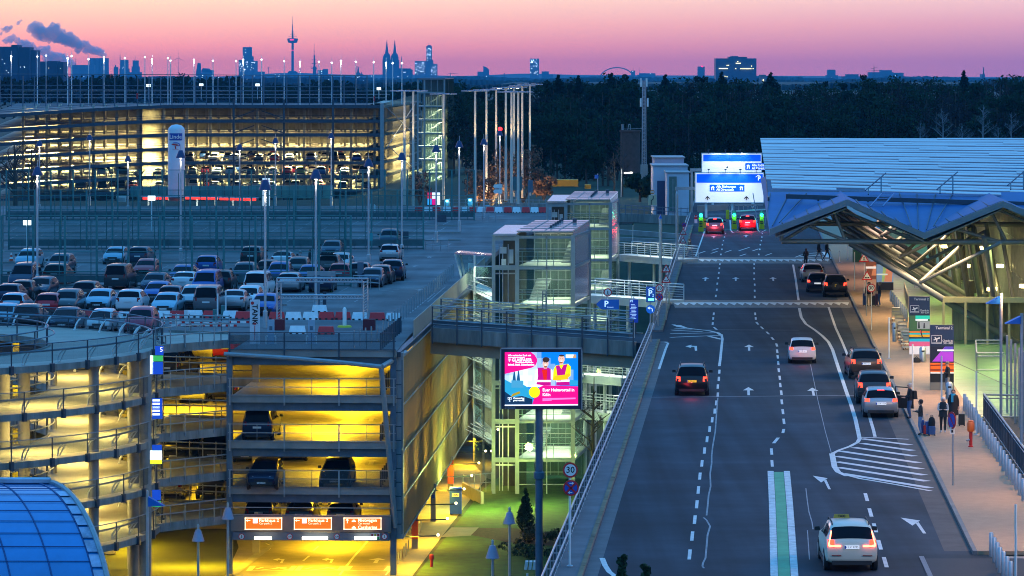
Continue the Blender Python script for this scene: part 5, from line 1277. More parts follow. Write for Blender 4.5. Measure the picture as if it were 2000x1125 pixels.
pill('far ad pillar with a rainbow coloured picture behind the two triangle signs',1712,511,1745,567,[((130,160,200),full(.1,.75)),((225,140,110),[(.45,.7),(.9,.7),(.98,.15),(.6,.15)]),((170,190,120),[(.3,.7),(.45,.7),(.6,.15),(.4,.15)]),((30,30,40),full(.72,1)),((235,240,240),[(0,.47),(.65,.47),(.65,.42),(0,.42)])],.1,False)
pill('small far ad pillar with a warm brown picture beside the pedestrian triangle sign',1691,511,1713,545,[((120,70,50),full(.0,1)),((200,130,90),[(.5,.8),(1,.8),(1,.2),(.7,.2)]),((240,240,240),full(.28,.4))],.01,False)
# roof walkway ladders and rails
for k,(x,y)in enumerate(((1690,372),(1830,370),(1968,362))):
 t=thing('roof_handrail',['slanting blue handrail on the louvred roof above the roof ladder','slanting blue handrail in the middle of the louvred roof edge','slanting blue handrail on the louvred roof at the frame edge'][k],'handrail',D(x,y,241),0,'handrails on the terminal roof');m=MB();m.tube(D(x,y,240.5),D(x+40,y-34,243),.045,6)
 for u in(6,31):m.tube(D(x+u,y-u*.85+1,241.5),D(x+u,y+8,240.5),.05,6)
 m.build('rail_tube',bsteel,t)
t=thing('roof_ladder','short blue ladder lying down the folded canopy roof','ladder',D(1715,400,236));m=MB()
for o in(0,24):m.tube(D(1700+o,403,235.5),D(1722+o,378,239),.05,6)
for k in range(6):f=k/5.0;a,b=D(1700,403,235.5).lerp(D(1722,378,239),f),D(1724,403,235.5).lerp(D(1746,378,239),f);m.bar(a,b,.28,.04)
m.build('rungs',mat('ladder_blue',(.10,.22,.42),.4,.3,noise=.1),t)
# ================================================================ far car park
FD=690.0;fs=F/FD
fg=thing('far_car_park','long far car park with pale lit storeys, dark slab edges and fenced roof deck','car park',(X(380,FD),FD,-9.5))
LY=[207,235.5,262.5,290,317,344,371]
lz=[Z(y,FD)for y in LY];base=Z(401,FD)
flm=mat('far_floor',(.42,.40,.33),.7,noise=.15,scale=.2)
x0,x1=X(-20,FD),X(745,FD);dep=46
def ydip(px,i):
 return 0.0 if px>330 else((330-px)/330.0)**1.3*1.75
pxs=[-30,0,40,80,120,160,200,240,280,330,350,745]
for i,z in enumerate(lz):
 m=MB()
 for a,b in zip(pxs,pxs[1:]):
  da,db=(3.5 if a<330 else 0)*math.cos(a/330*1.57)if a<330 else 0,(3.5*math.cos(b/330*1.57)if b<330 else 0)
  za,zb2=z-ydip(a,i),z-ydip(b,i)
  m.hexa([(X(a,FD),FD-da,za-.35),(X(b,FD),FD-db,zb2-.35),(X(b,FD),FD+dep,z-.35),(X(a,FD),FD+dep,z-.35)],[(X(a,FD),FD-da,za),(X(b,FD),FD-db,zb2),(X(b,FD),FD+dep,z),(X(a,FD),FD+dep,z)])
 m.build('floor_slab',flm if i else deckmat,fg)
 m=MB()
 for a,b in zip(pxs,pxs[1:]):
  da,db=(3.5*math.cos(a/330*1.57)if a<330 else 0),(3.5*math.cos(b/330*1.57)if b<330 else 0)
  za,zb2=z-ydip(a,i),z-ydip(b,i)
  m.bar((X(a,FD),FD-.3-da,za-.1),(X(b,FD),FD-.3-db,zb2-.1),.25,.6)
  for h in(.62,.95):m.bar((X(a,FD),FD-.3-da,za+h),(X(b,FD),FD-.3-db,zb2+h),.05,.06)
 m.build('slab_edge',dsteel,fg)
m=MB()
for px in list(range(40,745,46))+[265,272]:
 m=MB();m.box((X(px,FD),FD+4,(base+lz[0])/2),(.45,.5,lz[0]-base));m.build('column',mat('far_column',(.50,.48,.40),.7,noise=.1),fg)
for px in range(20,745,23):
 for o_,y_ in((0,20),(9,34)):m=MB();m.box((X(px+o_,FD),FD+y_,(base+lz[0])/2),(.4,.5,lz[0]-base));m.build('column',mat('far_column',(.50,.48,.40)),fg)
m=MB();m.lathe((X(283,FD),FD+9,base),[(2.3,0),(2.3,lz[0]-base)],24);m.build('ramp_core',mat('far_core',(.55,.52,.38),.7,noise=.1),fg,True)
m=MB();m.box((X(360,FD),FD+dep,(base+lz[0])/2),(75,.3,lz[0]-base));m.build('rear_wall',mat('far_back',(.40,.38,.30),.8,noise=.5,scale=.35,stretch=(1,1,2)),fg)
# steel bracing in front of the right half
m=MB()
for px in(457,555,651):m.box((X(px,FD),FD-.9,(base+lz[0])/2+.5),(.36,.3,lz[0]-base+1.5))
for i in range(6):
 zz=lz[i]
 for px,dx in((457,40),(555,-44)):
  if i%2==0 or True:m.bar((X(px,FD),FD-.8,lz[i]-2.3),(X(px+dx,FD),FD-.5,lz[i]-.9),.16,.18)
m.build('steel_bracing',dsteel,fg)
# mesh clad end and its diagonal rods
e0,e1=V((X(745,FD),FD,0)),V((X(822,FD+95),FD+95,0))
m=MB();m.poly([(e0.x,e0.y,base),(e1.x,e1.y,base),(e1.x,e1.y,lz[0]+1.6),(e0.x,e0.y,lz[0]+.4)]);m.build('mesh_end_screen',glass('far_mesh',(.6,.58,.5),0,.5,.6,(.30,.28,.22)),fg)
m=MB()
for i,z in enumerate(lz[:-1]):
 m.hexa([(e0.x-3,e0.y,z-.4),(e0.x,e0.y,z-.4),(e1.x,e1.y,z-.4),(e1.x-8,e1.y,z-.4)],[(e0.x-3,e0.y,z),(e0.x,e0.y,z),(e1.x,e1.y,z),(e1.x-8,e1.y,z)])
m.build('end_slabs',flm,fg)
m=MB();P0=lambda f,z:e0.lerp(e1,f)+V((.25,-.1,z))
for a,b in(((.1,lz[0]-.5),(.9,lz[3])),((.1,lz[3]),(.8,lz[0]-.5)),((.15,lz[3]),(.95,lz[6]))):m.bar(P0(*a),P0(*b),.14,.14)
m.box((e0.x+.1,e0.y-.3,(base+lz[0])/2),(.7,.4,lz[0]-base+1));m.build('diagonal_rods',gsteel,fg)
# roof deck: rails, fence with tall posts
m=MB()
for y in(190,185,180):m.box((X(370,FD+30),FD+(195-y)*4,Z(y,FD+30)),(X(790,FD)-X(-20,FD),.1,.12))
m.build('roof_rails',gsteel,fg)
fr_=thing('roof_fence','tall wire fence along the roof edge of the far car park','fence',(X(430,FD+3),FD+3,lz[0]));d=FD+3
for k in range(40):
 px=25+22.4*k-25
 if px>722:break
 m=MB();m.box((X(px,d),d,(Z(150,d)+lz[0])/2),(.2,.2,Z(147,d)-lz[0]));m.build('fence_post',bsteel,fr_)
m=MB()
for y in(146,168,176):m.bar((X(-20,d),d,Z(y-2,d)),(X(718,d),d,Z(y+2,d)),.1,.13)
m.build('fence_rail',bsteel,fr_)
m=MB();m.poly([(X(-20,d),d+.1,lz[0]),(X(718,d),d+.1,lz[0]),(X(718,d),d+.1,Z(150,d)),(X(-20,d),d+.1,Z(146,d))]);m.build('fence_netting',glass('far_netting',(.82,.86,.9),0,.5,.08,(.06,.1,.16)),fr_)
# roof lamps
rl=None
RX=[(22,108),(73,109),(90,107),(132,112),(140,108),(173,114),(203,110),(244,112),(283,110),(297,114),(328,112),(333,117),(379,115),(416,117),(461,118),(475,115),(511,115),(555,118),(586,119),(623,119),(648,121),(666,117),(695,119),(730,120),(754,121),(767,122),(785,122)]
glow=emi('roof_lamp_glow',(1,.97,.92),9)
for k,(x,y)in enumerate(RX):
 dd=FD+8+(k*7%5)*9;z=lz[0];h=Z(y,dd)-z;loc=V((X(x,dd),dd,z))
 t=thing('roof_lamp',f'thin roof lamp on the far car park, {ORD[k]} counted from the apartment towers','street lamp',loc,0,'lamps on the far roof deck')
 m=MB();m.tube(loc,loc+V((0,0,h)),.11,6,.08);m.tube(loc+V((0,0,h)),loc+V((0,0,h+.8)),.04,4);m.build('pole',wsteel,t)
 m=MB();m.ball(loc+V((0,-.1,h-.15)),.17,8,.7);m.build('lamp_head',glow,t,True)
 if k%3==0:point(loc+V((0,-.2,h-.5)),330,(1,.95,.85),.3)
for x,y,lb in((290,167,'small glowing white box on the far roof, beside the red post'),(393,166,'small glowing white box on the far roof near the silo top'),(503,166,'small glowing white box on the far roof before the television tower'),(740,173,'small glowing white box on the far roof near the stair tower')):
 d=FD+4;t=thing('roof_box_sign',lb,'sign',D(x,194,d),0,'lit boxes on the far roof');m=MB();m.box(D(x,y,d),(.75,.2,.5));m.build('light_box',emi('light_box',(.85,1,.98),3.2),t);m=MB();m.tube(D(x,194,d),D(x,y,d),.07);m.build('pole',wsteel,t)
for x,y0,y1,w,lb in((268,183,193,3,'small red post on the roof of the far car park'),(731,189,198,3,'small red box at the roof corner of the far car park')):
 t=thing('red_post',lb,'post',D(x,y1,FD+1));m=MB();m.box(D(x,(y0+y1)/2,FD+1),(w/fs,.2,(y1-y0)/fs));m.box(D(x,y0,FD+1),(w/fs*1.3,.3,.15));m.build('post_body',red,t)
# lamps under each far slab
FY=(1,.80,.34)
for i in range(6):
 e=[300,650,2300,3300,3300,2300][i]
 for px in(60,180,300,420,540,660):
  for dd,k in((5,1),(22,.9),(38,.7)):area((X(px,FD),FD+dd,lz[i]-.75),9,.6,e*k*(1.0 if not(i<2 and px>350)else .55),FY,name='far_lamp')
 area((X(770,FD),FD+45,lz[i]-.6),3,40,e*2.0,FY,(0,0,-.08),'far_lamp')
# its lit stair tower ---------------------------------------------------------
td=640;ft=thing('lit_stair_tower','tall lit glass stair tower at the mesh end of the far car park','stair tower',(X(845,td),td,Z(398,td)))
tz0,tz1=Z(398,td),Z(155,td)
m=MB()
for px in(816,829,868):m.box((X(px,td),td,(tz0+tz1)/2),(.3,.3,tz1-tz0))
for y in(155,181,207.5,234,260,286,312,338,365):m.bar((X(815,td),td-.1,Z(y,td)),(X(869,td),td-.1,Z(y,td)),.2,.2)
for px in(842,855):m.box((X(px,td),td-.05,(tz0+tz1)/2),(.1,.1,tz1-tz0))
m.build('steel_frame',gsteel,ft)
m=MB();m.poly([(X(829,td),td+.1,tz0),(X(868,td),td+.1,tz0),(X(868,td),td+.1,tz1),(X(829,td),td+.1,tz1)]);m.build('front_glazing',tg,ft)
m=MB()
for y in(181,207.5,234,260,286,312,338,365):
 z=Z(y,td);m.box((X(842,td),td+2.5,z),(4.6,4.4,.25))
m.build('landing',landing,ft)
m=MB();rnd=random.Random(2)
for y in(207,234,260,286,312,338,365):
 for k in range(7):m.box((X(832+5*k,td),td+.8+rnd.random()*2,Z(y-8,td)),(.07,.07,1.7))
 for k in range(8):m.box((X(836+3.3*k,td),td+3.2,Z(y-3-2.4*k,td)),(.5,1.0,.07))
m.build('stair_flight',landing,ft)
m=MB();m.box((X(849,td),td+5.6,(tz0+tz1)/2),(4.6,.2,tz1-tz0));m.build('rear_wall',mat('tower_back',(.06,.095,.095)),ft)
m=MB();m.poly([(X(869,td),td,tz0),(X(886,td+16),td+16,tz0),(X(886,td+16),td+16,tz1),(X(869,td),td,tz1)]);m.build('dark_side_screen',glass('side_screen',(.4,.45,.4),0,.5,.8,(.07,.09,.07)),ft)
m=MB();m.hexa([(X(815,td),td-.3,tz1),(X(869,td),td-.3,tz1),(X(886,td+16),td+16,tz1),(X(832,td+16),td+16,tz1)],[(X(815,td),td-.3,tz1+.2),(X(869,td),td-.3,tz1+.2),(X(886,td+16),td+16,tz1+.2),(X(832,td+16),td+16,tz1+.2)]);m.build('roof',bsteel,ft)
for k,y in enumerate((181,207.5,234,260,286,312,338)):area((X(850,td),td+2.6,Z(y,td)-.4),3,3,[60,320,520,640,660,660,660][k],(1,.95,.6),name='tower_lamp')
for k in range(5):m=MB();yy=200+40*k;m.bar(D(802,yy,td+3),D(817,yy-3,td),.1,.12);m.build('link_rail',gsteel,ft)
# tall reflector masts -----------------------------------------------------------
mirror=mat('reflector_mirror',(.55,.68,.85),.15,.9,noise=.1)
mastm=mat('mast_paint',(.62,.56,.48),.45,.2,noise=.12,scale=1.5)
mp=None
MX=[(790,178,400),(807,178,402),(866,184,390),(928,178,394),(950,176,388),(969,175,386),(988,172,392),(999,180,396),(1004,171,384),(1012,180,398),(1020,168,386),(1035,165,382)]
lbm=['beside the far mesh wall, outer of the pair','in front of the lit stair tower, inner of the pair','at the dark side of the lit stair tower','first of the group at the dark forest','second of the group at the dark forest','third of the group, just short of the red lamp','fourth of the group, just past the red lamp','fifth of the group, shorter than its neighbours','sixth of the group, half hidden','seventh of the group, in front of the brown tree','eighth of the group, nearly the tallest','last and tallest of the group at the forest']
for(x,y0,y1),lb in zip(MX,lbm):
 d=430+(400-y1)*3.0;bz=Z(y1,d);loc=V((X(x,d),d,bz));h=Z(y0,d)-bz
 t=thing('reflector_mast','tall mirror headed mast, '+lb,'light mast',loc,0,'tall reflector masts')
 m=MB();m.tube(loc,loc+V((0,0,h)),.17,10,.13);m.build('mast',mastm,t,True)
 m=MB()
 for dx in(-1.3,-.45,.45,1.3):m.box(loc+V((dx,0,h+.12-abs(dx)*.06)),(.72,.9,.06))
 m.tube(loc+V((-1.7,0,h)),loc+V((1.7,0,h)),.05,6);m.build('mirror_head',mirror,t)
 spot(loc+V((.0,-1.2,h*.35)),loc+V((0,0,h)),6000,(1,.74,.30),24,.9,name='mast_uplight')
# petrol station, silo, price pylon and what stands around ------------------------
sl=thing('gas_silo','tall white domed gas silo with a blue logo panel at the petrol station','silo',(X(344.5,470),470,Z(392,470)))
sx,sr=X(344.5,470),16.5*470/F;zb_,zt_=Z(392,470),Z(243,470)
m=MB();m.lathe((sx,470,zb_),[(sr,0),(sr,zt_-zb_-.75),(sr*.92,zt_-zb_-.45),(sr*.6,zt_-zb_-.12),(sr*.12,zt_-zb_)],28);m.build('tank',mat('silo_white',(.62,.64,.68),.35,.05,noise=.06,scale=1),sl,True)
m=MB();n=10
for k in range(n):
 a,b=-math.pi/2-.85+1.7*k/n,-math.pi/2-.85+1.7*(k+1)/n;r=sr*1.012
 m.add([(sx+r*math.cos(a),470+r*math.sin(a),Z(274,470)),(sx+r*math.cos(b),470+r*math.sin(b),Z(274,470)),(sx+r*math.cos(b),470+r*math.sin(b),Z(260,470)),(sx+r*math.cos(a),470+r*math.sin(a),Z(260,470))],[(0,1,2,3)])
m.build('blue_panel',mat('panel_blue',(.01,.06,.33),.4,noise=.05),sl)
m=MB();m.text('Linde',.72,(sx,470-sr*1.06,Z(267,470)),align='CENTER',bold=.008);m.build('lettering',swhite,sl)
m=MB();c=V((sx,470-sr*1.05,Z(284,470)));m.poly([c+V((-.55,0,.12)),c+V((.1,0,-.02)),c+V((.55,0,.02)),c+V((.2,0,.16)),c+V((-.4,0,.25))]);m.poly([c+V((-.12,0,-.05)),c+V((.05,0,-.08)),c+V((.1,0,-.42)),c+V((-.05,0,-.42))]);m.build('red_mark',red,sl)
m=MB();m.path([c+V((.55*math.cos(t),-.01,.1+.28*math.sin(t)))for t in np.linspace(-.6,2.2,8)],.05,5);m.build('blue_mark',sblue,sl)
m=MB();m.text('TotalEnergies',.16,(sx,470-sr*1.05,Z(291,470)),align='CENTER');m.build('small_lettering',red,sl)
st=thing('petrol_station','low petrol station with teal glass walls and a glowing red canopy edge','petrol station',(X(400,478),478,Z(400,478)))
teal=mat('teal_cladding',(.06,.26,.27),.3,.1,noise=.2,scale=.4,spec=.6)
m=MB();m.extr([D(255,384,485),D(650,388,485),D(650,362,485),D(255,364,485)],(0,.3,0));m.build('glass_wall',teal,st)
m=MB()
for k in range(24):m.box(D(262+16*k,374,484.8),(.08,.1,1.5))
m.build('wall_mullion',dsteel,st)
m=MB()
for a,b in(((279,387.5),(328,387.5)),((362,387),(425,388)),((429,388.5),(500,390))):p,q=D(*a,466),D(*b,466);m.bar(p,q,.5,.28)
m.build('canopy_edge',emi('red_canopy',(1,.03,.015),3.2),st)
m=MB();m.hexa([D(275,386,467),D(505,389,467),D(505,387,482),D(275,384,482)],[D(275,384,467),D(505,387,467),D(505,385,482),D(275,382,482)]);m.build('canopy_roof',bsteel,st)
m=MB()
for x in(290,320,385,420,455,490):m.box(D(x,395,474),(.2,.2,1.4))
m.build('canopy_post',wsteel,st)
for x in(300,395,470):point(D(x,392,473),120,(1,.9,.8),.3)
py=thing('price_pylon','white petrol price pylon with red logo above the deck fence','pylon sign',tuple(D(519,406,462)))
m=MB();panel(m,512.5,348,527,406,462,.3);m.build('panel',emi('pylon_white',(.9,.95,1),.55),py)
m=MB();m.extr([D(515,354,461.9),D(520,357,461.9),D(525,352,461.9),D(521,350.5,461.9)],(0,.02,0));m.extr([D(518,357,461.9),D(520.5,357,461.9),D(520.5,360,461.9),D(519,360,461.9)],(0,.02,0));m.build('red_mark',red,py)
m=MB()
for k in range(6):panel(m,515.5,372+5*k,524.5,374.6+5*k,461.9,.02)
m.build('price_digits',sblack,py)
t=thing('lit_poster','bright glowing poster screen behind the deck before the lit stair tower','screen',tuple(D(847,402,455)));m=MB();panel(m,833,374,861,402,455,.3);m.build('casing',dsteel,t)
for q,c in(((835,376,843,388),'red'),((835,388,843,400),'blue'),((844,376,851,388),'white'),((844,388,851,400),'pink'),((852,376,859.5,400),'white')):m=MB();panel(m,*q,454.95,.02);m.build('poster_patch',{'red':E('red2',S(220,40,80),1),'blue':E('blue2',S(60,170,230),1),'white':wt,'pink':pk}[c],t)
for x,y0,y1,lb in((873,389,402,'small glowing blue kiosk beside the lit poster'),(918,387,408,'glowing blue ticket machine at the back of the deck before the brown bushes'),(951,401,410,'small pale machine at the back barriers')):
 d=452;t=thing('ticket_kiosk',lb,'machine',D(x,y1,d),0,'lit machines at the back of the deck');w=5
 m=MB();panel(m,x-w,y0,x+w,y1,d,.5);m.build('housing',mat('kiosk_blue',(.08,.35,.5),.4,noise=.1),t);m=MB();panel(m,x-2.5,y0+2,x+2.5,y0+6,d-.03,.02);m.build('screen_face',emi('kiosk_glow',(.4,.9,1),3),t);point(D(x,y0+3,d-.8),30,(.4,.85,1),.1)
t=thing('trolley_box','small white basket sign on the deck before the petrol station','sign',D(238,396,455));m=MB();m.extr([D(229,394,455),D(246,394,455),D(247,382,455),D(227,382,455)],(0,.2,0));m.build('panel',swhite,t);m=MB()
for k in range(7):panel(m,231+2*k,386,232+2*k,393,454.9,.02)
m.build('bars',gsteel,t)
t=thing('direction_pointer','pair of white arrow signs on a post before the brown bushes','sign',D(975,400,450));m=MB()
for y in(364,374):m.extr([D(966,y+4,450),D(963,y,450),D(966,y-4,450),D(981,y-4,450),D(981,y+4,450)],(0,.08,0))
m.build('arrow_panel',swhite,t);m=MB();m.tube(D(975,402,450.2),D(975,358,450.2),.06);m.build('post',gsteel,t)
for x,y0,y1,w,lb in((1011,345,372,9,'dark green sign panel seen from behind on a post before the brown tree'),(1036,352,376,5,'slim blue sign panel at the brown tree')):
 t=thing('road_sign_back',lb,'sign',D(x,412,440));m=MB();panel(m,x-w,y0,x+w,y1,440,.1);m.build('panel',mat('sign_back',(.06,.14,.15),.5,.2,noise=.1)if w>6 else bsteel,t);m=MB();m.tube(D(x-3,412,440.2),D(x-3,y0,440.2),.07);m.build('post',gsteel,t)
for x,y1,lb in((725,418,'first of two white plastic slabs standing at the back fence'),(732,419,'second of two white plastic slabs standing at the back fence')):
 t=thing('white_slab',lb,'marker',Pd(x,y1),0,'white slabs');m=MB();d=Pd(x,y1).y;m.extr([D(x-1.4,y1,d),D(x+1.4,y1,d),D(x+1.2,y1-18,d),D(x-1.6,y1-20,d)],(0,.3,0));m.build('slab',swhite,t)
# right of the towers: sheds, chimney tower, radio mast, containers -----------------
md=520;t=thing('radio_mast','slender blue lattice radio mast with antennas rising before the forest','radio mast',D(1258,322,md));m=MB()
for dx in(-4,4,0):m.tube(D(1258+dx,335,md+(0 if dx else 1)),D(1258+dx*.75,157,md+(0 if dx else 1)),.07,6)
for k in range(24):y=325-7*k;m.bar(D(1254,y,md),D(1262,y-5,md),.04,.04);m.bar(D(1262,y,md),D(1254,y-5,md),.04,.04)
m.build('lattice',steel,t);m=MB()
for x,y in((1251.5,200),(1265,200),(1252,161),(1263,161)):m.box(D(x,y,md),(.25,.25,1.2))
m.build('antenna',wsteel,t);m=MB();m.box(D(1258,345,md),(1.0,1.0,3.4));m.build('mast_foot',concrete,t)
t=thing('brick_tower','stout round brown brick tower with railing beside the radio mast','tower',D(1230,335,530));m=MB();bz=Z(340,530);m.lathe((X(1231,530),530,bz),[(1.45,0),(1.4,Z(258,530)-bz),(1.55,Z(257,530)-bz),(1.55,Z(254,530)-bz)],20);m.build('shaft',mat('dark_brick',(.09,.05,.04),.8,noise=.3,scale=2),t,True);m=MB()
m.lathe((X(1216,530),530,Z(254,530)),[(.15,0),(.18,.8),(.3,.85)],8);m.path([D(1226,254,530),D(1228,243,530),D(1231,243,530),D(1231,254,530)],.05);m.bar(D(1212,252,530),D(1256,251,530),.06,.06);m.build('roof_gear',gsteel,t)
def shed(lb,x0,y0,x1,y1,d,mt,dp=8,top=None):
 t=thing('shed_building',lb,'building',D((x0+x1)/2,y1,d),0,'sheds by the toll');a,b=X(x0,d),X(x1,d);z0,z1=Z(y1,d),Z(y0,d)
 m=MB();m.box(((a+b)/2,d+dp/2,(z0+z1)/2),(b-a,dp,z1-z0));m.build('wall',mt,t);m=MB();m.box(((a+b)/2,d+dp/2,z1+.08),(b-a+.3,dp+.3,.16));m.build('roof',top or gsteel,t);return t,a,b,z0,z1
bluec=mat('blue_cladding',(.25,.33,.48),.5,.1,noise=.1,scale=.5);palec=mat('pale_cladding',(.50,.53,.62),.5,noise=.08,scale=.5)
t,a,b,z0,z1=shed('pale blue flat roofed building beside the overhead signs',1276,325,1343,425,455,palec)
m=MB();m.box(((a+b)/2-.8,454.9,z0+(z1-z0)*.36),(1.7,.1,(z1-z0)*.72));m.build('dark_gate',mat('gate_navy',(.02,.05,.13),.5,noise=.15),t)
shed('low blue building behind the pale one',1278,309,1336,330,475,bluec);t,a,b,z0,z1=shed('pale kiosk building with tall green window next to the overhead sign',1303,338,1346,430,448,palec,6)
m=MB();m.box((a+.7,447.9,(z0+z1)/2+.3),(.9,.1,(z1-z0)*.75));m.build('window',mat('green_window',(.08,.16,.14),.2,noise=.2),t);m=MB();m.box((a+.7,447.85,(z0+z1)/2),(.08,.1,(z1-z0)*.75));m.build('window_bar',gsteel,t)
for x,y0,y1,x1_,lb in((1351,332,395,1370,'upper grey portal beam with post behind the overhead sign'),(1322,368,430,1357,'lower grey portal beam with post before the pale kiosk building')):
 t=thing('portal_beam',lb,'gantry',D(x,y1,430));m=MB();m.bar(D(x-3,y0,430),D(x1_,y0,430),.35,.35);m.build('beam',gsteel,t);m=MB();m.bar(D(x,y1+20,430),D(x,y0,430),.25,.25);m.build('post',gsteel,t)
for x,y,w,lb in((1104,357,25,'yellow container among trees behind the farther stair tower'),(1148,364,6,'small yellow cabin at the end of the yellow container')):
 d=510;t=thing('yellow_container',lb,'container',D(x,y+7,d));m=MB();h=13 if w>10 else 8
 m.box(D(x,y,d),(2*w*d/F,2.4,h*d/F));m.build('shell',mat('container_yellow',(.55,.28,.01),.6,noise=.15,scale=1),t);m=MB()
 for k in range(int(w)):m.box(D(x-w+1+2*k,y,d-1.23),(.06,.06,h*d/F*.9))
 m.build('rib',mat('container_rib',(.42,.2,.01),.6,noise=0),t)
point(D(1104,347,505),160,(1,.7,.25),.3);point(D(1227,336,505),260,(1,.85,.5),.3)
t=thing('tube_lamp','short glowing tube lamp before the dark trees','lamp',D(1227,338,506));m=MB();m.bar(D(1220,338,506),D(1235,337,506),.15,.18);m.build('lamp_tube',emi('lamp_glow',(1,.93,.82),22),t);m=MB();m.tube(D(1213,385,506.3),D(1214,330,506.3),.08);m.bar(D(1213,338,506.3),D(1222,338,506.3),.06,.06);m.build('pole',gsteel,t)
t=thing('round_sign_board','cream board with a round sign above, standing behind the bank fence','sign',D(1274,402,440));m=MB();m.extr([D(1266,401,440),D(1283,401,440),D(1282,380,440),D(1267,381,440)],(0,.1,0));m.build('board',mat('cream_board',(.6,.48,.3),.6,noise=.05),t);m=MB();m.disc(D(1274,375,440),.27,.05,18);m.build('disc',mat('disc_orange',(.6,.22,.06),.5,noise=.05),t)
m=MB();panel(m,1271,374,1277,376,439.9,.02);m.build('bar',swhite,t);m=MB();m.path([D(1272,400,439.8),D(1272,392,439.8),D(1276,388,439.8),D(1276,383,439.8)],.05);m.build('line_symbol',sblack,t)
t=thing('bank_fence','grey rail fence along the retaining wall beyond the second footbridge','fence',D(1270,420,430));m=MB()
for y in(402,409):m.bar(D(1208,y-2,436),D(1345,y+6,425),.06,.08)
for k in range(12):x=1210+12*k;m.bar(D(x,420+k*.5,432-k*.5),D(x,400+k*.5,432-k*.5),.08,.08)
m.build('rail',bsteel,t);m=MB();m.bar(D(1195,424,436),D(1342,430,425),.5,1.0);m.build('retaining_wall',stained,t);m=MB();m.bar(D(1200,452,400),D(1340,462,385),.6,.5);m.bar(D(1200,466,396),D(1340,473,381),.5,.4);m.build('lower_wall',concrete,t)
t=thing('curved_parapet','dark parapet with rail across the back lane behind the barriers','parapet',D(1000,405,452));m=MB();m.bar(D(985,402,454),D(1068,404,448),.4,.8);m.build('wall',stained,t);m=MB()
for y in(390,396):m.bar(D(880,y-1,458),D(1068,y+1,450),.06,.06)
for k in range(16):m.bar(D(885+12*k,404,455),D(885+12*k,389,455),.07,.07)
m.build('rail',gsteel,t)
# ================================================================ trees
NPR=np.random.RandomState(4)
def leafcards(centers,radii,n,size,flat=.75,up=.3):
 """many small leaf-cluster faces spread through clump volumes -> vertex array"""
 c=np.repeat(np.array(centers),n,0);r=np.repeat(np.array(radii),n)
 u=NPR.normal(size=c.shape);u/=np.linalg.norm(u,axis=1)[:,None]
 p=c+u*(r*NPR.uniform(.35,1.05,len(r))**.6)[:,None]*np.array([1,1,flat])
 a=NPR.normal(size=c.shape);a/=np.linalg.norm(a,axis=1)[:,None]
 b=np.cross(a,NPR.normal(size=c.shape));b/=np.linalg.norm(b,axis=1)[:,None]+1e-9
 s=size*NPR.uniform(.5,1.3,len(r))[:,None]
 q=np.stack([p-a*s-b*s*.5,p+a*s-b*s*.4,p+a*s*.8+b*s*.6,p-a*s*.7+b*s*.5],1)
 g=np.cross(q[:,1]-q[:,0],q[:,3]-q[:,0]);nn=u*.75+np.array([0,-.05,.45]);nn/=np.linalg.norm(nn,axis=1)[:,None]
 fl=(g*nn).sum(1)<0;q[fl]=q[fl][:,::-1]
 return np.concatenate([q,np.repeat(nn[:,None],4,1)],2).reshape(-1,6)
def cards_obj(name,q,mt,parent=None,**kw):
 m=MB();m.v=[tuple(x[:3])for x in q];m.f=[(4*i,4*i+1,4*i+2,4*i+3)for i in range(len(q)//4)]
 if isinstance(mt,list):m.m=[int(x)for x in NPR.randint(0,len(mt),len(m.f))]
 else:m.m=[0]*len(m.f)
 o=m.build(name,mt,parent,True,**kw);o.data.normals_split_custom_set_from_vertices([tuple(x[3:])for x in q]);return o
fol=[mat('dark_needles',(.015,.045,.038),.9,noise=.4,scale=.15),mat('olive_foliage',(.024,.054,.030),.9,noise=.4,scale=.2),mat('bare_twigs',(.036,.034,.034),.9,noise=.4,scale=.2)]
for m_ in fol:
 nt=m_.node_tree;b_=nt.nodes['Principled BSDF'];tl=nt.nodes.new('ShaderNodeBsdfTranslucent');mx=nt.nodes.new('ShaderNodeMixShader');mx.inputs[0].default_value=.45
 nt.links.new(b_.inputs['Base Color'].links[0].from_socket,tl.inputs[0]);nt.links.new(b_.outputs[0],mx.inputs[1]);nt.links.new(tl.outputs[0],mx.inputs[2]);nt.links.new(mx.outputs[0],nt.nodes['Material Output'].inputs[0]);b_.inputs['Specular IOR Level'].default_value=.1
bark=mat('bark',(.06,.045,.035),.9,noise=.3,scale=3);paleb=mat('pale_birch_bark',(.17,.18,.20),.8,noise=.4,scale=2,stretch=(1,1,4))
def limbs(m,b,h,r,n,spread,rise,rnd,lev=2):
 m.tube(b,b+V((0,0,h*.55)),r,7,r*.6);m.tube(b+V((0,0,h*.55)),b+V((rnd.uniform(-.3,.3),0,h*.95)),r*.6,6,r*.15)
 for k in range(n):
  z=h*rnd.uniform(.28,.85);a=rnd.uniform(0,6.28);L=spread*rnd.uniform(.6,1.1)*(1.15-z/h);p=b+V((0,0,z));q=p+V((math.cos(a)*L,math.sin(a)*L,L*rise));m.tube(p,q,r*.32,5,r*.1,False)
  for j in range(3 if lev>1 else 0):
   f=rnd.uniform(.35,.95);s=p.lerp(q,f);e=s+V((rnd.uniform(-1,1),rnd.uniform(-1,1),rnd.uniform(.3,1.2)))*L*.42;m.tube(s,e,r*.14,4,r*.04,False)
   if lev>2:
    for _ in range(4):g=s.lerp(e,rnd.uniform(.3,1));m.tube(g,g+V((rnd.uniform(-1,1),rnd.uniform(-1,1),rnd.uniform(0,1.1)))*L*.25,r*.07,3,r*.03,False)
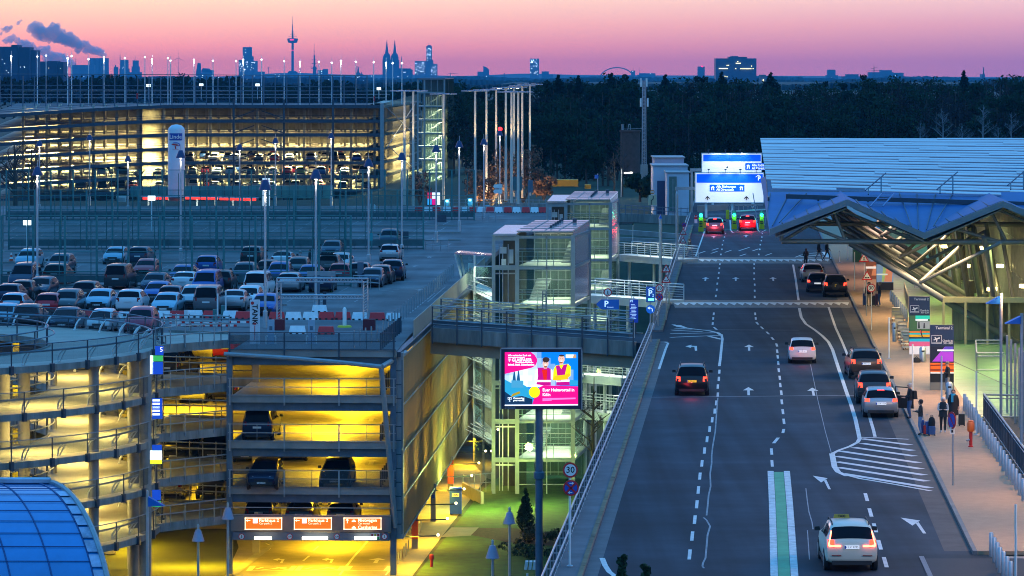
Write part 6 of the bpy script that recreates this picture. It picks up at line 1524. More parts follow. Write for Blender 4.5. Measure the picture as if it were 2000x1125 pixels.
# the big dark wood: one mass of crowns and stems
def topy(px):return 150+7*math.sin(px*.021)+5*math.sin(px*.0077+2)+4*math.sin(px*.05+1)+(9 if px<1180 else 0)-(5 if 1780<px<1960 else 0)
cs,rs,typ=[],[],[];m=MB();rnd=random.Random(21);Q=[[],[],[]]
for row,(d,drop,step)in enumerate(((560,62,24),(585,40,22),(612,20,20),(645,6,18),(690,2,20),(740,0,22))):
 px=935 if d<645 else 890
 while px<2080:
  x=X(px+rnd.uniform(-8,8),d);zt=Z(topy(px)+drop+rnd.uniform(-3,11),d);h=zt+3;kind=rnd.choice([0,1,1,1,1,2])if px<1700 else rnd.choice([1,1,2,2])
  cl=[];rr=[]
  if kind==0:
   for k in range(9):f=k/8;cl.append((x+rnd.uniform(-1.6,1.6)*(1-f*.7),d+rnd.uniform(-1.6,1.6),zt-.6-(1-f)*h*.72));rr.append(1.9-1.2*f)
  else:
   for k in range(13):a=rnd.uniform(0,6.28);f=rnd.uniform(0,1);q_=3.4*math.sin(math.pi*min(1,.12+f*.8))*rnd.uniform(.35,1);cl.append((x+math.cos(a)*q_,d+math.sin(a)*q_*.8,zt-1.3-f*h*.6));rr.append(rnd.uniform(1.1,2.1))
  Q[kind].append(leafcards(cl,rr,58 if kind<2 else 36,.27 if kind<2 else .2,.8))
  m.tube((x,d,-1.5),(x,d,zt-1),.2,5,.06)
  px+=step*rnd.uniform(.75,1.3)*600/d
wood=thing('woods','dark mixed wood of pines and bare trees that closes the view behind the terminal roof','woods',(20,600,-1),kind='stuff')
for k,nm_ in enumerate(('dark_needle_foliage','olive_foliage','bare_twig_foliage')):o=cards_obj(nm_,np.concatenate(Q[k]),fol[k],wood);o['kind']='stuff'
m.build('stems',bark,wood)['kind']='stuff'
# undergrowth / floor strip of the wood and the far tree belt behind the far car park
for nm_,lb,d,x0,x1,ty,st in(('far_tree_belt','dark belt of bare trees on the horizon behind the far car park roof',980,-40,470,lambda p:151+3*math.sin(p*.05),7),('far_tree_clumps','dark tree clumps on the horizon between the television tower and the stair tower',950,470,900,lambda p:172-(14*max(0,math.sin((p-575)*.024))if p>560 else 4*max(0,math.sin(p*.05)))-(10*math.sin((p-745)/155*3.14)if p>745 else 0),6)):
 cl,rr=[],[];px=x0
 while px<x1:
  y=ty(px)+rnd.uniform(-2,6);zt=Z(y,d);x=X(px,d)
  for k in range(7):cl.append((x+rnd.uniform(-1.5,1.5),d+rnd.uniform(-6,6),zt-.8-rnd.uniform(0,11)*k/6));rr.append(rnd.uniform(.8,1.8))
  px+=st*rnd.uniform(.7,1.3)
 cards_obj(nm_,leafcards(cl,rr,12,.55,.9),fol[:2]+[fol[0]],label=lb,cat='trees',kind='stuff')
# distant woods: low belts at several kilometres
for nm_,d,yb,amp in(('distant_woods',2600,163,3),('distant_woods',5200,155,2.5),('distant_woods',9000,151,2)):
 m=MB();xs=np.linspace(X(-80,d),X(2080,d),420);zz=[Z(yb+amp*math.sin(i*.11+d)+rnd.uniform(-1.2,1.2),d)for i in range(420)]
 for x,z in zip(xs,zz):m.v+=[(x,d,-75),(x,d+rnd.uniform(0,30),z),(x,d+160,z-8)]
 for i in range(419):a=3*i;m.f+=[(a,a+3,a+4,a+1),(a+1,a+4,a+5,a+2)];m.m+=[0,0]
 m.build(nm_,mat('far_woods',(.03,.05,.05)),kind='stuff',label='low line of far woods, about %d hundred metres off, below the city'%(d/100),cat='woods')
# trees one can tell apart
def tree(lb,px,py,y0,d,kind,w=3.0,seed=1,trunk=bark,cat='tree',group=None,name=None):
 b=D(px,py,d);h=Z(y0,d)-b.z;rnd=random.Random(seed)
 t=thing(name or{'spruce':'spruce_tree','bare':'bare_tree','round':'leafy_tree','column':'conifer_shrub','bush':'brown_bush'}[kind],lb,cat,b,0,group)
 m=MB()
 if kind=='spruce':
  m.tube(b,b+V((0,0,h)),.14,6,.03);m.build('trunk',trunk,t);cl,rr=[],[]
  for k in range(12):f=k/11;r=w*.5*(1-f)+.12;n=max(1,int(5*(1-f)+1));[cl.append((b.x+math.cos(j*6.28/n+k)*r*.6,b.y+math.sin(j*6.28/n+k)*r*.6,b.z+h*(.42+.56*f)))or rr.append(r*.55+.12)for j in range(n)]
  cards_obj('crown',leafcards(cl,rr,26,.2,.5),fol[0],t)
 elif kind=='column':
  m.tube(b,b+V((0,0,h*.8)),.07,6,.02);m.build('trunk',trunk,t);cl,rr=[],[]
  for k in range(14):f=k/13;r=w*.5*(math.sin(math.pi*min(1,.25+f*.75))**.8)*(1.05-f)+.06;cl.append((b.x+rnd.uniform(-.1,.1),b.y,b.z+.1+h*.95*f));rr.append(r)
  cards_obj('crown',leafcards(cl,rr,90,.09,.9),mat('conifer_green',(.018,.05,.016),.9,noise=.4,scale=3),t)
 elif kind=='bare':limbs(m,b,h,max(.07,h*(.034 if w>4 else .022)),16,w,.75,rnd,3);m.build('branches',trunk,t)
 elif kind=='bush':
  for k in range(14):a=rnd.uniform(0,6.28);m.tube(b,b+V((math.cos(a)*w*.4,math.sin(a)*w*.4,h*rnd.uniform(.5,.9))),.05,4,.015,False)
  m.build('branches',trunk,t);cl,rr=[],[]
  for k in range(22):a=rnd.uniform(0,6.28);q_=rnd.uniform(.1,.5);cl.append((b.x+math.cos(a)*w*q_,b.y+math.sin(a)*w*q_,b.z+h*rnd.uniform(.3,.88)));rr.append(w*.2)
  cards_obj('crown',leafcards(cl,rr,70,.13,.8),mat('russet_twigs',(.17,.085,.045),.9,noise=.4,scale=1),t)
 else:
  m.tube(b,b+V((0,0,h*.7)),.2,6,.06);m.build('trunk',trunk,t);cl,rr=[],[]
  for k in range(20):a=rnd.uniform(0,6.28);q_=rnd.uniform(.1,.5);cl.append((b.x+math.cos(a)*w*q_,b.y+math.sin(a)*w*q_,b.z+h*rnd.uniform(.35,.95)));rr.append(w*.2)
  cards_obj('crown',leafcards(cl,rr,60,.26,.8),fol[1],t)
 return t
for k,(px,y0,w,lb)in enumerate(((1091,147,2.4,'spruce top standing clear on the skyline beside the pale low houses'),(1130,148,1.6,'twin spruce top before the domed arena arch'),(1195,143,3,'broad spruce top in front of the arena arch'),(1225,150,2,'small spruce top at the end of the arena arch'),(1300,146,2.2,'spruce top on the skyline past the radio mast'),(1353,144,2,'thin crowned tree top beside the slim red topped tower'),(1410,141,2.6,'spruce top before the big lit office block'),(1506,142,3.4,'wide pine top just right of the big lit office block'),(1883,138,1.8,'dark clump of a tree top standing up from the wood near the church spire'))):
 tree(lb.replace('just right of','just past'),px,200,y0,640+4*k,'spruce' if k!=5 else 'bare',w,k+1,group='tree tops above the wood')
for k,(px,y0,lb)in enumerate(((1297+500,232,'pale birch, the slim one left of the forked birch'),(1842,205,'tall pale forked birch in front of the dark wood over the louvred roof'),(1880,238,'pale birch past the forked one, leaning a little'),(1920,200,'tall pale birch before the wood, two past the forked one'),(1975,215,'pale birch at the frame edge above the louvred roof'),(1010+940,245,'small pale birch near the frame edge'))):
 tree(lb.replace('left of','short of'),px,300,y0,556,'bare',2.2,30+k,paleb,group='birches before the wood')
tree('large bare tree with spreading branches before the far car park, at the frame edge',30,425,270,480,'bare',5.5,8);tree('second bare tree beside the large one, leaning over the deck lamps',62,420,285,485,'bare',5,9)
tree('bare bushy tree before the ramp core of the far car park',277,402,318,500,'bare',2.6,10);tree('bare dark tree just past the gas silo',398,402,300,500,'bare',2.6,11)
for x_,y_ in((930,398),(975,399),(1015,399),(822,400),(1050,396)):point(D(x_,y_,462),1300,(1,.62,.26),.3,'bush_lamp_light')
tree('rusty brown bush lit from below beside the group of masts',985,402,284,470,'bush',6.4,12,group='brown bushes');tree('rusty brown bush between the masts and the lone deck lamp',935,402,322,475,'bush',3.6,13,group='brown bushes');tree('rusty brown bush at the foot of the lit stair tower',820,402,330,480,'bush',3.0,14,group='brown bushes');tree('brown bush behind the direction arrow signs',960,405,345,462,'bush',2.8,15,group='brown bushes')
tree('brown bush in front of the yellow container',1062,392,338,470,'bush',3.0,16,group='brown bushes');tree('tall brown willow tree behind the last masts',1022,398,282,478,'bush',5.6,17,group='brown bushes')
tree('dark bare tree right of the glowing tube lamp'.replace('right of','beside'),1200,390,290,505,'bare',3.2,18);tree('dark bare tree next to the brick tower',1215,385,262,515,'bare',2.8,19);tree('round dark tree behind the yellow container',1145,360,285,530,'round',5,20);tree('round dark shrub below the cream board',1250,395,345,470,'round',3.6,22)
# shrubs and conifers on the lower lawn and by the road
b=P(1026,1027,GZ);tree('dark pointed conifer pair on the lawn beside the screen column',1029,1027,955,b.y,'column',1.0,23,name='conifer_shrub');tree('small dark conifer at the screen column foot',1021,1030,972,b.y-2,'column',.8,24,name='conifer_shrub')
tree('top of a slim conifer rising at the lower edge of the road',1216,1190,1090,120,'column',.35,25,group='slim conifers at the lower frame edge');tree('tip of a shorter slim conifer at the lower edge of the road',1258,1190,1108,120,'column',.25,26,group='slim conifers at the lower frame edge')
for px,py,w,h,lb in((1070,1058,1.9,.9,'low brown shrub heap on the lawn behind the screen column'),(1060,1088,2.6,.7,'low dark green shrub bed on the lawn beside the screen column')):
 c=P(px,py,GZ);t=thing('low_shrub',lb,'shrub',c);cl=[(c.x+rnd.uniform(-w,w),c.y+rnd.uniform(-2,2),c.z+rnd.uniform(.1,h))for _ in range(26)];cards_obj('foliage',leafcards(cl,[.4]*26,60,.09),mat('shrub_leaf',(.035,.045,.015),.9,noise=.5,scale=2)if h>.8 else mat('conifer_green',(.018,.05,.016)),t)
cl=[(P(1192,700,GZ)+V((rnd.uniform(-1.4,1.4),rnd.uniform(-1,1),rnd.uniform(4,7))))for _ in range(10)]
tree('thin bare tree behind the double footbridges under the car bridge',1158,960,725,268,'bare',2.2,27)
# ================================================================ city skyline
CD=13170.0;cs_=F/CD
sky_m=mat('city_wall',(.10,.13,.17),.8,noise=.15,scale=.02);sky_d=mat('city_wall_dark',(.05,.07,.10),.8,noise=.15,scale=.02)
winm=emi('city_window',(.75,.92,1),3.0);winy=emi('city_window_warm',(1,.85,.4),3.0)
CB=-62
def cbox(m,x0,x1,y0,d=CD,dp=40,zb=CB):a,b=X(x0,d),X(x1,d);z=Z(y0,d);m.box(((a+b)/2,d+dp/2,(z+zb)/2),(b-a,dp,z-zb))
def windows(t,spots,d,mt,w=1.0,h=.8):
 m=MB()
 for x,y in spots:panel(m,x-w/2,y-h/2,x+w/2,y+h/2,d-1.5,1)
 m.build('lit_windows',mt,t)
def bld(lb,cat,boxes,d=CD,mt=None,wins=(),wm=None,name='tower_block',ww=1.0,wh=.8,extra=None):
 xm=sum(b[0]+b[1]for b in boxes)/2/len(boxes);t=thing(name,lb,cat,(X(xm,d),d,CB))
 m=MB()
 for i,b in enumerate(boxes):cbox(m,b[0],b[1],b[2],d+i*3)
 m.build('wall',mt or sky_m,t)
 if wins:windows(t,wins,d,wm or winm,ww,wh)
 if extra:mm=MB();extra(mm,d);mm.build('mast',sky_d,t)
 return t
rnd=random.Random(9)
def scat(x0,x1,y0,y1,n,sx_=1.5,sy_=1.6):return[(x0+sx_*rnd.randint(0,int((x1-x0)/sx_)),y0+sy_*rnd.randint(0,int((y1-y0)/sy_)))for _ in range(n)]
def ant(*sp):return lambda m,d:[m.tube(D(x,y0,d),D(x,y1,d),r*d/F,5,r*d/F*.4)for x,y0,y1,r in sp]
ND=4200.0
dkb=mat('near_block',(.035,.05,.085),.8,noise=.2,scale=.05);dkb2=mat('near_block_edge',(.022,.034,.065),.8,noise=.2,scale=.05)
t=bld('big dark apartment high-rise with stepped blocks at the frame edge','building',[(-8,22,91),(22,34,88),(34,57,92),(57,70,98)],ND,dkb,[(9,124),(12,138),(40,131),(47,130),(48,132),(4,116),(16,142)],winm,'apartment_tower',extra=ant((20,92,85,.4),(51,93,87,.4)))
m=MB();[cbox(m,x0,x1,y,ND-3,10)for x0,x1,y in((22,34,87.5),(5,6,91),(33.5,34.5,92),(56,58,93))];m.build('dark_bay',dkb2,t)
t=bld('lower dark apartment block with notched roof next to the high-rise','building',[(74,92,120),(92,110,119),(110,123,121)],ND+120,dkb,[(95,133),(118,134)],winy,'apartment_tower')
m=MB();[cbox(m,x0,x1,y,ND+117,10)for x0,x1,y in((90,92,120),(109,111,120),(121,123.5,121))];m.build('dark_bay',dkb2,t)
bld('long flat power station hall with slim stacks behind the roof lamps','building',[(138,184,127)],12000,None,name='power_station',extra=ant((148,127,114,.7),(136,127,116,.6)))
t=thing('cooling_towers','block of pale cooling towers from which the long steam plume rises','power station',(X(195,12100),12100,CB));m=MB()
for x,w in((180,5.5),(190,5),(200,5),(207,5.5)):m.lathe((X(x,12100),12100,CB),[(w*12100/F*1.15,0),(w*12100/F,Z(125,12100)-CB),(w*12100/F*1.04,Z(113.5,12100)-CB)],14)
m.build('tower_shell',sky_m,t,True)
bld('small pointed church like silhouette beside the cooling towers','building',[(222,229,131)],name='spire_house',extra=ant((225.5,136,127,3)))
bld('grey high-rise with a tall antenna left of the round shouldered one'.replace('left of','before'),'building',[(235,249,117),(233,251,134)],CD,None,[(239,133),(241,131)],extra=ant((234.5,134,97,.5),(234.5,118,108,1)))
bld('high-rise with ragged crown near the tall antenna','building',[(259,269,118),(257,271,130),(250,275,141)],extra=ant((265,118,108,.3),(262,119,112,.3)))
t=thing('wind_turbine','distant wind turbine standing alone between the roof lamps','wind turbine',(X(348,CD),CD,CB));m=MB();m.tube(D(348,150,CD),D(348,113,CD),.55*CD/F,6,.35*CD/F);m.build('tower',sky_d,t);m=MB()
for a in(90,210,330):m.tube(D(348,113,CD),D(348+15*math.cos(R(a)),113-15*math.sin(R(a)),CD),.4*CD/F,5,.12*CD/F)
m.build('rotor',sky_d,t)
bld('gabled church silhouette with a steep roof on a low hill','church',[(395,416,137),(383,400,141)],name='church',extra=lambda m,d:[m.extr([D(382,145,d),D(392,145,d),D(391,124,d),D(386,123,d)],(0,30,0)),m.extr([D(392,140,d),D(415,142,d),D(408,134,d),D(396,133,d)],(0,30,0))])
bld('lit office high-rise with blue sign and lower shoulders behind the roof lamps','building',[(474,491,92),(466,474,117),(484,494,110),(490,502,119),(500,516,140)],CD,None,scat(467,484,121,140,26)+scat(490,500,122,140,10)+[(479,103),(480,103),(479,97)],extra=ant((487,92,88,.3)))
# television tower
t=thing('television_tower','tall television tower with round pod and red glow on the pink sky','tower',(X(571.5,15100),15100,CB));d=15100;x=X(571.5,d);k=d/F;m=MB()
m.lathe((x,d,CB),[(2.9*k,0),(2.5*k,Z(120,d)-CB),(2.2*k,Z(84,d)-CB)],12);m.build('shaft',sky_d,t,True);m=MB()
m.lathe((x,d,Z(84,d)),[(4.5*k,0),(9*k,.8*k),(10.5*k,7*k),(11*k,8.6*k),(6*k,9.2*k),(3.5*k,9.5*k)],20);m.lathe((x,d,Z(72,d)),[(8*k,0),(8*k,.5*k)],16);m.lathe((x,d,Z(68,d)),[(5*k,0),(5*k,.5*k)],16);m.build('pod',sky_d,t,True);m=MB()
m.lathe((x,d,Z(75,d)),[(1.8*k,0),(1.5*k,14*k),(1.1*k,15*k),(.8*k,27*k),(.4*k,28*k),(.25*k,43*k)],8);m.build('antenna',sky_d,t);m=MB()
panel(m,566,76,574,79,d-11.3*k,3);panel(m,569,97.5,574,98.6,d-2.6*k,3);m.build('red_lights',emi('tower_red',(1,.02,.12),2.2),t);m=MB();cbox(m,562,580,140,d);cbox(m,564,577,138.5,d-4);m.build('base_building',sky_d,t)
t=thing('telecom_mast_tower','slim telecom tower with ragged mast beside low blocks','tower',(X(614,CD),CD,CB));d=CD;m=MB();cbox(m,611,617,130,d,40);m.lathe((X(613.5,d),d+20,Z(132,d)),[(1.9/cs_,0),(1.6/cs_,24/cs_)],10);m.build('shaft',sky_d,t);m=MB();m.tube(D(613.5,108,d+20),D(613.5,86,d+20),.7/cs_,6,.3/cs_)
for y,w in((117,4.5),(124,4.5),(134,6),(131,6.5)):m.box(D(613.5,y,d+20),(2*w/cs_,30,1/cs_))
m.build('mast',sky_d,t);bld('pair of low slab blocks beside the slim telecom tower','building',[(620,631,137),(630,640,135)],CD+60,None,scat(622,628,139,144,4))
bld('small twin spired church between two roof lamps','church',[(694,703,142),(704,708,144)],name='church',extra=ant((699.5,143,131,2.4),(706,146,140,1.2)))
# cathedral
t=thing('cathedral','big gothic cathedral silhouette with twin openwork spires','cathedral',(X(770,CD),CD,CB));d=CD;m=MB()
for x in(755,770.5):m.lathe((X(x,d),d+30,CB),[(7.6/cs_,0),(7.4/cs_,Z(112,d)-CB),(5.6/cs_,Z(106,d)-CB),(3.4/cs_,Z(104,d)-CB),(1.7/cs_,Z(90,d)-CB),(.35/cs_,Z(78,d)-CB)],10)
m.build('spire',mat('cathedral_stone',(.05,.07,.11),.8,noise=.15,scale=.02),t);m=MB()
for x,y in((748,106),(761,104.5),(764,105),(777,107),(750,108),(775,105)):m.tube(D(x,120,d+15),D(x,y,d+15),1.1/cs_,5,.15/cs_)
m.build('pinnacle',sky_d,t);m=MB();cbox(m,747,779,117,d+5,60);cbox(m,776,805.5,136,d+30,40);m.extr([D(778,137,d+30),D(805,137,d+30),D(801,133.5,d+30),D(778,133.5,d+30)],(0,40,0));m.tube(D(784,135,d+50),D(784,109,d+50),1.8/cs_,8,.2/cs_);m.build('nave',sky_d,t)
windows(t,[(788,141),(790,141),(792,141),(776,150),(779,150),(796,149)],d,winm)
bld('round ended glass high-rise with lit windows and lower wings','building',[(832.5,843.5,90),(835,841,88),(810,833,119),(832,846,117),(841,854,125)],CD,None,scat(811,830,122,146,44)+scat(843,853,128,146,18)+scat(834,842,93,115,26)+[(826,122),(828,122),(835,118)],extra=ant((836.5,90,83,.3)))
bld('low office building with a slanting pointed roof, alone on the hill line','building',[(932.5,944,140)],CD,sky_m,[(950,149)],name='office_block',extra=lambda m,d:[m.extr([D(943.5,155,d),D(955.5,155,d),D(955,136,d),D(952,133,d),D(944,128.5,d)],(0,40,0))])
bld('slim church spire far along the hill line','church',[(983,987,150)],name='church',extra=ant((985,152,142,1.2)))
bld('slender office tower with scattered lights beside low pale houses','building',[(1035,1053,114.5)],CD,None,scat(1037,1051,117,146,40,1.6,1.7),extra=ant((1038,115,113.5,.3)))
bld('stepped low houses at the foot of the slender office tower','building',[(1058,1072,139.5),(1070,1080,146),(1050,1094,153)],CD+50,None,[(1056,158),(1064,158),(1052,155)],name='office_block')
t=thing('arena_arch','big thin arch of an arena on the horizon','arch',(X(1205,CD),CD,CB));m=MB();m.path([D(1205+36*math.cos(a),160-28*math.sin(a),CD)for a in np.linspace(.12,math.pi-.05,26)],1.05/cs_,6);m.build('arch_tube',sky_m,t)
bld('low arena hall under the big arch','building',[(1152,1172,150),(1172,1240,154)],CD+80,None,[(1172,157),(1155,158),(1230,157)],name='arena_hall',extra=ant((1160,150,145,.4)))
bld('stumpy tower with flag mast at the end of the arch','building',[(1233,1240.5,138)],CD,None,[(1236,139.5)],extra=ant((1236.5,138,129,.5)))
bld('flat hall with slender spire beside the arch','building',[(1249,1280,143),(1245,1252,146)],CD+40,None,[(1270,144)],name='office_block',extra=ant((1248.5,146,132,.5)))
t=bld('slim tower with a red lamp on its roof','building',[(1363.5,1376.5,130)],CD-3000,None);windows(t,[(1371,129.6),(1372,130)],CD-3010,emi('tower_red',(1,.02,.12),2.2),2.5,2)
bld('broad dark blue office block with a few lit rows of windows','building',[(1398,1477.5,114),(1424,1459,111),(1429,1442,109.5)],5200,mat('office_blue',(.045,.085,.15),.6,noise=.1,scale=.05),[(1405+2.0*k,134)for k in range(9)]+[(1447+2.2*k,134.3)for k in range(10)]+[(1438+1.6*k,123.5)for k in range(6)]+[(1420,127.5),(1423,127.5),(1441,120),(1416,149),(1420,150),(1468,129),(1437,134),(1471,134)],winy,'office_block',1.6,1.3)
bld('stepped pale tower rising just behind the wood','building',[(1617,1632,137),(1614,1637,147),(1618,1631,136)],CD-2000,None,[(1624,152)])
bld('low dark flat building on the wood edge','building',[(1653,1677,145),(1645,1653,149)],CD-3000,sky_d,name='office_block');bld('long stepped pale block behind the power pylon','building',[(1697,1745,141),(1720,1742,137),(1742,1765,142)],CD-2500,None,[(1718,152),(1749,148),(1751,154),(1753,154)],name='office_block')
bld('small lit low building at the end of the big office block','building',[(1486,1496,146)],5000,None,[(1490,158),(1491,156)],winy,'office_block',2,2)
t=thing('power_pylon','lattice power pylon before the long stepped block','pylon',(X(1707,6000),6000,-30));d=6000;m=MB();k=d/F
for s_ in(-1,1):m.tube(D(1707+3*s_,158,d),D(1707,125,d),.35*k,4,.15*k)
for y,w in((138,16),(133,6)):m.tube(D(1707-w,y+1,d),D(1707+w,y-1,d),.4*k,4)
for j in range(5):m.tube(D(1705,155-5*j,d),D(1709,151-5*j,d),.25*k,4)
m.build('lattice',sky_d,t);bld('pointed church spire over the wood near the frame edge','church',[(1918,1924,145)],9000,None,name='church',extra=ant((1921,147,131,1.8)))
for x,y,w,lb in((524,133,8,'tiny tower crane between the lit high-rise and television tower'),(697,131,9,'tiny tower crane beside the twin spired church'),(880,144,14,'tiny reddish tower crane on the hill line past the glass high-rise'),(100,114,8,'tiny tower crane over the notched apartment block')):
 d=CD-500;k=d/F;t=thing('tower_crane',lb,'crane',(X(x,d),d,CB),0,'tower cranes');m=MB();m.tube((X(x,d),d,CB),D(x,y-2,d),.55*k,5);m.build('crane_mast',sky_d,t);m=MB();m.tube(D(x-w*.4,y,d),D(x+w,y,d),.4*k,4);m.tube(D(x,y-2,d),D(x+w*.6,y,d),.2*k,4);m.build('jib',sky_d,t)
# scattered town lights
m=MB();rnd=random.Random(31)
for _ in range(90):
 x=rnd.choice([rnd.uniform(340,560),rnd.uniform(360,480),rnd.uniform(520,900),rnd.uniform(140,340)]);y=rnd.uniform(146,163);d=8800+rnd.random()*100
 m.box(D(x,y,d-700),(1.3,1,.9))
m.build('town_lights',winm,kind='stuff',label='scattered lights of the far town',cat='town lights')
# steam plume: many overlapping billows
pl=[(203,108,6),(196,103,8),(188,99,9),(180,97,9),(172,93,10),(165,86,8),(158,90,11),(150,84,11),(142,82,12),(133,79,13),(124,76,13),(116,70,12),(108,62,13),(104,54,11),(112,53,7),(100,70,12),(92,66,11),(84,62,12),(76,56,12),(68,51,11),(62,55,10),(72,66,10),(84,74,9),(122,64,9),(136,71,9),(146,76,8),(152,97,8),(168,100,6),(110,76,10),(96,78,7)]
pl2=[(130,118,9),(120,113,9),(110,109,9),(100,107,9),(90,104,9),(84,98,9),(92,95,7),(74,100,9),(62,94,10),(52,88,9),(44,86,9),(138,124,9),(126,126,10),(116,122,10),(104,118,10),(92,116,9),(34,80,7),(20,77,8),(12,80,6),(26,72,6)]
pl3=[(14,57,7),(6,58,5),(20,54,5),(2,66,4)];pl4=[(37,44,4),(40,41,3),(34,47,3)]
steam=bpy.data.materials.new('steam');steam.use_nodes=True;nt=steam.node_tree;nt.nodes.remove(nt.nodes['Principled BSDF']);pv=nt.nodes.new('ShaderNodeVolumePrincipled');pv.inputs['Color'].default_value=(.88,.93,.97,1);pv.inputs['Density'].default_value=.06;nt.links.new(pv.outputs[0],nt.nodes['Material Output'].inputs['Volume'])
for pl_,lb,d in((pl,'long rising steam plume drifting from the cooling towers',12150),(pl2,'lower paler steam plume behind the dark apartment blocks',12600),(pl3,'loose puff of steam at the frame edge',12200),(pl4,'tiny puff of steam highest in the sky',12200)):
 m=MB();rnd=random.Random(17)
 for x,y,r in pl_:
  for k in range(5):
   rr=r*(1 if k==0 else rnd.uniform(.35,.66));a=rnd.uniform(0,6.28);o=0 if k==0 else r*.78
   m.ball(D(x+o*math.cos(a),y+o*math.sin(a)*.8,d+rnd.uniform(-14,14)),rr*.98*d/F,12)
 o=m.build('steam_plume',steam,None,True,label=lb,cat='steam',kind='stuff')
 md=o.modifiers.new('merge','REMESH');md.mode='VOXEL';md.voxel_size=2.2;dg=bpy.context.evaluated_depsgraph_get();dg.update();nm=bpy.data.meshes.new_from_object(o.evaluated_get(dg));o.modifiers.clear();o.data=nm
 for v in nm.vertices:q_=v.co;f=math.sin(q_.x*.16+q_.z*.21)*math.sin(q_.y*.15+q_.z*.13+1)*2.2+math.sin(q_.x*.4-q_.z*.36)*.9;v.co=q_+v.normal*f
# ================================================================ signs, gantries, toll lane
def post(t,px,py0,py1,d,r=.04,mt=None):m=MB();m.tube(D(px,py1,d),D(px,py0,d),r,8);return m.build('post',mt or steel,t)
def nostop(par,px,py,d,rpx,cross=True):
 r=rpx*d/F;c=D(px,py,d);m=MB();m.disc(c,r,.02,28);m.build('red_ring',red,par);m=MB();m.disc(c+V((0,-.021,0)),r*.80,.006,28);m.build('blue_face',sblue,par);m=MB()
 for s_ in((1,-1)if cross else(1,)):a=V((s_*.56*r,-.034,.56*r));m.bar(c-V((a.x,.034,a.z)),c+a,.012,r*.24)
 m.build('red_bar',red,par)
def tri(par,px,py,d,rpx,kind):
 k=d/F;c=D(px,py,d);f=lambda s_:[c+V((-rpx*s_*k,-.0,-rpx*.75*s_*k)),c+V((rpx*s_*k,0,-rpx*.75*s_*k)),c+V((0,0,rpx*s_*k))]
 m=MB();m.extr(f(1),(0,.02,0));m.build('red_triangle',red,par);m=MB();m.extr([p-V((0,.012,0))for p in f(.66)],(0,.01,0));m.build('sign_face',swhite,par);m=MB();y=V((0,-.02,0))
 if kind=='ped':
  q=rpx*k;m.disc(c+y+V((0,0,.28*q)),.07*q,.004,10);m.extr([c+y+V((a*q,0,b*q))for a,b in((-.06,-.14),(.07,-.14),(.06,.18),(-.06,.18))],(0,.004,0))
  for a,b,e,g in((-.02,-.12,-.2,-.42),(.03,-.12,.2,-.42),(-.03,.14,-.2,-.06),(.03,.14,.2,-.02)):v=V((a*q,-.02,b*q));w=V((e*q,-.02,g*q));m.tube(c+v,c+w,.05*q,4)
 else:
  q=rpx*k
  for s_ in(-.22,.22):m.extr([c+y+V(((s_+.2*math.cos(a))*q,0,(-.36+.18*math.sin(a))*q))for a in np.linspace(0,math.pi,8)],(0,.004,0))
 m.build('symbol',sblack,par)
# double sign at the left walkway in front
b=P(1113,1107,.13);d=b.y;t=thing('speed_sign','round 30 sign above a crossed no-stopping sign on a white pole at the near walkway','sign',b);post(t,1113,905,1107,d,.045,wsteel)
roundel(t,1114,918,d-.06,15,'30');nostop(t,1115,953,d-.06,15.5)
m=MB()
for s_,y in((1,944),(-1,962)):m.box(D(1115,y,d-.11),(.1,.006,.03));m.extr([D(1115+2*s_,y-3,d-.11),D(1115+2*s_,y+3,d-.11),D(1115+6*s_,y,d-.11)],(0,.006,0))
m.build('white_arrow',swhite,t);m=MB();m.lathe(b,[(.12,0),(.12,.04),(.05,.08)],10);m.build('foot',steel,t)
# signs at the bridge mouth
b=P(1271,668,.13);d=b.y;t=thing('garage_sign','tall blue P2 garage sign over a round turn arrow sign at the bridge mouth','sign',b);post(t,1270.5,590,668,d,.06)
m=MB();m.extr([D(1262,590,d-.1),D(1280,590,d-.1),D(1280,560,d-.1),D(1262,560,d-.1)],(0,.1,0));m.build('panel',emi('sign_blue_lit',S(10,70,150),.45),t)
m=MB();m.text('P',.52,D(1266,573,d-.13),bold=.012);m.text('2',.26,D(1273.5,577,d-.13));m.bar(D(1266,566,d-.13),D(1271,562.5,d-.13),.01,.04);m.bar(D(1271,562.5,d-.13),D(1276,566,d-.13),.01,.04);m.build('lettering',emi('pale_letter',(.6,.85,1),.7),t)
m=MB();panel(m,1266,583,1277,587,d-.13,.02);m.build('green_display',emi('green_display',(.15,1,.4),2.5),t)
r=8.5*d/F;c=D(1270.5,604,d-.1);m=MB();m.disc(c,r,.02,24);m.build('arrow_disc',emi('sign_blue_lit2',S(10,95,190),.5),t);m=MB();y=V((0,-.03,0))
m.path([c+y+V((.11,0,-.14)),c+y+V((.11,0,.02)),c+y+V((.05,0,.08)),c+y+V((-.08,0,.08))],.022,6);m.extr([c+y+V((-.06,0,.17)),c+y+V((-.06,0,-.01)),c+y+V((-.2,0,.08))],(0,.01,0));m.build('white_arrow',emi('pale_letter2',(.85,.95,1),.7),t)
b=P(1285,637,.13);d=b.y;t=thing('speed_sign','round 30 sign above a no-stopping sign beside the blue garage sign','sign',b);post(t,1285,556,637,d,.045);roundel(t,1288,563,d-.06,7.8,'30');nostop(t,1288,580,d-.06,7)
d=240.5;b=V((X(1186,d),d,.2));t=thing('parking_arrow_sign','round no pedestrians sign above a blue arrow shaped P sign on the bridge','sign',b);post(t,1186,562,655,d,.05,wsteel)
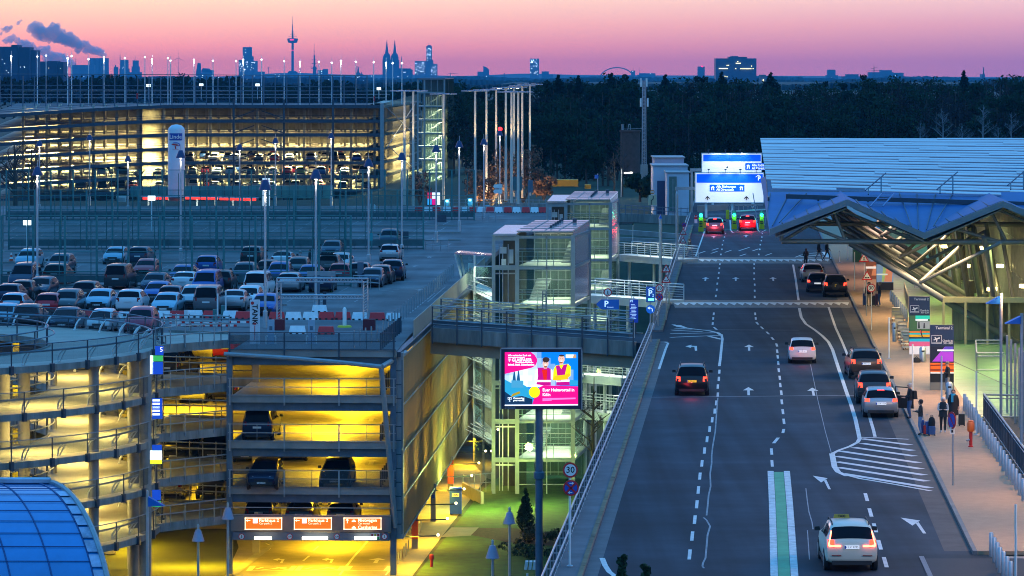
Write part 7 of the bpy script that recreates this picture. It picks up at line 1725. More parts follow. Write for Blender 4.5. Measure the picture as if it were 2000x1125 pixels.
roundel(t,1187,571,d-.06,8);m=MB();c=D(1187,571,d-.1);m.disc(c+V((0,-.0,.09)),.028,.004,8);m.box(c+V((0,0,0)),(.05,.008,.14));m.tube(c+V((0,0,-.05)),c+V((-.07,0,-.17)),.018,4);m.tube(c+V((0,0,-.05)),c+V((.07,0,-.17)),.018,4);m.build('walker_symbol',sblack,t)
m=MB();m.extr([D(1164,594,d-.1),D(1174,604,d-.1),D(1209,604,d-.1),D(1209,585,d-.1),D(1174,585,d-.1)],(0,.06,0));m.build('blue_arrow_panel',emi('sign_blue_lit',S(10,70,150)),t);m=MB();m.text('P',.55,D(1180,594,d-.12),bold=.012);m.text('Kurzzeit',.12,D(1186,600,d-.12));m.build('lettering',emi('pale_letter',(.6,.85,1),.7),t)
d=238.5;t=thing('tariff_board','upright dark blue parking tariff board on a white post on the bridge','sign',V((X(1238,d),d,.2)));post(t,1238,580,660,d,.05,wsteel);m=MB();m.extr([D(1229.5,630,d-.1),D(1246.5,630,d-.1),D(1246.5,585,d-.1),D(1229.5,585,d-.1)],(0,.06,0));m.build('panel',emi('sign_blue_lit3',S(8,50,150),.5),t);m=MB();m.text('P2',.18,D(1231,588.5,d-.12),bold=.003)
for k in range(11):m.box(D(1236+(k%3),595+2.7*k,d-.12),(.26+.05*(k%4),.006,.025))
m.build('lettering',emi('pale_letter',(.6,.85,1),.7),t)
# triangle sign pairs on the railing side
for x,ys,yb,lb in((1301,530,625,'pair of red triangle warning signs, walker over hump, before the first paved crossing'),(1334,455,510,'farther pair of red triangle warning signs under a no-stopping sign at the railing')):
 b=P(x-2,yb if x<1320 else 512,.13);d=b.y;t=thing('warning_sign',lb,'sign',b,0,'triangle signs on the railing side');r=9.5 if x<1320 else 7.2;post(t,x,ys-14 if x<1320 else 436,yb if x<1320 else 512,d);tri(t,x,ys-5 if x<1320 else 453,d-.05,r,'ped');tri(t,x,ys+15.5 if x<1320 else 470,d-.05,r,'hump')
 if x>1320:nostop(t,1336,439,d-.05,4.5)
# signs on the terminal pavement
b=P(1692,618,.13);d=b.y;t=thing('warning_sign','red triangle hump sign on a dark post on the terminal pavement','sign',b);post(t,1692,525,618,d,.035);tri(t,1693.5,539,d-.05,11,'hump')
b=P(1702,645,.13);d=b.y;t=thing('speed_sign','round 30 sign on a thin white post on the terminal pavement','sign',b);post(t,1702,552,645,d,.035,wsteel);roundel(t,1701.5,562.5,d-.05,8.5,'30')
b=P(1687,575,.13);d=b.y;t=thing('warning_sign','red triangle walker sign farther up the terminal pavement','sign',b);post(t,1688,490,575,d,.03,wsteel);tri(t,1687.5,504,d-.05,10.5,'ped')
for x,y0,y1,lb in((1736.5,620,701,'tall thin bare white pole beside the luggage trolleys'),(1782.5,672,772,'bare pale pole behind the silver car with the open door'),(1907,725,850,'tall pale pole at the green glass floor'),(1669,492,567,'white pole up the pavement behind the dark car with the spare wheel'),(1984,985,1170,'bare pole at the frame edge by the short bollard row'),(1839,695,800,'pale pole in front of the nearer blue pillar'),(1640,490,513,'short thin pole at the crossing walkers'),(1656,478,507,'thin red and white pole past the crossing walkers')):
 b=P(x,y1,.13);t=thing('sign_pole',lb,'pole',b,0,'bare poles on the pavement');post(t,x,y0,y1,b.y,.045 if y1>560 else .04,wsteel);m=MB();m.lathe(b,[(.14,0),(.14,.03),(.05,.06)],10);m.build('foot',gsteel,t)
b=P(1861,948,.13);d=b.y;t=thing('no_stopping_sign','oval looking blue and red parking ban sign seen edge on, with white plate below','sign',b);post(t,1861,805,948,d,.04)
r=17*d/F;c=D(1859.5,821,d-.06);ax=V((-.93,-.36,0));m=MB();m.disc(c,r,.02,28,ax);m.build('red_ring',red,t);m=MB();m.disc(c+ax*.021,r*.78,.006,28,ax);m.build('blue_face',sblue,t);sd_=V((.36,-.93,0));m=MB();m.bar(c+ax*.034-sd_*r*.55+V((0,0,r*.55)),c+ax*.034+sd_*r*.55-V((0,0,r*.55)),.02,.05);m.build('red_bar',red,t)
m=MB();m.extr([D(1855.5,848,d-.06),D(1864.5,848,d-.06),D(1864.5,834,d-.06),D(1855.5,834,d-.06)],(0,.03,0));m.build('white_plate',swhite,t);m=MB();panel(m,1858,840,1862,845,d-.08,.01);panel(m,1861,836,1862,845,d-.08,.01);m.build('tow_symbol',sblack,t)
b=P(1896,873,.13);d=b.y;t=thing('hydrant','red hydrant post with orange cap box on the pavement before the bollards','hydrant',b);m=MB();m.lathe(b,[(.12,0),(.12,.05),(.08,.08),(.085,.75)],12);m.build('post',mat('hydrant_red',(.55,.02,.015),.45,noise=.1),t,True)
m=MB();m.lathe(b,[(.14,.72),(.17,.78),(.18,1.12),(.13,1.2),(.14,1.24),(.02,1.27)],10);m.build('cap',mat('hydrant_orange',(.75,.14,.02),.45,noise=.1),t,True);m=MB();m.tube(b+V((-.05,-.02,.35)),b+V((-.2,-.05,.3)),.05,8);m.build('spout',steel,t)
# wedge lamps with blue reflectors
for x,y0,y1,ym,d,lb in((1955,573,850,588,181,'tall lamp pole with a blue wedge reflector before the leaning struts'),(1995.5,612,1150,627,163,'tall lamp pole with a blue wedge reflector at the frame edge')):
 b=V((X(x,d),d,.1));t=thing('wedge_lamp',lb,'street lamp',b,0,'wedge lamps by the terminal');post(t,x,y0,y1,d,.075);k=d/F
 m=MB();m.extr([D(x-2,ym+6,d-.2),D(x-29*181/d*.98,ym+5.5,d-.2),D(x-2,ym-9,d-.2)],(0,.5,0));m.build('blue_wedge',mat('wedge_blue',(.015,.16,.55),.4,.1,noise=.1),t)
for x,y0,y1,d,lb in((1165,341,372,500,'small blue headed lamp pole above the farther stair tower roof'),):
 t=thing('wedge_lamp',lb,'street lamp',D(x,y1,d));post(t,x+2.5,y0-2,y1+10,d,.07);m=MB();m.box(D(x,y0+4,d),(.5,.3,.5));m.build('blue_head',mat('wedge_blue',(.015,.16,.55)),t)
for x,y0,y1,yb,lb in((1290,421,560,600,'stout pale light pole with a blue cap before the first footbridge'),(1322,372,500,513,'stout pale light pole before the second footbridge')):
 b=P(x,yb,.0);d=b.y;t=thing('light_pole',lb,'street lamp',b,0,'stout poles at the railing');m=MB();m.tube(b,D(x,y0+6,d),.14,10,.12);m.build('pole',polem,t,True);m=MB();m.extr([D(x-4,y0+7,d),D(x+4,y0+7,d),D(x,y0-2,d)],(0,.3,0))if x<1300 else m.lathe(D(x,y0+6,d),[(.12,0),(.05,.2)],8);m.build('cap',mat('wedge_blue',(.015,.16,.55))if x<1300 else steel,t)
# overhead signs past the toll lane
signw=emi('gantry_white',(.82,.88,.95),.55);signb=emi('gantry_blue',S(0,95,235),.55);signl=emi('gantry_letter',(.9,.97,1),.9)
def gantry(lb,x0,y0,x1,y1,band,d,bx,by,full_=True):
 t=thing('overhead_sign',lb,'overhead sign',V((X((x0+x1)/2,d),d,0)),0,'overhead signs');k=d/F
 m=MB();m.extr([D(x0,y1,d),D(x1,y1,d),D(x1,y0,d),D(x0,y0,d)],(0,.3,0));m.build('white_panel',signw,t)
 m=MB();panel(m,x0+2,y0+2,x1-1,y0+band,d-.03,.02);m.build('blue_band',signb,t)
 m=MB();w=1.4
 for q in((x0-w,y0-w,x1+w,y0),(x0-w,y1,x1+w,y1+w),(x0-w,y0,x0,y1),(x1,y0,x1+w,y1)):panel(m,*q,d-.04,.35)
 m.build('frame',wsteel,t)
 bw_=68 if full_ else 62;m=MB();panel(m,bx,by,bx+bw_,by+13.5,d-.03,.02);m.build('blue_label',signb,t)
 m=MB();m.text('Alle Richtungen',5.2*k*1.3,D(bx+13,by+4.2,d-.06),bold=.008,sx=.9);m.text('All Directions',5.2*k*1.3,D(bx+13,by+10.2,d-.06),bold=.008,sx=.9);m.build('lettering',signl,t)
 m=MB()
 for xx in((bx+6,bx+62)if full_ else(bx+6,)):
  y=by+11;m.poly([D(xx-3.2,y,d-.06),D(xx-1.2,y,d-.06),D(xx-.4,y-8,d-.06),D(xx-1.4,y-8,d-.06)]);m.poly([D(xx+1.2,y,d-.06),D(xx+3.2,y,d-.06),D(xx+1.4,y-8,d-.06),D(xx+.4,y-8,d-.06)]);m.poly([D(xx-3.4,y-5,d-.06),D(xx+3.4,y-5,d-.06),D(xx+3.4,y-6.2,d-.06),D(xx-3.4,y-6.2,d-.06)])
 m.build('motorway_symbol',signl,t)
 m=MB()
 for x in((1379,1430)if full_ else(1392,1470)):m.tube(D(x,425 if full_ else 405,d+.3),D(x,y1,d+.3),.16,8)
 m.build('post',wsteel,t);m=MB()
 for x in((1384,1417,1446,1478)):m.bar(D(x,y0,d-.05),D(x,y0-7,d-.8),.05,.05);m.box(D(x,y0-7,d-.85),(.25,.2,.12))
 m.build('sign_lamp',dsteel,t)
 for x in(1400,1425,1450):spot(D(x,y0-5,d-1.2),D(x,(y0+y1)/2,d),160,(.75,.9,1),100,.8,name='sign_lamp_light')
 return t
t=gantry('front overhead sign, white with blue band and All Directions label, before the other one',1358.5,338,1491,395,19,425,1386,360.5);m=MB()
for x in(1382,1458):m.extr([D(x-.7,391,424.9),D(x+.7,391,424.9),D(x+.7,384,424.9),D(x-.7,384,424.9)],(0,.02,0));m.path([D(x-4,388,424.9),D(x,383.5,424.9),D(x+4,388,424.9)],.07,4)
m.build('black_arrow',sblack,t);m=MB();m.text('P',.62,D(1480,349,424.9),bold=.02);m.bar(D(1476,346,424.9),D(1481,342,424.9),.02,.06);m.bar(D(1481,342,424.9),D(1486,345,424.9),.02,.06);m.build('parking_symbol',signl,t)
t=gantry('rear overhead sign, white with blue band, showing above the front one',1371.5,300,1487,339,15,455,1455.5,318.5,False);m=MB();m.lathe(D(1420.5,328,454.5),[(.14,0),(.03,.25)],8);m.build('small_lamp',sblack,t)
# toll lane machines
tol=mat('toll_yellow',(.65,.42,.01),.5,noise=.1);grn=emi('green_signal',(.02,1,.62),5)
for x,yb,lb in((1369,452,'yellow toll machine with green signal lamp at the railing side'),(1434,447,'yellow and black toll machine with green signal lamp between the two braking cars'),(1487.5,447,'yellow and black toll machine with green signal lamp under the terminal roof corner')):
 b=P(x,yb,.0);d=b.y;k=d/F;t=thing('toll_machine',lb,'toll machine',b,0,'toll machines');m=MB()
 m.box(b+V((0,0,.75)),(.42,.5,1.5));m.box(b+V((0,-.05,.25)),(.55,.6,.5));m.build('housing',tol,t);m=MB()
 for y in(432,437,442):panel(m,x-3,y-1,x+3,y+.8,d-.34,.05)
 m.build('black_band',sblack,t);m=MB();m.box(b+V((0,.1,1.75)),(.4,.3,.5));m.build('signal_head',dsteel,t);m=MB();c=D(x,420.5,d);m.ball(c+V((0,-.1,0)),.2,10);m.build('signal_lamp',grn,t);m=MB();m.tube(b+V((0,.1,1.5)),c,.05);m.build('mast',dsteel,t)
 point(c+V((0,-.6,0)),28,(.05,1,.6),.12,'signal_light')
for x0,y0,x1,y1,lb in((1375,430,1411,428.5,'white barrier arm in front of the purple lit car'),(1421,413,1495,409,'long white raised edge bar beyond the red car')):
 d=402;t=thing('lane_barrier',lb,'barrier',D(x0,y0+15,d));m=MB();m.bar(D(x0,y0,d),D(x1,y1,d),.06,.14);m.build('arm',wsteel,t);m=MB();m.box(D(x0,y0+6,d),(.35,.35,1.0));m.build('barrier_box',tol,t)
m=MB()
for pts in([(1426,430),(1427,449),(1431,455),(1442,450)],[(1478,430),(1480,449),(1485,455),(1496,449)]):sp(m,pts,.16,.006)
for k in range(5):sp(m,[(1372+4*k,424-2.5*k),(1500,425-2.6*k)],.25,.006)
sp(m,[(1428,449),(1372,449)],.2,.006);m.build('toll_markings',white,kind='structure')
t=thing('chevron_board','red and white chevron board at the railing before the toll machine','sign',P(1359,436,.13));m=MB();panel(m,1356.5,420,1362,436,398);m.build('board',swhite,t);m=MB();panel(m,1356.3,424,1362.2,428,397.98,.01);m.extr([D(1356.5,420,397.9),D(1359,424,397.9),D(1362,420,397.9)],(0,.02,0));m.build('red_bar',red,t)
t=thing('crash_barrier','low grey wall and crash barrier across the road end behind the toll machines','barrier',P(1410,412));m=MB();m.bar(D(1362,408,430),D(1422,404,430),.3,.7);m.build('wall',concrete,t);m=MB()
for k in range(14):m.bar(D(1362+9*k,411,431),D(1362+9*k,400,431),.08,.08)
m.bar(D(1362,402,431),D(1490,400,431),.08,.2);m.build('rail',gsteel,t)
# bits along the walkway and the pavement
b=P(1675,512,.13);t=thing('green_container','dark green waste container at the far end of the pavement','container',b);m=MB();m.box(b+V((0,.5,.55)),(.75,.8,1.1));m.build('container_body',mat('container_green',(.01,.11,.05),.6,noise=.1),t);m=MB();m.hexa([b+V(q)for q in((-.4,.1,1.1),(.4,.1,1.1),(.4,.95,1.1),(-.4,.95,1.1))],[b+V(q)for q in((-.3,.2,1.2),(.3,.2,1.2),(.3,.85,1.2),(-.3,.85,1.2))]);m.build('lid',mat('container_green',(.01,.11,.05)),t)
for x,y,lb in((1304.5,592,'pair of cream marker posts at the first paved crossing'),):
 t=thing('cream_posts',lb,'posts',P(x,y,.13));m=MB()
 for dx in(-2.5,2.5):p=P(x+dx,y+dx,.13);m.tube(p,p+V((0,0,.95)),.06,8)
 m.build('post',mat('cream_post',(.6,.52,.36),.6,noise=.1),t)
# cigarette bins, stainless, by the ad pillars
for x,y,w,h,lb in((1802,707,6.5,30,'stainless waste bin by the farther blue pillar'),(1854,780,7,34,'stainless waste bin at the foot of the nearer blue pillar'),(1742,587,4.5,18,'stainless waste bin beside the standing man at the trolleys'),(1747,668,4,38,'grey upright info post beside the trolleys')):
 b=P(x,y,.13);k=b.y/F;t=thing('waste_bin',lb,'bin',b,0,'stainless bins on the pavement');m=MB();m.lathe(b,[(w*k,.03),(w*k,h*k-.1),(w*k*.6,h*k)],12);m.build('bin_body',steel,t,True);m=MB();m.box(b+V((0,-w*k,h*k*.72)),(w*k*.9,.02,.1));m.build('slot',black,t)
# luggage trolleys in a nested row
def trolley():
 t=thing('luggage_trolley','','trolley',(0,0,0));m=MB()
 for s_ in(-.28,.28):m.path([(s_,.45,.12),(s_,-.45,.12),(s_,-.55,.95)],.022,6)
 m.path([(-.28,-.55,.95),(.28,-.55,.95)],.03,6);m.path([(-.28,-.5,.6),(.28,-.5,.6)],.02,5);m.path([(-.24,.45,.12),(0,.75,.12),(.24,.45,.12)],.02,5);m.path([(-.2,-.5,.5),(-.2,.4,.15)],.015,4);m.path([(.2,-.5,.5),(.2,.4,.15)],.015,4);m.build('frame',steel,t,False,True)
 m=MB();m.box((0,-.5,.78),(.5,.04,.28));m.box((0,0,.16),(.5,.8,.03));m.build('basket_panel',mat('trolley_panel',(.6,.56,.45),.5,noise=.1),t,False,True)
 for x,y in((-.26,-.42),(.26,-.42),(0,.66)):m=MB();m.tube((x-.02,y,.07),(x+.02,y,.07),.07,10);m.build('wheel',black,t,False,True)
 return t
tr=None
for k in range(9):
 loc=P(1771-3.0*k,683-7.0*k,.13);lb=f'luggage trolley in the nested row, {ORD[k]} counted from the blue pillar end'
 if tr is None:tr=trolley();tr.location=loc;tr['label']=lb;tr['group']='nested luggage trolleys'
 else:dup(tr,loc,.1*(-1)**k,lb,'nested luggage trolleys')
# ================================================================ cars
CT=dict(hatch=dict(L=4.1,W=1.77,r=.32,st=[(0,.42,.80,.82),(.04,.30,.93,.95),(.10,.26,.97,1.02),(.42,.22,.98,1.38),(.75,.2,.97,1.45),(1.5,.2,.95,1.48),(2.2,.2,.93,1.43),(2.45,.2,.92,1.33),(3.1,.2,.9,.95),(3.6,.2,.82,.86),(3.95,.24,.70,.73),(4.1,.38,.58,.6)],rw=(.12,.41),ws=(2.47,3.07),sw=(.6,2.85)),sedan=dict(L=4.7,W=1.83,r=.33,st=[(0,.42,.85,.87),(.05,.3,.98,1.02),(.25,.24,1.0,1.07),(.62,.22,.99,1.09),(1.25,.2,.97,1.38),(1.6,.2,.96,1.43),(2.2,.2,.95,1.45),(2.75,.2,.93,1.38),(2.95,.2,.92,1.30),(3.6,.2,.9,.96),(4.15,.2,.83,.88),(4.5,.24,.7,.74),(4.7,.38,.58,.6)],rw=(.68,1.22),ws=(2.97,3.57),sw=(1.0,3.3)),suv=dict(L=4.6,W=1.88,r=.36,st=[(0,.5,.95,.97),(.04,.38,1.08,1.1),(.1,.34,1.12,1.18),(.45,.3,1.13,1.56),(.8,.28,1.12,1.64),(1.6,.28,1.1,1.67),(2.4,.28,1.08,1.62),(2.7,.28,1.06,1.5),(3.35,.28,1.05,1.10),(3.9,.28,.98,1.04),(4.4,.32,.85,.92),(4.6,.48,.7,.72)],rw=(.12,.44),ws=(2.72,3.33),sw=(.6,3.05)),mpv=dict(L=4.45,W=1.83,r=.33,st=[(0,.45,.90,.92),(.04,.33,1.0,1.03),(.08,.28,1.04,1.14),(.3,.24,1.05,1.54),(.6,.22,1.04,1.63),(1.5,.22,1.02,1.66),(2.4,.22,1.0,1.58),(2.65,.22,.99,1.47),(3.4,.22,.97,1.02),(3.85,.22,.9,.95),(4.25,.26,.78,.82),(4.45,.4,.62,.64)],rw=(.09,.31),ws=(2.67,3.38),sw=(.45,3.1)),van=dict(L=4.95,W=1.93,r=.34,st=[(0,.45,1.0,1.02),(.03,.34,1.15,1.2),(.08,.3,1.18,1.55),(.2,.28,1.18,1.85),(.6,.26,1.17,1.93),(2,.26,1.15,1.95),(3.0,.26,1.12,1.9),(3.3,.26,1.1,1.78),(4.05,.26,1.08,1.15),(4.5,.28,.95,1.0),(4.8,.34,.75,.8),(4.95,.45,.6,.62)],rw=(.05,.19),ws=(3.32,4.03),sw=(.4,3.75)),city=dict(L=3.55,W=1.65,r=.29,st=[(0,.42,.78,.80),(.03,.3,.92,.95),(.08,.26,.98,1.06),(.3,.22,.99,1.38),(.6,.2,.97,1.46),(1.3,.2,.95,1.49),(1.9,.2,.93,1.44),(2.15,.2,.92,1.33),(2.8,.2,.9,.95),(3.2,.2,.82,.86),(3.45,.26,.70,.73),(3.55,.4,.58,.6)],rw=(.09,.31),ws=(2.17,2.77),sw=(.45,2.5)),estate=dict(L=4.7,W=1.82,r=.33,st=[(0,.42,.85,.87),(.05,.3,.97,1.0),(.12,.26,1.0,1.05),(.55,.22,.99,1.38),(.95,.2,.98,1.45),(1.8,.2,.96,1.48),(2.5,.2,.94,1.44),(2.8,.2,.93,1.36),(3.5,.2,.91,.97),(4.1,.2,.84,.89),(4.5,.24,.7,.74),(4.7,.38,.58,.6)],rw=(.14,.54),ws=(2.82,3.47),sw=(.7,3.2)))
trim=mat('black_trim',(.015,.016,.018),.6,noise=0);carglass=mat('car_glass',(.006,.009,.014),.12,.0,noise=.3,scale=.6,spec=.07)
tyre=mat('tyre',(.012,.012,.013),.8,noise=0);rimm=mat('alloy_rim',(.35,.36,.38),.3,.8,noise=.1)
tail_off=mat('tail_lens',(.22,.006,.008),.25,noise=.05);tail_on=emi('tail_lens_lit',(1,.05,.02),3.6);brake_on=emi('brake_lens_lit',(1,.03,.02),14);head_off=mat('headlamp_lens',(.42,.46,.5),.15,.3,noise=.1);plate=mat('number_plate',(.62,.63,.62),.5,noise=.1);plate_on=emi('number_plate_lit',(.8,.85,.9),.5);plate_y=mat('yellow_plate',(.62,.38,.02),.5,noise=.05);plate_yl=emi('yellow_plate_lit',(.85,.5,.03),.6)
def paint(n,c,metal=.25):return mat('paint_'+n,c,.28,metal,noise=.06,scale=1,coat=.3)
PC=dict(white=paint('white',(.62,.63,.64),0),cream=paint('cream',(.64,.60,.48),0),silver=paint('silver',(.40,.42,.44),.6),grey=paint('grey',(.13,.14,.15),.5),anthracite=paint('anthracite',(.045,.05,.055),.5),black=paint('black',(.010,.011,.013),.3),blue=paint('blue',(.012,.07,.30),.4),navy=paint('navy',(.012,.022,.055),.4),pale=paint('pale_blue',(.24,.42,.52),.2),red=paint('red',(.52,.010,.022),.2),crimson=paint('crimson',(.46,.010,.05),.2),brown=paint('brown',(.09,.06,.045),.5),lime=paint('lime',(.30,.42,.06),.1),orange=paint('orange',(.6,.12,.01),.1),teal=paint('teal',(.03,.12,.12),.4))
def carsurf(kd):
 c=CT[kd];W=c['W']/2;L=c['L'];st=c['st'];ys=[s[0]for s in st]
 def at(y):return[float(np.interp(y,ys,[s[i]for s in st]))for i in(1,2,3)]
 def rg(y):
  zl,zb,zt=at(y);e=max(0,1-y/.45)**2*.07+max(0,1-(L-y)/.7)**2*.13;w=W*(1-e);k=min(1,max(0,(zt-zb)/.42));wt=w*(.95-.19*k)
  return[V((0,y,zl)),V((.84*w,y,zl)),V((.96*w,y,zl+.06)),V((w,y,zl+.32*(zb-zl))),V((1.0*w,y,zl+.62*(zb-zl))),V((.96*w,y,zb)),V((wt,y,zt-.05*k-.01)),V((wt*.86,y,zt)),V((wt*.45,y,zt+.025)),V((0,y,zt+.032))]
 def sf(y,s):
  s=max(-9.0,min(18,s));sg=1
  if s>9:s=18-s;sg=-1
  i=min(8,int(s));f=s-i;a=rg(y);p=a[i].lerp(a[i+1],f);return V((p.x*sg,p.y,p.z))
 return c,W,L,rg,sf
def patch(m,sf,ya,yb,sa,sb,off,ny=4,nsn=6,taper=0.0):
 n0=len(m.v)
 for i in range(ny+1):
  y=ya+(yb-ya)*i/ny;tt=taper*(1-i/ny)if taper>0 else-taper*(i/ny)
  for j in range(nsn+1):
   s=sa+(sb-sa)*j/nsn;s=s if not taper else(sa+tt)+((sb-tt)-(sa+tt))*j/nsn
   p=sf(y,s);du=sf(min(y+.02,99),s)-sf(y-.02,s);dv=sf(y,s+.04)-sf(y,s-.04);nn=du.cross(dv)
   if nn.length>1e-9:nn.normalize()
   q=p+nn*off;c=V((0,p.y,.8))
   if(p-c).dot(nn)<0:q=p-nn*off
   m.v.append(tuple(q))
 for i in range(ny):
  for j in range(nsn):a=n0+i*(nsn+1)+j;m.f.append((a,a+1,a+nsn+2,a+nsn+1));m.m.append(m.cm)
def carproto(kd,simple=False,lit=False,rails=False,ydisc=None,yellow=False):
 c,W,L,rg,sf=carsurf(kd);H=max(s[3]for s in c['st'])
 t=thing('parked_car','','car',(0,0,0));m=MB();ys=[]
 for a,b in zip(c['st'],c['st'][1:]):
  k=max(1,int((b[0]-a[0])/.28));ys+=[a[0]+(b[0]-a[0])*i/k for i in range(k)]
 ys.append(L);n=19
 for y in ys:
  r=rg(y);m.v+=[tuple(p)for p in r]+[(-p.x,p.y,p.z)for p in r[8:0:-1]]
 n=18
 for i in range(len(ys)-1):
  for j in range(n):a,b=i*n+j,i*n+(j+1)%n;m.f.append((a,b,b+n,a+n));m.m.append(0)
 m.f.append(tuple(range(n-1,-1,-1)));m.m.append(0);e=(len(ys)-1)*n;m.f.append(tuple(range(e,e+n)));m.m.append(0)
 m.cm=1;wy=(.82,L-.86);r=c['r']
 for y in wy:
  for s_ in(-1,1):m.tube((s_*(W-.12),y,r),(s_*(W+.006),y,r),r+.06,18)
 m.box((0,.06,.34),(W*1.5,.2,.14));m.box((0,L-.05,.42),(W*1.45,.14,.2));m.box((0,L/2,.26),(W*2.0,L-2.6,.12))
 body=m.build('body',[PC['silver'],trim],t,True,True)
 m=MB();patch(m,sf,c['ws'][0],c['ws'][1],6.75,11.25,.012,3,8);m.build('windscreen',carglass,t,True,True)
 m=MB();patch(m,sf,c['rw'][0]-.03,c['rw'][1],6.35,11.65,.014,3,8);m.build('rear_window',carglass,t,True,True)
 y0,y1=c['sw'];q=(y1-y0)
 for sg in(1,-1):
  m=MB()
  for a,b in((0,.26),(.29,.60),(.63,1.0)):
   f=(lambda y,s:sf(y,s))if sg>0 else(lambda y,s:V((-sf(y,s).x,y,sf(y,s).z)))
   patch(m,f,y0+q*a,y0+q*b,5.12,5.86,.010,2,2,taper=.0)
  m.build('side_window',carglass,t,False,True)
 if simple:return t
 zb=c['st'][2][2];big=kd in('van','mpv','suv')
 for s_ in(-1,1):
  m=MB();hgt=.25 if big else .17;zz=zb-(.05 if not big else .1);m.hexa([(s_*W*.66,-.02,zz-hgt/2),(s_*W*.93,.02,zz-hgt/2),(s_*W*.95,.22,zz-hgt/2),(s_*W*.66,.1,zz-hgt/2)][::s_],[(s_*W*.68,.0,zz+hgt/2),(s_*W*.90,.04,zz+hgt/2),(s_*W*.93,.26,zz+hgt/2),(s_*W*.68,.16,zz+hgt/2)][::s_]);m.build('tail_light',tail_off if not lit else tail_on,t,False,True)
  zf=c['st'][-2][2]-.06;m=MB();m.hexa([(s_*W*.52,L-.02,zf-.08),(s_*W*.52,L-.2,zf-.08),(s_*W*.90,L-.34,zf-.06),(s_*W*.84,L-.10,zf-.06)][::s_],[(s_*W*.52,L-.1,zf+.06),(s_*W*.52,L-.25,zf+.08),(s_*W*.88,L-.42,zf+.10),(s_*W*.82,L-.2,zf+.10)][::s_]);m.build('headlight',head_off,t,False,True)
  m=MB();ym=c['ws'][1]-.35;m.hexa([(s_*(W-.02),ym,zb),(s_*(W+.2),ym-.02,zb),(s_*(W+.2),ym+.1,zb),(s_*(W-.02),ym+.12,zb)][::s_],[(s_*(W+.02),ym,zb+.15),(s_*(W+.19),ym-.02,zb+.14),(s_*(W+.18),ym+.08,zb+.14),(s_*(W+.02),ym+.1,zb+.15)][::s_]);m.build('door_mirror',trim,t,False,True)
  for y in wy:
   m=MB();m.tube((s_*(W-.21),y,r),(s_*(W+.018),y,r),r,22);w=m.build('wheel',tyre,t,True,True)
   m=MB();m.tube((s_*(W+.0),y,r),(s_*(W+.026),y,r),r*.66,14);m.build('rim',rimm,w,False,True)
 m=MB();m.box((0,-.025,zb-.22 if kd!='van' else .85),(.52,.03,.12));m.build('rear_plate',plate if not lit else plate_on,t,False,True)
 m=MB();m.box((0,L+.005,.46),(.52,.03,.11));m.build('front_plate',plate,t,False,True)
 m=MB();m.box((0,L-.03,.6),(W*.9,.1,.13));m.build('grille',trim,t,False,True)
 if rails:
  m=MB()
  for s_ in(-1,1):m.path([(s_*W*.70,.7,H-.05),(s_*W*.70,.85,H+.03),(s_*W*.71,2.3,H+.03),(s_*W*.72,2.5,H-.08)],.025,6)
  m.build('roof_rail',trim,t,False,True)
 return t
HID=[]
PRO={}
def proto(kd,lit=False,simple=False,rails=False):
 k=(kd,lit,simple,rails)
 if k not in PRO:p=carproto(kd,simple,lit,rails);PRO[k]=p;HID.append(p)
 return PRO[k]
USED=set()
CARLIT=[]
def place(kd,col,loc,head,lb,group,lit=False,simple=False,rails=False,name='parked_car',scale=None,centre=True):
 """head: 'R' shows its rear to the road end we look from, 'F' its front; loc is the visible bumper's ground point"""
 key=(kd,lit,simple,rails);p=proto(*key);L=CT[kd]['L']
 loc=V(loc);rot=head[1];u=V((-math.sin(rot),math.cos(rot),0))
 o=loc if head[0]=='R' else loc+u*L
 a=rot if head[0]=='R' else rot+math.pi
 if key not in USED:
  USED.add(key);r=p;r.location=o;r.rotation_euler=(0,0,a)
  for ch in kids(r):
   if ch.name.split('.')[0]=='body':ch.material_slots[0].link='OBJECT';ch.material_slots[0].material=PC[col]
 else:r=dup(p,o,a,None,None,{'body':PC[col]},scale)
 r.name=name;r['label']=lb;r['group']=group;WM[r.name]=M.Translation(o)@M.Rotation(a,4,'Z');return r
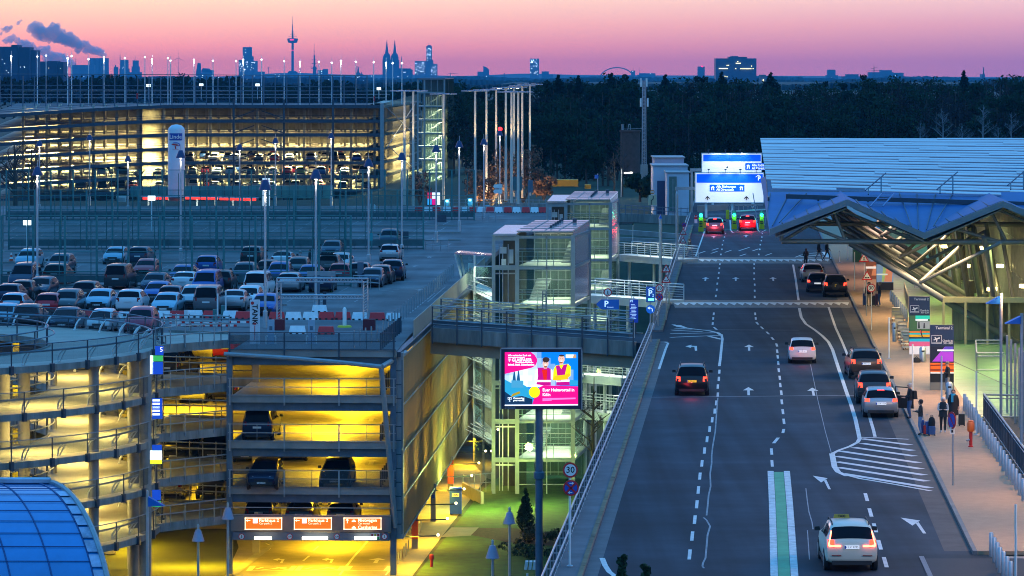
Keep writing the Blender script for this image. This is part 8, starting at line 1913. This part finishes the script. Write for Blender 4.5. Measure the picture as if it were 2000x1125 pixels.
# ---- roof deck: (px of the bumper middle, py of its ground line, type, colour, F/R, label)
G1='cars parked on the roof deck'
deck=[(219,517,'sedan','pale','F','pale blue saloon with yellow plate facing forward, at the back of the parked cars'),(268,521,'suv','navy','R','dark estate tail on, close beside the pale blue saloon with yellow plate'),(280,543,'sedan','red','F','bright red saloon facing forward behind the fence posts'),(225,566,'van','anthracite','R','dark people carrier tail on beside the bright red saloon'),(48,527,'suv','pale','F','pale roofed pickup like car behind the dark blue van'),(37,566,'van','navy','F','dark blue van facing forward by the tall lamp pole'),(108,538,'suv','navy','F','dark car with pale roof behind the black off-roader'),(105,558,'suv','black','R','black off-roader beside the dark blue van'),(350,556,'sedan','blue','F','dark blue saloon past the bright red saloon'),(402,540,'suv','blue','R','blue estate tail on with red lamps'),(489,520,'suv','black','R','dark car behind the white coupe, half hidden'),(548,526,'sedan','white','R','white coupe with open looking grey rear window, at the fence gap'),(471,557,'suv','navy','F','dark blue crossover facing forward beside the lamp pole of the pillar'),(645,503,'sedan','navy','F','dark topped car behind the silver saloon at the fence end'),(660,530,'sedan','silver','F','silver saloon shining warm, beside the car with open tailgate'),(640,538,'suv','black','R','black car with its tailgate open beside the two people'),(662,552,'hatch','red','R','small dark red hatchback by the barrier end rail'),(758,484,'suv','navy','F','dark blue pickup alone in front of the middle fence'),(760,511,'hatch','silver','R','silver hatchback tail on behind the dark pickup lamp pole'),(741,556,'estate','black','R','black estate with bright rear window in the short row by the lane'),(765,549,'suv','navy','R','dark blue car at the end of the short row by the lane'),(722,562,'sedan','navy','F','dark blue saloon heading the short row by the lane'),(541,556,'suv','blue','F','dark blue car facing forward behind the truss portal corner'),(600,556,'sedan','blue','F','blue saloon facing forward above the truss beam'),(295,573,'sedan','navy','F','dark saloon behind the big white crossover'),(355,570,'sedan','white','R','white coupe tail on in the crowd of cars'),(395,582,'van','blue','F','blue people carrier facing forward amid the crowd'),(429,572,'suv','black','R','black car squeezed next to the blue people carrier'),(498,583,'van','white','R','white box van half hidden by the lamp pole'),(562,572,'estate','silver','R','silver estate tail on inside the truss portal'),(625,572,'sedan','navy','R','dark saloon tail on inside the truss portal'),(14,596,'hatch','navy','R','dark hatchback at the frame edge behind the pale one'),(40,588,'hatch','black','R','black small car in the crowd by the frame edge'),(70,583,'estate','navy','F','dark estate in the crowd behind the red hatchback'),(162,596,'suv','black','R','black off-roader behind the small white compact'),(120,616,'suv','anthracite','F','dark crossover facing forward behind the dark sedan with round headlamps'),(188,608,'sedan','pale','F','pale blue saloon with twin grille beside the white crossover'),(250,614,'suv','white','R','big white crossover tail on with red corner lamps'),(300,592,'sedan','blue','F','blue saloon squeezed behind the pale sports coupe'),(90,616,'hatch','red','R','dark red hatchback tail on with light plate'),(22,616,'hatch','pale','R','pale blue hatchback tail on at the frame edge'),(318,616,'sedan','pale','F','pale blue sports coupe with pointed lamps before the white barriers'),(371,607,'suv','silver','F','silver crossover facing forward behind the big grey van'),(402,614,'van','grey','R','big grey people carrier tail on by the barrier machines'),(452,609,'sedan','silver','R','silver convertible tail on past the barrier machines'),(480,602,'hatch','white','F','white car partly hidden by the tank pillar'),(512,618,'sedan','blue','F','blue saloon facing forward just past the tank pillar'),(50,646,'suv','black','R','black crossover tail on in the front row above the spiral ramp'),(120,648,'sedan','navy','F','dark sedan with round headlamps in the front row'),(191,652,'city','white','F','small white compact car facing forward in the front row'),(268,655,'suv','crimson','F','crimson crossover facing forward at the end of the front row'),(-4,640,'sedan','pale','F','pale car cut by the frame edge in the front row'),(700,550,'hatch','anthracite','R','dark hatchback hidden behind the upright grey sign slab'),(330,600,'hatch','navy','R','dark hatchback between the crowd and the silver crossover'),(520,545,'hatch','black','R','black hatchback behind the truss portal beside the crossover'),(578,540,'hatch','anthracite','F','dark hatchback behind the blue saloon at the portal')]
for x,y,kd,col,h,lb in deck:place(kd,col,Pd(x,y),(h,AG+math.radians(random.uniform(-1.5,1.5))),lb.replace('heading','leading'),G1)
# ---- inside the near car park
G2='cars inside the near car park'
def inside(x,y,z,kd,col,h,lb,rot=0):place(kd,col,P(x,y,z),(h,AG+R(rot)),lb,G2)
inside(502,862,LV[2],'van','navy','R','dark blue van tail on behind the third floor rail');inside(600,714,LV[1],'sedan','black','R','dark car far in on the top covered floor, under the canopy tube')
inside(510,958,LV[3],'suv','navy','F','dark car by the column on the second floor rail');inside(652,955,LV[3],'suv','black','F','black crossover facing out on the second floor, alone by the guard posts');inside(570,902,LV[3],'estate','brown','R','brown estate deep inside the second floor')
inside(505,1030,LV[4],'suv','black','R','dark crossover above the car park sign beside the column');inside(584,1030,LV[4],'sedan','anthracite','R','dark saloon above the middle orange sign');inside(665,1030,LV[4],'estate','brown','R','dark red car above the car rental sign');inside(560,986,LV[4],'hatch','black','R','dark hatchback deep inside the first floor')
inside(325,745,LV[1],'van','black','R','tall black van standing at the ramp edge under the roof deck',-8);inside(440,706,LV[1],'suv','red','R','dark red car behind the blue column on the top covered floor');inside(375,789,LV[2],'sedan','silver','R','pale car cut off by the link deck on the third floor');inside(440,787,LV[2],'suv','black','R','dark car cut off by the column on the third floor')
inside(338,905,LV[3],'suv','black','F','black car behind the ramp rail on the second floor, beside the white and lime board',-6);inside(412,902,LV[3],'suv','black','F','second black car behind the ramp rail on the second floor');inside(478,905,LV[3],'sedan','anthracite','F','dark car just inside the blue column on the second floor')
inside(330,977,LV[4],'sedan','silver','R','pale saloon behind the ramp rail on the first floor');inside(408,977,LV[4],'suv','black','F','black car behind the ramp rail on the first floor beside the pale saloon')
# ---- the road
G3='cars on the departures road'
def road(x,y,kd,col,h,lb,lit=True,rails=False,rot=0,name='car'):return place(kd,col,P(x,y,.0),(h,AR+R(rot)),lb,G3,lit,False,rails,name)
taxi=road(1664,1118,'suv','cream','R','cream taxi with lit red lamps driving away in the near lane',True,True,2.6,'taxi');taxi['category']='taxi'
k1=road(1351,774,'mpv','black','R','black people carrier with glowing square lamps driving in the left lane'.replace('left','outer'),True,True)
k2=road(1567,711,'city','white','R','small white car with red lamps alone in the middle lane');k3=road(1692,741,'suv','brown','R','brown people carrier with bright lamps pulling in at the kerb',True,True,3)
k4=road(1708,790,'suv','anthracite','R','dark car at the kerb, boxed in between brown carrier and silver car',True);k5=road(1721,817,'hatch','silver','R','silver small car with open door and lit middle brake lamp at the kerb',True)
k6=road(1588,552,'estate','silver','R','silver estate with tall lamps standing before the far crossing',False,False,2);k7=road(1597,572,'hatch','navy','R','dark blue hatchback half in front of the silver estate',True,False,-2);k8=road(1632,581,'suv','black','R','black off-roader with spare wheel and yellow plate at the kerb',True)
k9=road(1396,457,'suv','grey','R','grey car braking at the first toll machine, purple lit',True);k10=road(1460,451,'suv','red','R','red car braking between the two toll machines',True)
def loc_of(o):return M.Translation(o.location)@M.Rotation(o.rotation_euler.z,4,'Z')
def add(o,name,mb,mt):KIDS.pop(o.as_pointer(),None);WM[o.name]=loc_of(o);return mb.build(name,mt,o,False,True)
for o,kd,br in((k5,'hatch',1),(k9,'suv',1),(k10,'suv',1)):
 m=MB();c=CT[kd];zt=c['st'][3][3];m.box((0,.42,zt-.0),(.34,.06,.06));add(o,'brake_light',m,brake_on)
# lit pools from their lamps
for o,e in((k1,22),(k2,16),(k9,160),(k10,330)):
 mt=loc_of(o);point(mt@V((0,-1.3,.45)),e,(1,.05,.08),.25,'tail_lamp_light')
for o,e in((k1,240),(k2,160),(taxi,160)):mt=loc_of(o);L=4.3;spot(mt@V((0,L,.7)),mt@V((0,L+14,0)),e*4,(1,.84,.6),70,.8,name='headlamp_light')
# taxi sign, sticker, lamp arms and plates with writing
m=MB();m.hexa([(-.29,2.02,1.69),(.29,2.02,1.69),(.29,2.16,1.69),(-.29,2.16,1.69)],[(-.26,2.05,1.82),(.26,2.05,1.82),(.26,2.13,1.82),(-.26,2.13,1.82)]);ts=add(taxi,'taxi_sign',m,mat('taxi_sign_yellow',(.30,.24,.02),.5,noise=.05))
ts.location.x-=.22;m=MB();m.text('TAXI',.12,(0,2.022,1.755),align='CENTER',bold=.006);ln=m.build('sign_lettering',sblack,ts,False,True)
m=MB();m.box((.58,.25,1.22),(.16,.02,.09));add(taxi,'yellow_sticker',m,mat('taxi_yellow',(.62,.46,.02),.5,noise=.05))
redline=emi('lamp_line',(1,.16,.07),9)
for s_ in(-1,1):m=MB();m.path([(s_*.72,.22,1.45),(s_*.78,.05,1.16),(s_*.82,.0,1.02),(s_*.82,-.03,.94),(s_*.40,-.03,.94)],.022,6);add(taxi,'lamp_line',m,redline)
m=MB();m.box((-.55,-.03,.6),(.34,.02,.03));m.box((.55,-.03,.6),(.34,.02,.03));add(taxi,'rear_reflector',m,tail_off)
for o,s_,kd in((taxi,'K·LX 9785','suv'),(k5,'K·AX 1753','hatch'),(k1,'K·TS 417','mpv'),(k2,'K·UP 36','city'),(k3,'K·ND 624','suv')):
 zb=CT[kd]['st'][2][2];m=MB();m.text(s_,.105,(0,-.045,zb-.22),align='CENTER');add(o,'plate_lettering',m,sblack);m=MB();m.box((-.24,-.043,zb-.22),(.05,.006,.11));add(o,'plate_blue_band',m,sblue)
for ch in COL.objects:
 if ch.parent in(k8,k1)and ch.name.startswith('rear_plate'):ch.material_slots[0].link='OBJECT';ch.material_slots[0].material=plate_yl
m=MB();m.tube((0,-.02,.88),(0,-.2,.88),.32,18);add(k8,'spare_wheel',m,trim);m=MB();m.box((-.04,-.21,.92),(.05,.01,.2));m.box((.02,-.21,1.0),(.12,.01,.05));add(k8,'yellow_mark',m,mat('taxi_yellow',(.62,.46,.02),.5,noise=.05))
m=MB();m.disc((0,-.0,.78),.055,.02,16);add(k1,'badge',m,steel);m=MB();m.disc((0,-.0,.82),.055,.02,16);add(k2,'badge',m,steel)
# open door of the silver car and tail flap of the black deck car
m=MB();m.hexa([(.88,2.55,.3),(1.75,2.2,.3),(1.77,2.26,.3),(.9,2.62,.3)],[(.86,2.55,.95),(1.72,2.2,.95),(1.75,2.26,.95),(.88,2.62,.95)]);dr=add(k5,'open_door',m,trim);WM[dr.name]=WM[k5.name].copy();m=MB();m.path([(.88,2.58,.95),(.82,2.5,1.4),(1.55,2.2,1.38),(1.73,2.22,.95)],.03,5);m.build('door_frame',trim,dr,False,True)
ot=[o for o in COL.objects if o.get('label','').startswith('black car with its tailgate open')][0];m=MB();m.hexa([(-.75,.5,1.62),(.75,.5,1.62),(.7,-.5,1.75),(-.7,-.5,1.75)],[(-.75,.5,1.68),(.75,.5,1.68),(.7,-.5,1.81),(-.7,-.5,1.81)]);add(ot,'open_tailgate',m,PC['black'])
m=MB();m.box((0,-.03,.95),(1.2,.02,.55));add(ot,'boot_opening',m,mat('boot_lining',(.16,.15,.15),.8,noise=.4,scale=3))
# ---- far car park: simple copies, row by row
G4='cars in the far car park';rnd=random.Random(77);cols=['white','silver','black','anthracite','grey','navy','white','silver','red','blue','brown','black']
names={'white':'white','silver':'silver','black':'black','anthracite':'dark grey','grey':'grey','navy':'dark blue','red':'red','blue':'blue','brown':'brown','lime':'lime green','orange':'orange'}
kn={'hatch':'hatchback','sedan':'saloon','suv':'off-roader','van':'van','estate':'estate'}
for lev,z in((4,lz[4]),(5,lz[5]),(6,lz[6]),(7,base)):
 row=0
 for dd,st in((2.2,31),(11,26),(25,33)):
  px=352+rnd.uniform(0,20)if lev<6 or dd>5 else 180;i=0
  if lev>=6:px=150+rnd.uniform(0,30)
  if lev==5:px=190+rnd.uniform(0,20)
  while px<728:
   if 322<px<366 or(266<px<300 and dd<12):px+=12;continue
   kd=rnd.choice(['hatch','sedan','suv','suv','estate','van']if dd<5 else['hatch','sedan','suv','estate']);col=rnd.choice(cols)
   if lev==5 and dd<5 and 570<px<600:col='lime'
   if lev==5 and dd>5 and 620<px<650:col='orange'
   o=V((X(px,FD+dd),FD+dd,z));lb=f'{names[col]} {kn[kd]}, {ORD[min(i, 29)]} in the {["front", "middle", "back"][row]} row on far car park storey {["two", "three", "four", "five", "six", "seven", "eight"][lev - 2]}'
   place(kd,col,o,(rnd.choice('FR'),R(rnd.uniform(-3,3))),lb,G4,False,True);i+=1
   px+=st*rnd.uniform(.75,1.6)
  row+=1
for key,p in PRO.items():
 if key not in USED:
  for ch in kids(p):
   for g in kids(ch):bpy.data.objects.remove(g)
  for ch in list(COL.objects):
   if ch.parent==p:bpy.data.objects.remove(ch)
  bpy.data.objects.remove(p)
# ================================================================ people and luggage
skinm=mat('skin',(.42,.24,.17),.6,noise=.05)
def cloth(n,c):return mat('cloth_'+n,c,.85,noise=.15,scale=6,bump=.2)
def person(lb,loc,face,top,legs,shoes=(.02,.02,.02),hair=(.05,.035,.03),pose='stand',H=1.74,coat=None,hood=None,scarf=None,hat=None,bag=None,build=1.0):
 """face: heading of the body; the figure is modelled looking along +Y"""
 t=thing('person',lb,'person',loc,face);k=H/1.74;J={}
 st=.0
 J['pel']=(0,0,.95,.145*build);J['sp']=(0,.0,1.14,.135*build);J['ch']=(0,-.01,1.34,.155*build);J['nk']=(0,.01,1.49,.06);J['hd']=(0,.035,1.58,.085);J['h2']=(0,.03,1.655,.10);J['h3']=(0,.02,1.72,.072)
 J['nose']=(0,.135,1.625,.016);J['chin']=(0,.10,1.55,.04)
 for s_,n in((1,'r'),(-1,'l')):
  fy=0
  if pose=='walk':fy=.30*s_
  J['hp'+n]=(s_*.095,0,.88,.105*build);J['kn'+n]=(s_*.10,.06+fy*.55,.49,.068);J['an'+n]=(s_*.10,-.03+fy,.09+(.06 if fy<0 else 0),.043);J['to'+n]=(s_*.11,.13+fy,.045,.042)
  J['sh'+n]=(s_*.185*build,-.01,1.42,.075)
  if pose in('phone','reach')or(pose=='hold' and s_>0):
   J['el'+n]=(s_*.25,.04,1.14,.052);J['wr'+n]=(s_*.10,.27,1.17 if pose!='reach' else 1.05,.034);hd=(-s_*.25,.95,.1)
  elif pose=='walk':J['el'+n]=(s_*.25,-.05-fy*.3,1.14,.05);J['wr'+n]=(s_*.25,.08-fy*.75,.90,.034);hd=(0,.25,-.95)
  else:J['el'+n]=(s_*.26,-.03,1.13,.05);J['wr'+n]=(s_*.27,.06,.88,.034);hd=(0,.25,-.95)
  w=V(J['wr'+n][:3]);hv=V(hd).normalized();pm=w+hv*.075;J['pa'+n]=(*pm,.034);side=V((0,1,0)).cross(hv)if abs(hv.y)<.8 else V((1,0,0));side.normalize()
  for q in range(4):a=pm+side*(q-1.5)*.021+hv*.03;e=a+hv*(.045+.012*(1.5-abs(q-1.3)))+V((-s_*.008,.012,0));J['f%d'%q+n]=(*a,.0095);J['g%d'%q+n]=(*e,.008)
  a=w+hv*.035+side*s_*-.035;J['th'+n]=(*a,.011);J['ti'+n]=(*(a+hv*.045+side*s_*-.02),.009)
 names=list(J);E=[('pel','sp'),('sp','ch'),('ch','nk'),('nk','hd'),('hd','h2'),('h2','h3'),('hd','chin'),('h2','nose')]
 for n in 'rl':E+=[('pel','hp'+n),('hp'+n,'kn'+n),('kn'+n,'an'+n),('an'+n,'to'+n),('ch','sh'+n),('sh'+n,'el'+n),('el'+n,'wr'+n),('wr'+n,'pa'+n),('wr'+n,'th'+n),('th'+n,'ti'+n)]+[x for q in range(4)for x in(('pa'+n,'f%d'%q+n),('f%d'%q+n,'g%d'%q+n))]
 me=bpy.data.meshes.new('person_skeleton');me.from_pydata([tuple(c*k for c in J[n][:3])for n in names],[(names.index(a),names.index(b))for a,b in E],[])
 ob=bpy.data.objects.new('person_skeleton',me);COL.objects.link(ob);md=ob.modifiers.new('skin','SKIN');md.use_smooth_shade=True
 for i,n in enumerate(names):
  sv=me.skin_vertices[0].data[i];sv.radius=(J[n][3]*k,)*2;sv.use_root=n=='pel'
 sb=ob.modifiers.new('sub','SUBSURF');sb.levels=1;sb.render_levels=1
 dg=bpy.context.evaluated_depsgraph_get();dg.update();m2=bpy.data.meshes.new_from_object(ob.evaluated_get(dg));bpy.data.objects.remove(ob);bpy.data.meshes.remove(me)
 m2.materials.clear()
 for mt in(skinm,cloth(top[0],top[1]),cloth(legs[0],legs[1]),cloth('shoe_%d'%int(shoes[0]*100),shoes)):m2.materials.append(mt)
 wr=[V(J['wr'+n][:3])for n in 'rl']
 for p in m2.polygons:
  c=p.center/k;p.use_smooth=True
  hand=min((c-(w+(V(J['pa'+n][:3])-w)*1.0)).length for w,n in zip(wr,'rl'))<.10 and min((c-w).length for w in wr)>.02
  if c.z>1.50 and abs(c.x)<.16:i=0
  elif hand:i=0
  elif c.z<.11:i=3
  elif c.z<.93 and abs(c.x)<.22 and not(pose in('stand',)and abs(c.x)>.2):i=2
  else:i=1
  p.material_index=i
 b=bpy.data.objects.new('body',m2);COL.objects.link(b);b.parent=t;WM[b.name]=WM[t.name].copy()
 def part(n,mb,mt):return mb.build(n,mt,t,True,True)
 if hood is not None:m=MB();m.ball((0,-.05*k,1.645*k),.128*k,12,1.1);part('hood',m,cloth(*hood))
 elif hat is not None:m=MB();m.lathe((0,.01*k,1.66*k),[(.112*k,0),(.108*k,.06*k),(.07*k,.11*k),(.01,.125*k)],12);part('cap',m,cloth(*hat))
 else:m=MB();m.lathe((0,-.02*k,1.60*k),[(.07*k,-.06*k),(.105*k,0),(.112*k,.07*k),(.085*k,.14*k),(.02,.165*k)],12);part('hair',m,mat('hair_%d'%int(hair[0]*1000),hair,.7,noise=.2,scale=8))
 for s_ in(-1,1):m=MB();m.ball((s_*.035*k,.118*k,1.648*k),.011*k,6);part('eye',m,sblack)
 m=MB();m.box((0,.128*k,1.585*k),(.045*k,.01,.01));part('mouth',m,mat('lips',(.3,.1,.09),.6,noise=0))
 cs_k=coat[3]if coat and len(coat)>3 else 1.0
 if coat:m=MB();m.lathe((0,0,0),[(.27*build*cs_k,coat[2]),(.235*build*cs_k,.95),(.22*build*cs_k,1.15),(.235*build*cs_k,1.38),(.12,1.5)],14,1.0,.72);part('coat',m,cloth(coat[0],coat[1]))
 if scarf:m=MB();m.lathe((0,.02,1.46),[(.12,-.06),(.125,.02),(.10,.06)],12);m.box((.03,.17,1.28),(.11,.04,.36));part('scarf',m,cloth(*scarf))
 if bag:m=MB();m.hexa([(-.16,-.36,1.0),(.16,-.36,1.0),(.16,-.18,1.0),(-.16,-.18,1.0)],[(-.13,-.32,1.42),(.13,-.32,1.42),(.13,-.16,1.42),(-.13,-.16,1.42)]);part('backpack',m,cloth(*bag))
 return t
BK=('black',(.012,.013,.016));DK=('dark',(.03,.032,.036));JN=('jeans',(.04,.09,.20));GR=('grey',(.2,.2,.21));WH=('offwhite',(.6,.58,.54))
Pp=lambda x,y:P(x,y,.135)
person('man in black jacket and jeans at the open door of the silver car',Pp(1777,818),R(100),BK,JN,(.03,.02,.02),(.45,.42,.38),'reach',1.78,bag=BK)
person('man looking at his phone beside the blue suitcases, dark jacket',Pp(1798,850),R(80),DK,('paleblue',(.12,.22,.38)),(.02,.02,.02),(.03,.02,.018),'phone',1.72)
person('woman in white hooded top and dark vest holding her phone',Pp(1842,845),R(172),WH,BK,(.6,.6,.6),hood=('hoodwhite',(.66,.63,.6)),pose='phone',H=1.70,coat=('vest',(.02,.025,.03),.78,.80),build=1.08)
person('woman in long black coat with bright blue scarf by the bollards',Pp(1862,828),R(165),BK,BK,(.02,.02,.02),(.015,.012,.012),'stand',1.70,coat=('longcoat',(.014,.015,.018),.45),scarf=('blue',(.02,.32,.55)))
person('man in cap and black jacket leaning at the bin by the nearer blue pillar',Pp(1851,770),R(100),BK,GR,hat=('capgrey',(.12,.11,.1)),pose='phone',H=1.75)
person('standing man in dark blue jacket and jeans by the trolleys',Pp(1718,598),R(95),('darkblue',(.02,.03,.06)),JN,(.55,.5,.48),(.25,.2,.16),'phone',1.78)
person('man in tan trousers behind the round 30 sign on the pavement',Pp(1697,598),R(170),BK,('tan',(.36,.27,.13)),pose='stand',H=1.76)
person('walker with long dark coat crossing first over the far paved crossing',P(1599,508,.1),R(-92),BK,GR,pose='walk',H=1.74,coat=('coatdark',(.012,.014,.018),.75));person('second walker in dark jacket crossing over the far paved crossing',P(1615,508,.1),R(-95),BK,('darkgrey',(.05,.055,.065)),pose='walk',H=1.78,coat=('coatdark',(.012,.014,.018),.82))
person('person in dark clothes bending along the railing at the far crossing',Pp(1347,503),R(-60),DK,GR,pose='walk',H=1.72);person('person in pale pink clothes beside the car with the open tailgate',Pd(587,528),R(-80),('pink',(.42,.30,.30)),('pinkgrey',(.3,.25,.26)),pose='phone',H=1.66,hood=('pinkhood',(.45,.33,.32)));person('person in dark jacket next to the one in pink on the deck',Pd(605,527),R(110),BK,BK,pose='stand',H=1.74)
person('person in dark clothes bending behind the silver estate before the far crossing',P(1574,523,.02),R(20),BK,DK,pose='reach',H=1.7)
# luggage: every case its own thing
def case(lb,x,y,w,h,col,rot=0.0,handle=True):
 b=Pp(x,y);k=b.y/F;t=thing('suitcase',lb,'suitcase',b,rot,'suitcases on the pavement');w*=k;h*=k;m=MB()
 m.hexa([(-w/2,-.13,.06),(w/2,-.13,.06),(w/2,.13,.06),(-w/2,.13,.06)],[(-w/2*.96,-.12,h),(w/2*.96,-.12,h),(w/2*.96,.12,h),(-w/2*.96,.12,h)]);o=m.build('shell',mat('case_'+lb.split()[0],col,.45,noise=.1,scale=4),t,False,True);bv=o.modifiers.new('rounding','BEVEL');bv.width=.03;bv.segments=2
 m=MB();[m.tube((sx_*w*.38,sy_*.09,.04),(sx_*w*.38+.03,sy_*.09,.04),.04,8)for sx_ in(-1,1)for sy_ in(-1,1)];m.build('wheels',black,t,False,True)
 if handle:m=MB();m.path([(-w*.25,.08,h),(-w*.25,.1,h+.32),(w*.25,.1,h+.32),(w*.25,.08,h)],.012,5);m.build('handle',steel,t,False,True)
case('blue tall suitcase beside the man with the phone',1801,848,9,28,(.015,.07,.26));case('second blue suitcase behind the red bag',1811,850,8,27,(.015,.07,.26));case('dark_blue short suitcase carrying the black bag'.replace('_',' '),1820,851,13.5,19,(.02,.08,.22),handle=False);case('red rounded travel bag between the blue suitcases',1808,850,10,20,(.42,.012,.02),handle=False);case('black suitcase with raised handle beside the woman in the long coat',1878,832,12,24,(.012,.018,.018))
b=Pp(1820,851)+V((0,0,.0));k=b.y/F;t=thing('bag','black rounded bag lying on the short blue suitcase','bag',b+V((0,0,19*k)));m=MB();m.lathe((0,0,0),[(.16,0),(.17,.2),(.13,.38),(.03,.46)],12,1,.7);m.build('bag_body',cloth(*BK),t,True,True);m=MB();m.path([(-.06,0,.44),(-.05,0,.52),(.05,0,.52),(.06,0,.44)],.012,5);m.build('handle',cloth(*BK),t,False,True)
case('dark upright suitcase behind the 30 sign pole',1688,597,6,24,(.015,.018,.03));case('navy suitcase beside the man in tan trousers',1706,597,7,20,(.015,.02,.045));case('purple suitcase beside the standing man in jeans',1712,597,5,24,(.10,.05,.12))
b=Pp(1790,708);t=thing('bag','black travel bag on the ground beside the waste bin of the farther pillar','bag',b);m=MB();m.lathe((0,0,0),[(.2,0),(.22,.15),(.14,.28),(.03,.3)],10,1.2,.7);m.build('bag_body',cloth(*BK),t,True,True);m=MB();m.path([(-.1,0,.28),(0,0,.36),(.1,0,.28)],.015,5);m.build('handle',cloth(*BK),t,False,True)
# ================================================================ air, sky, sun, camera
hm=bpy.data.materials.new('haze');hm.use_nodes=True;nt=hm.node_tree;nt.nodes.remove(nt.nodes['Principled BSDF'])
pv=nt.nodes.new('ShaderNodeVolumePrincipled');pv.inputs['Color'].default_value=(.10,.55,.95,1);pv.inputs['Density'].default_value=HAZE;pv.inputs['Anisotropy'].default_value=0.0
nt.links.new(pv.outputs[0],nt.nodes['Material Output'].inputs['Volume'])
m=MB();m.box((0,8700,90),(9000,17800,480));hz_=m.build('haze',hm,kind='stuff');hz_['label']='thin blue evening air over everything'
w=bpy.data.worlds.new('World');SC.world=w;w.use_nodes=True;nt=w.node_tree;N=nt.nodes.new;L=nt.links.new
bg=nt.nodes['Background'];tc=N('ShaderNodeTexCoord');sx=N('ShaderNodeSeparateXYZ');L(tc.outputs['Generated'],sx.inputs[0])
def mrange(src,a,b,smooth=False):
 n=N('ShaderNodeMapRange');n.inputs[1].default_value=a;n.inputs[2].default_value=b;n.clamp=True
 if smooth:n.interpolation_type='SMOOTHSTEP'
 L(src,n.inputs[0]);return n.outputs[0]
def ramp(src,stops):
 r=N('ShaderNodeValToRGB');e=r.color_ramp.elements
 while len(e)<len(stops):e.new(.5)
 for el,(p,c)in zip(e,stops):el.position=p;el.color=(*c,1)
 L(src,r.inputs[0]);return r.outputs[0]
def mixc(f,a,b,mode='MIX'):
 n=N('ShaderNodeMix');n.data_type='RGBA';n.blend_type=mode;n.clamp_factor=True
 if isinstance(f,(int,float)):n.inputs[0].default_value=f
 else:L(f,n.inputs[0])
 for v,i in((a,6),(b,7)):
  if isinstance(v,tuple):n.inputs[i].default_value=(*v,1)
  else:L(v,n.inputs[i])
 return n.outputs[2]
el=mrange(sx.outputs['Z'],-.004,.02)
Lf=ramp(el,[(0.0,SKY['l'][0]),(.17,SKY['l'][0]),(.34,SKY['l'][1]),(.58,SKY['l'][2]),(.86,SKY['l'][3])])
Rt=ramp(el,[(0.0,SKY['r'][0]),(.17,SKY['r'][0]),(.34,SKY['r'][1]),(.58,SKY['r'][2]),(.86,SKY['r'][3])])
low=mixc(mrange(sx.outputs['X'],-.13,.14),Lf,Rt)
# the gradient belongs to the sunset side; behind us the low sky is plain blue
front=mrange(sx.outputs['Y'],-.2,.85,True)
ns=N('ShaderNodeTexSky');ns.sky_type='NISHITA';ns.sun_disc=False;ns.sun_elevation=R(1.0);ns.sun_rotation=R(-12);ns.altitude=100;ns.dust_density=2.0
dome=ramp(mrange(sx.outputs['Z'],0,1),[(0,(.10,.22,.46)),(.12,(.12,.36,.76)),(.4,DOME[0]),(1,DOME[1])])
dome=mixc(.05,dome,ns.outputs[0])
glow=mixc(mrange(sx.outputs['Z'],.022,.06,True),low,(.58,.40,.50))
mid=mixc(mrange(sx.outputs['Z'],.07,.21,True),glow,dome)
fin=mixc(front,dome,mid)
L(fin,bg.inputs['Color']);bg.inputs['Strength'].default_value=1.0
sun=bpy.data.lights.new('sun','SUN');sun.energy=.10;sun.angle=R(12);sun.color=(1,.62,.55);so=bpy.data.objects.new('sun',sun);COL.objects.link(so);so.rotation_euler=(R(86),0,R(180+12))
cam=bpy.data.cameras.new('camera');co=bpy.data.objects.new('camera',cam);COL.objects.link(co);co.location=(0,0,CZ);co.rotation_euler=(R(90),0,0)
cam.sensor_width=36;cam.lens=36*F/2000;cam.shift_x=0;cam.shift_y=-(562.5-120)/2000;cam.clip_start=1;cam.clip_end=40000
SC.camera=co
SC.view_settings.view_transform='Standard';SC.view_settings.look='None';SC.view_settings.exposure=EXPO;SC.view_settings.gamma=1
SC.render.engine='CYCLES';cy_=SC.cycles;cy_.filter_width=1.0;cy_.use_denoising=True
try:cy_.denoiser='OPENIMAGEDENOISE';cy_.denoising_input_passes='RGB_ALBEDO_NORMAL';cy_.denoising_prefilter='ACCURATE'
except Exception:pass
cy_.max_bounces=6;cy_.diffuse_bounces=2;cy_.glossy_bounces=2;cy_.transmission_bounces=3;cy_.volume_bounces=1;cy_.transparent_max_bounces=14
cy_.sample_clamp_indirect=4;cy_.sample_clamp_direct=0;cy_.caustics_reflective=False;cy_.caustics_refractive=False;cy_.use_light_tree=True;cy_.use_adaptive_sampling=False
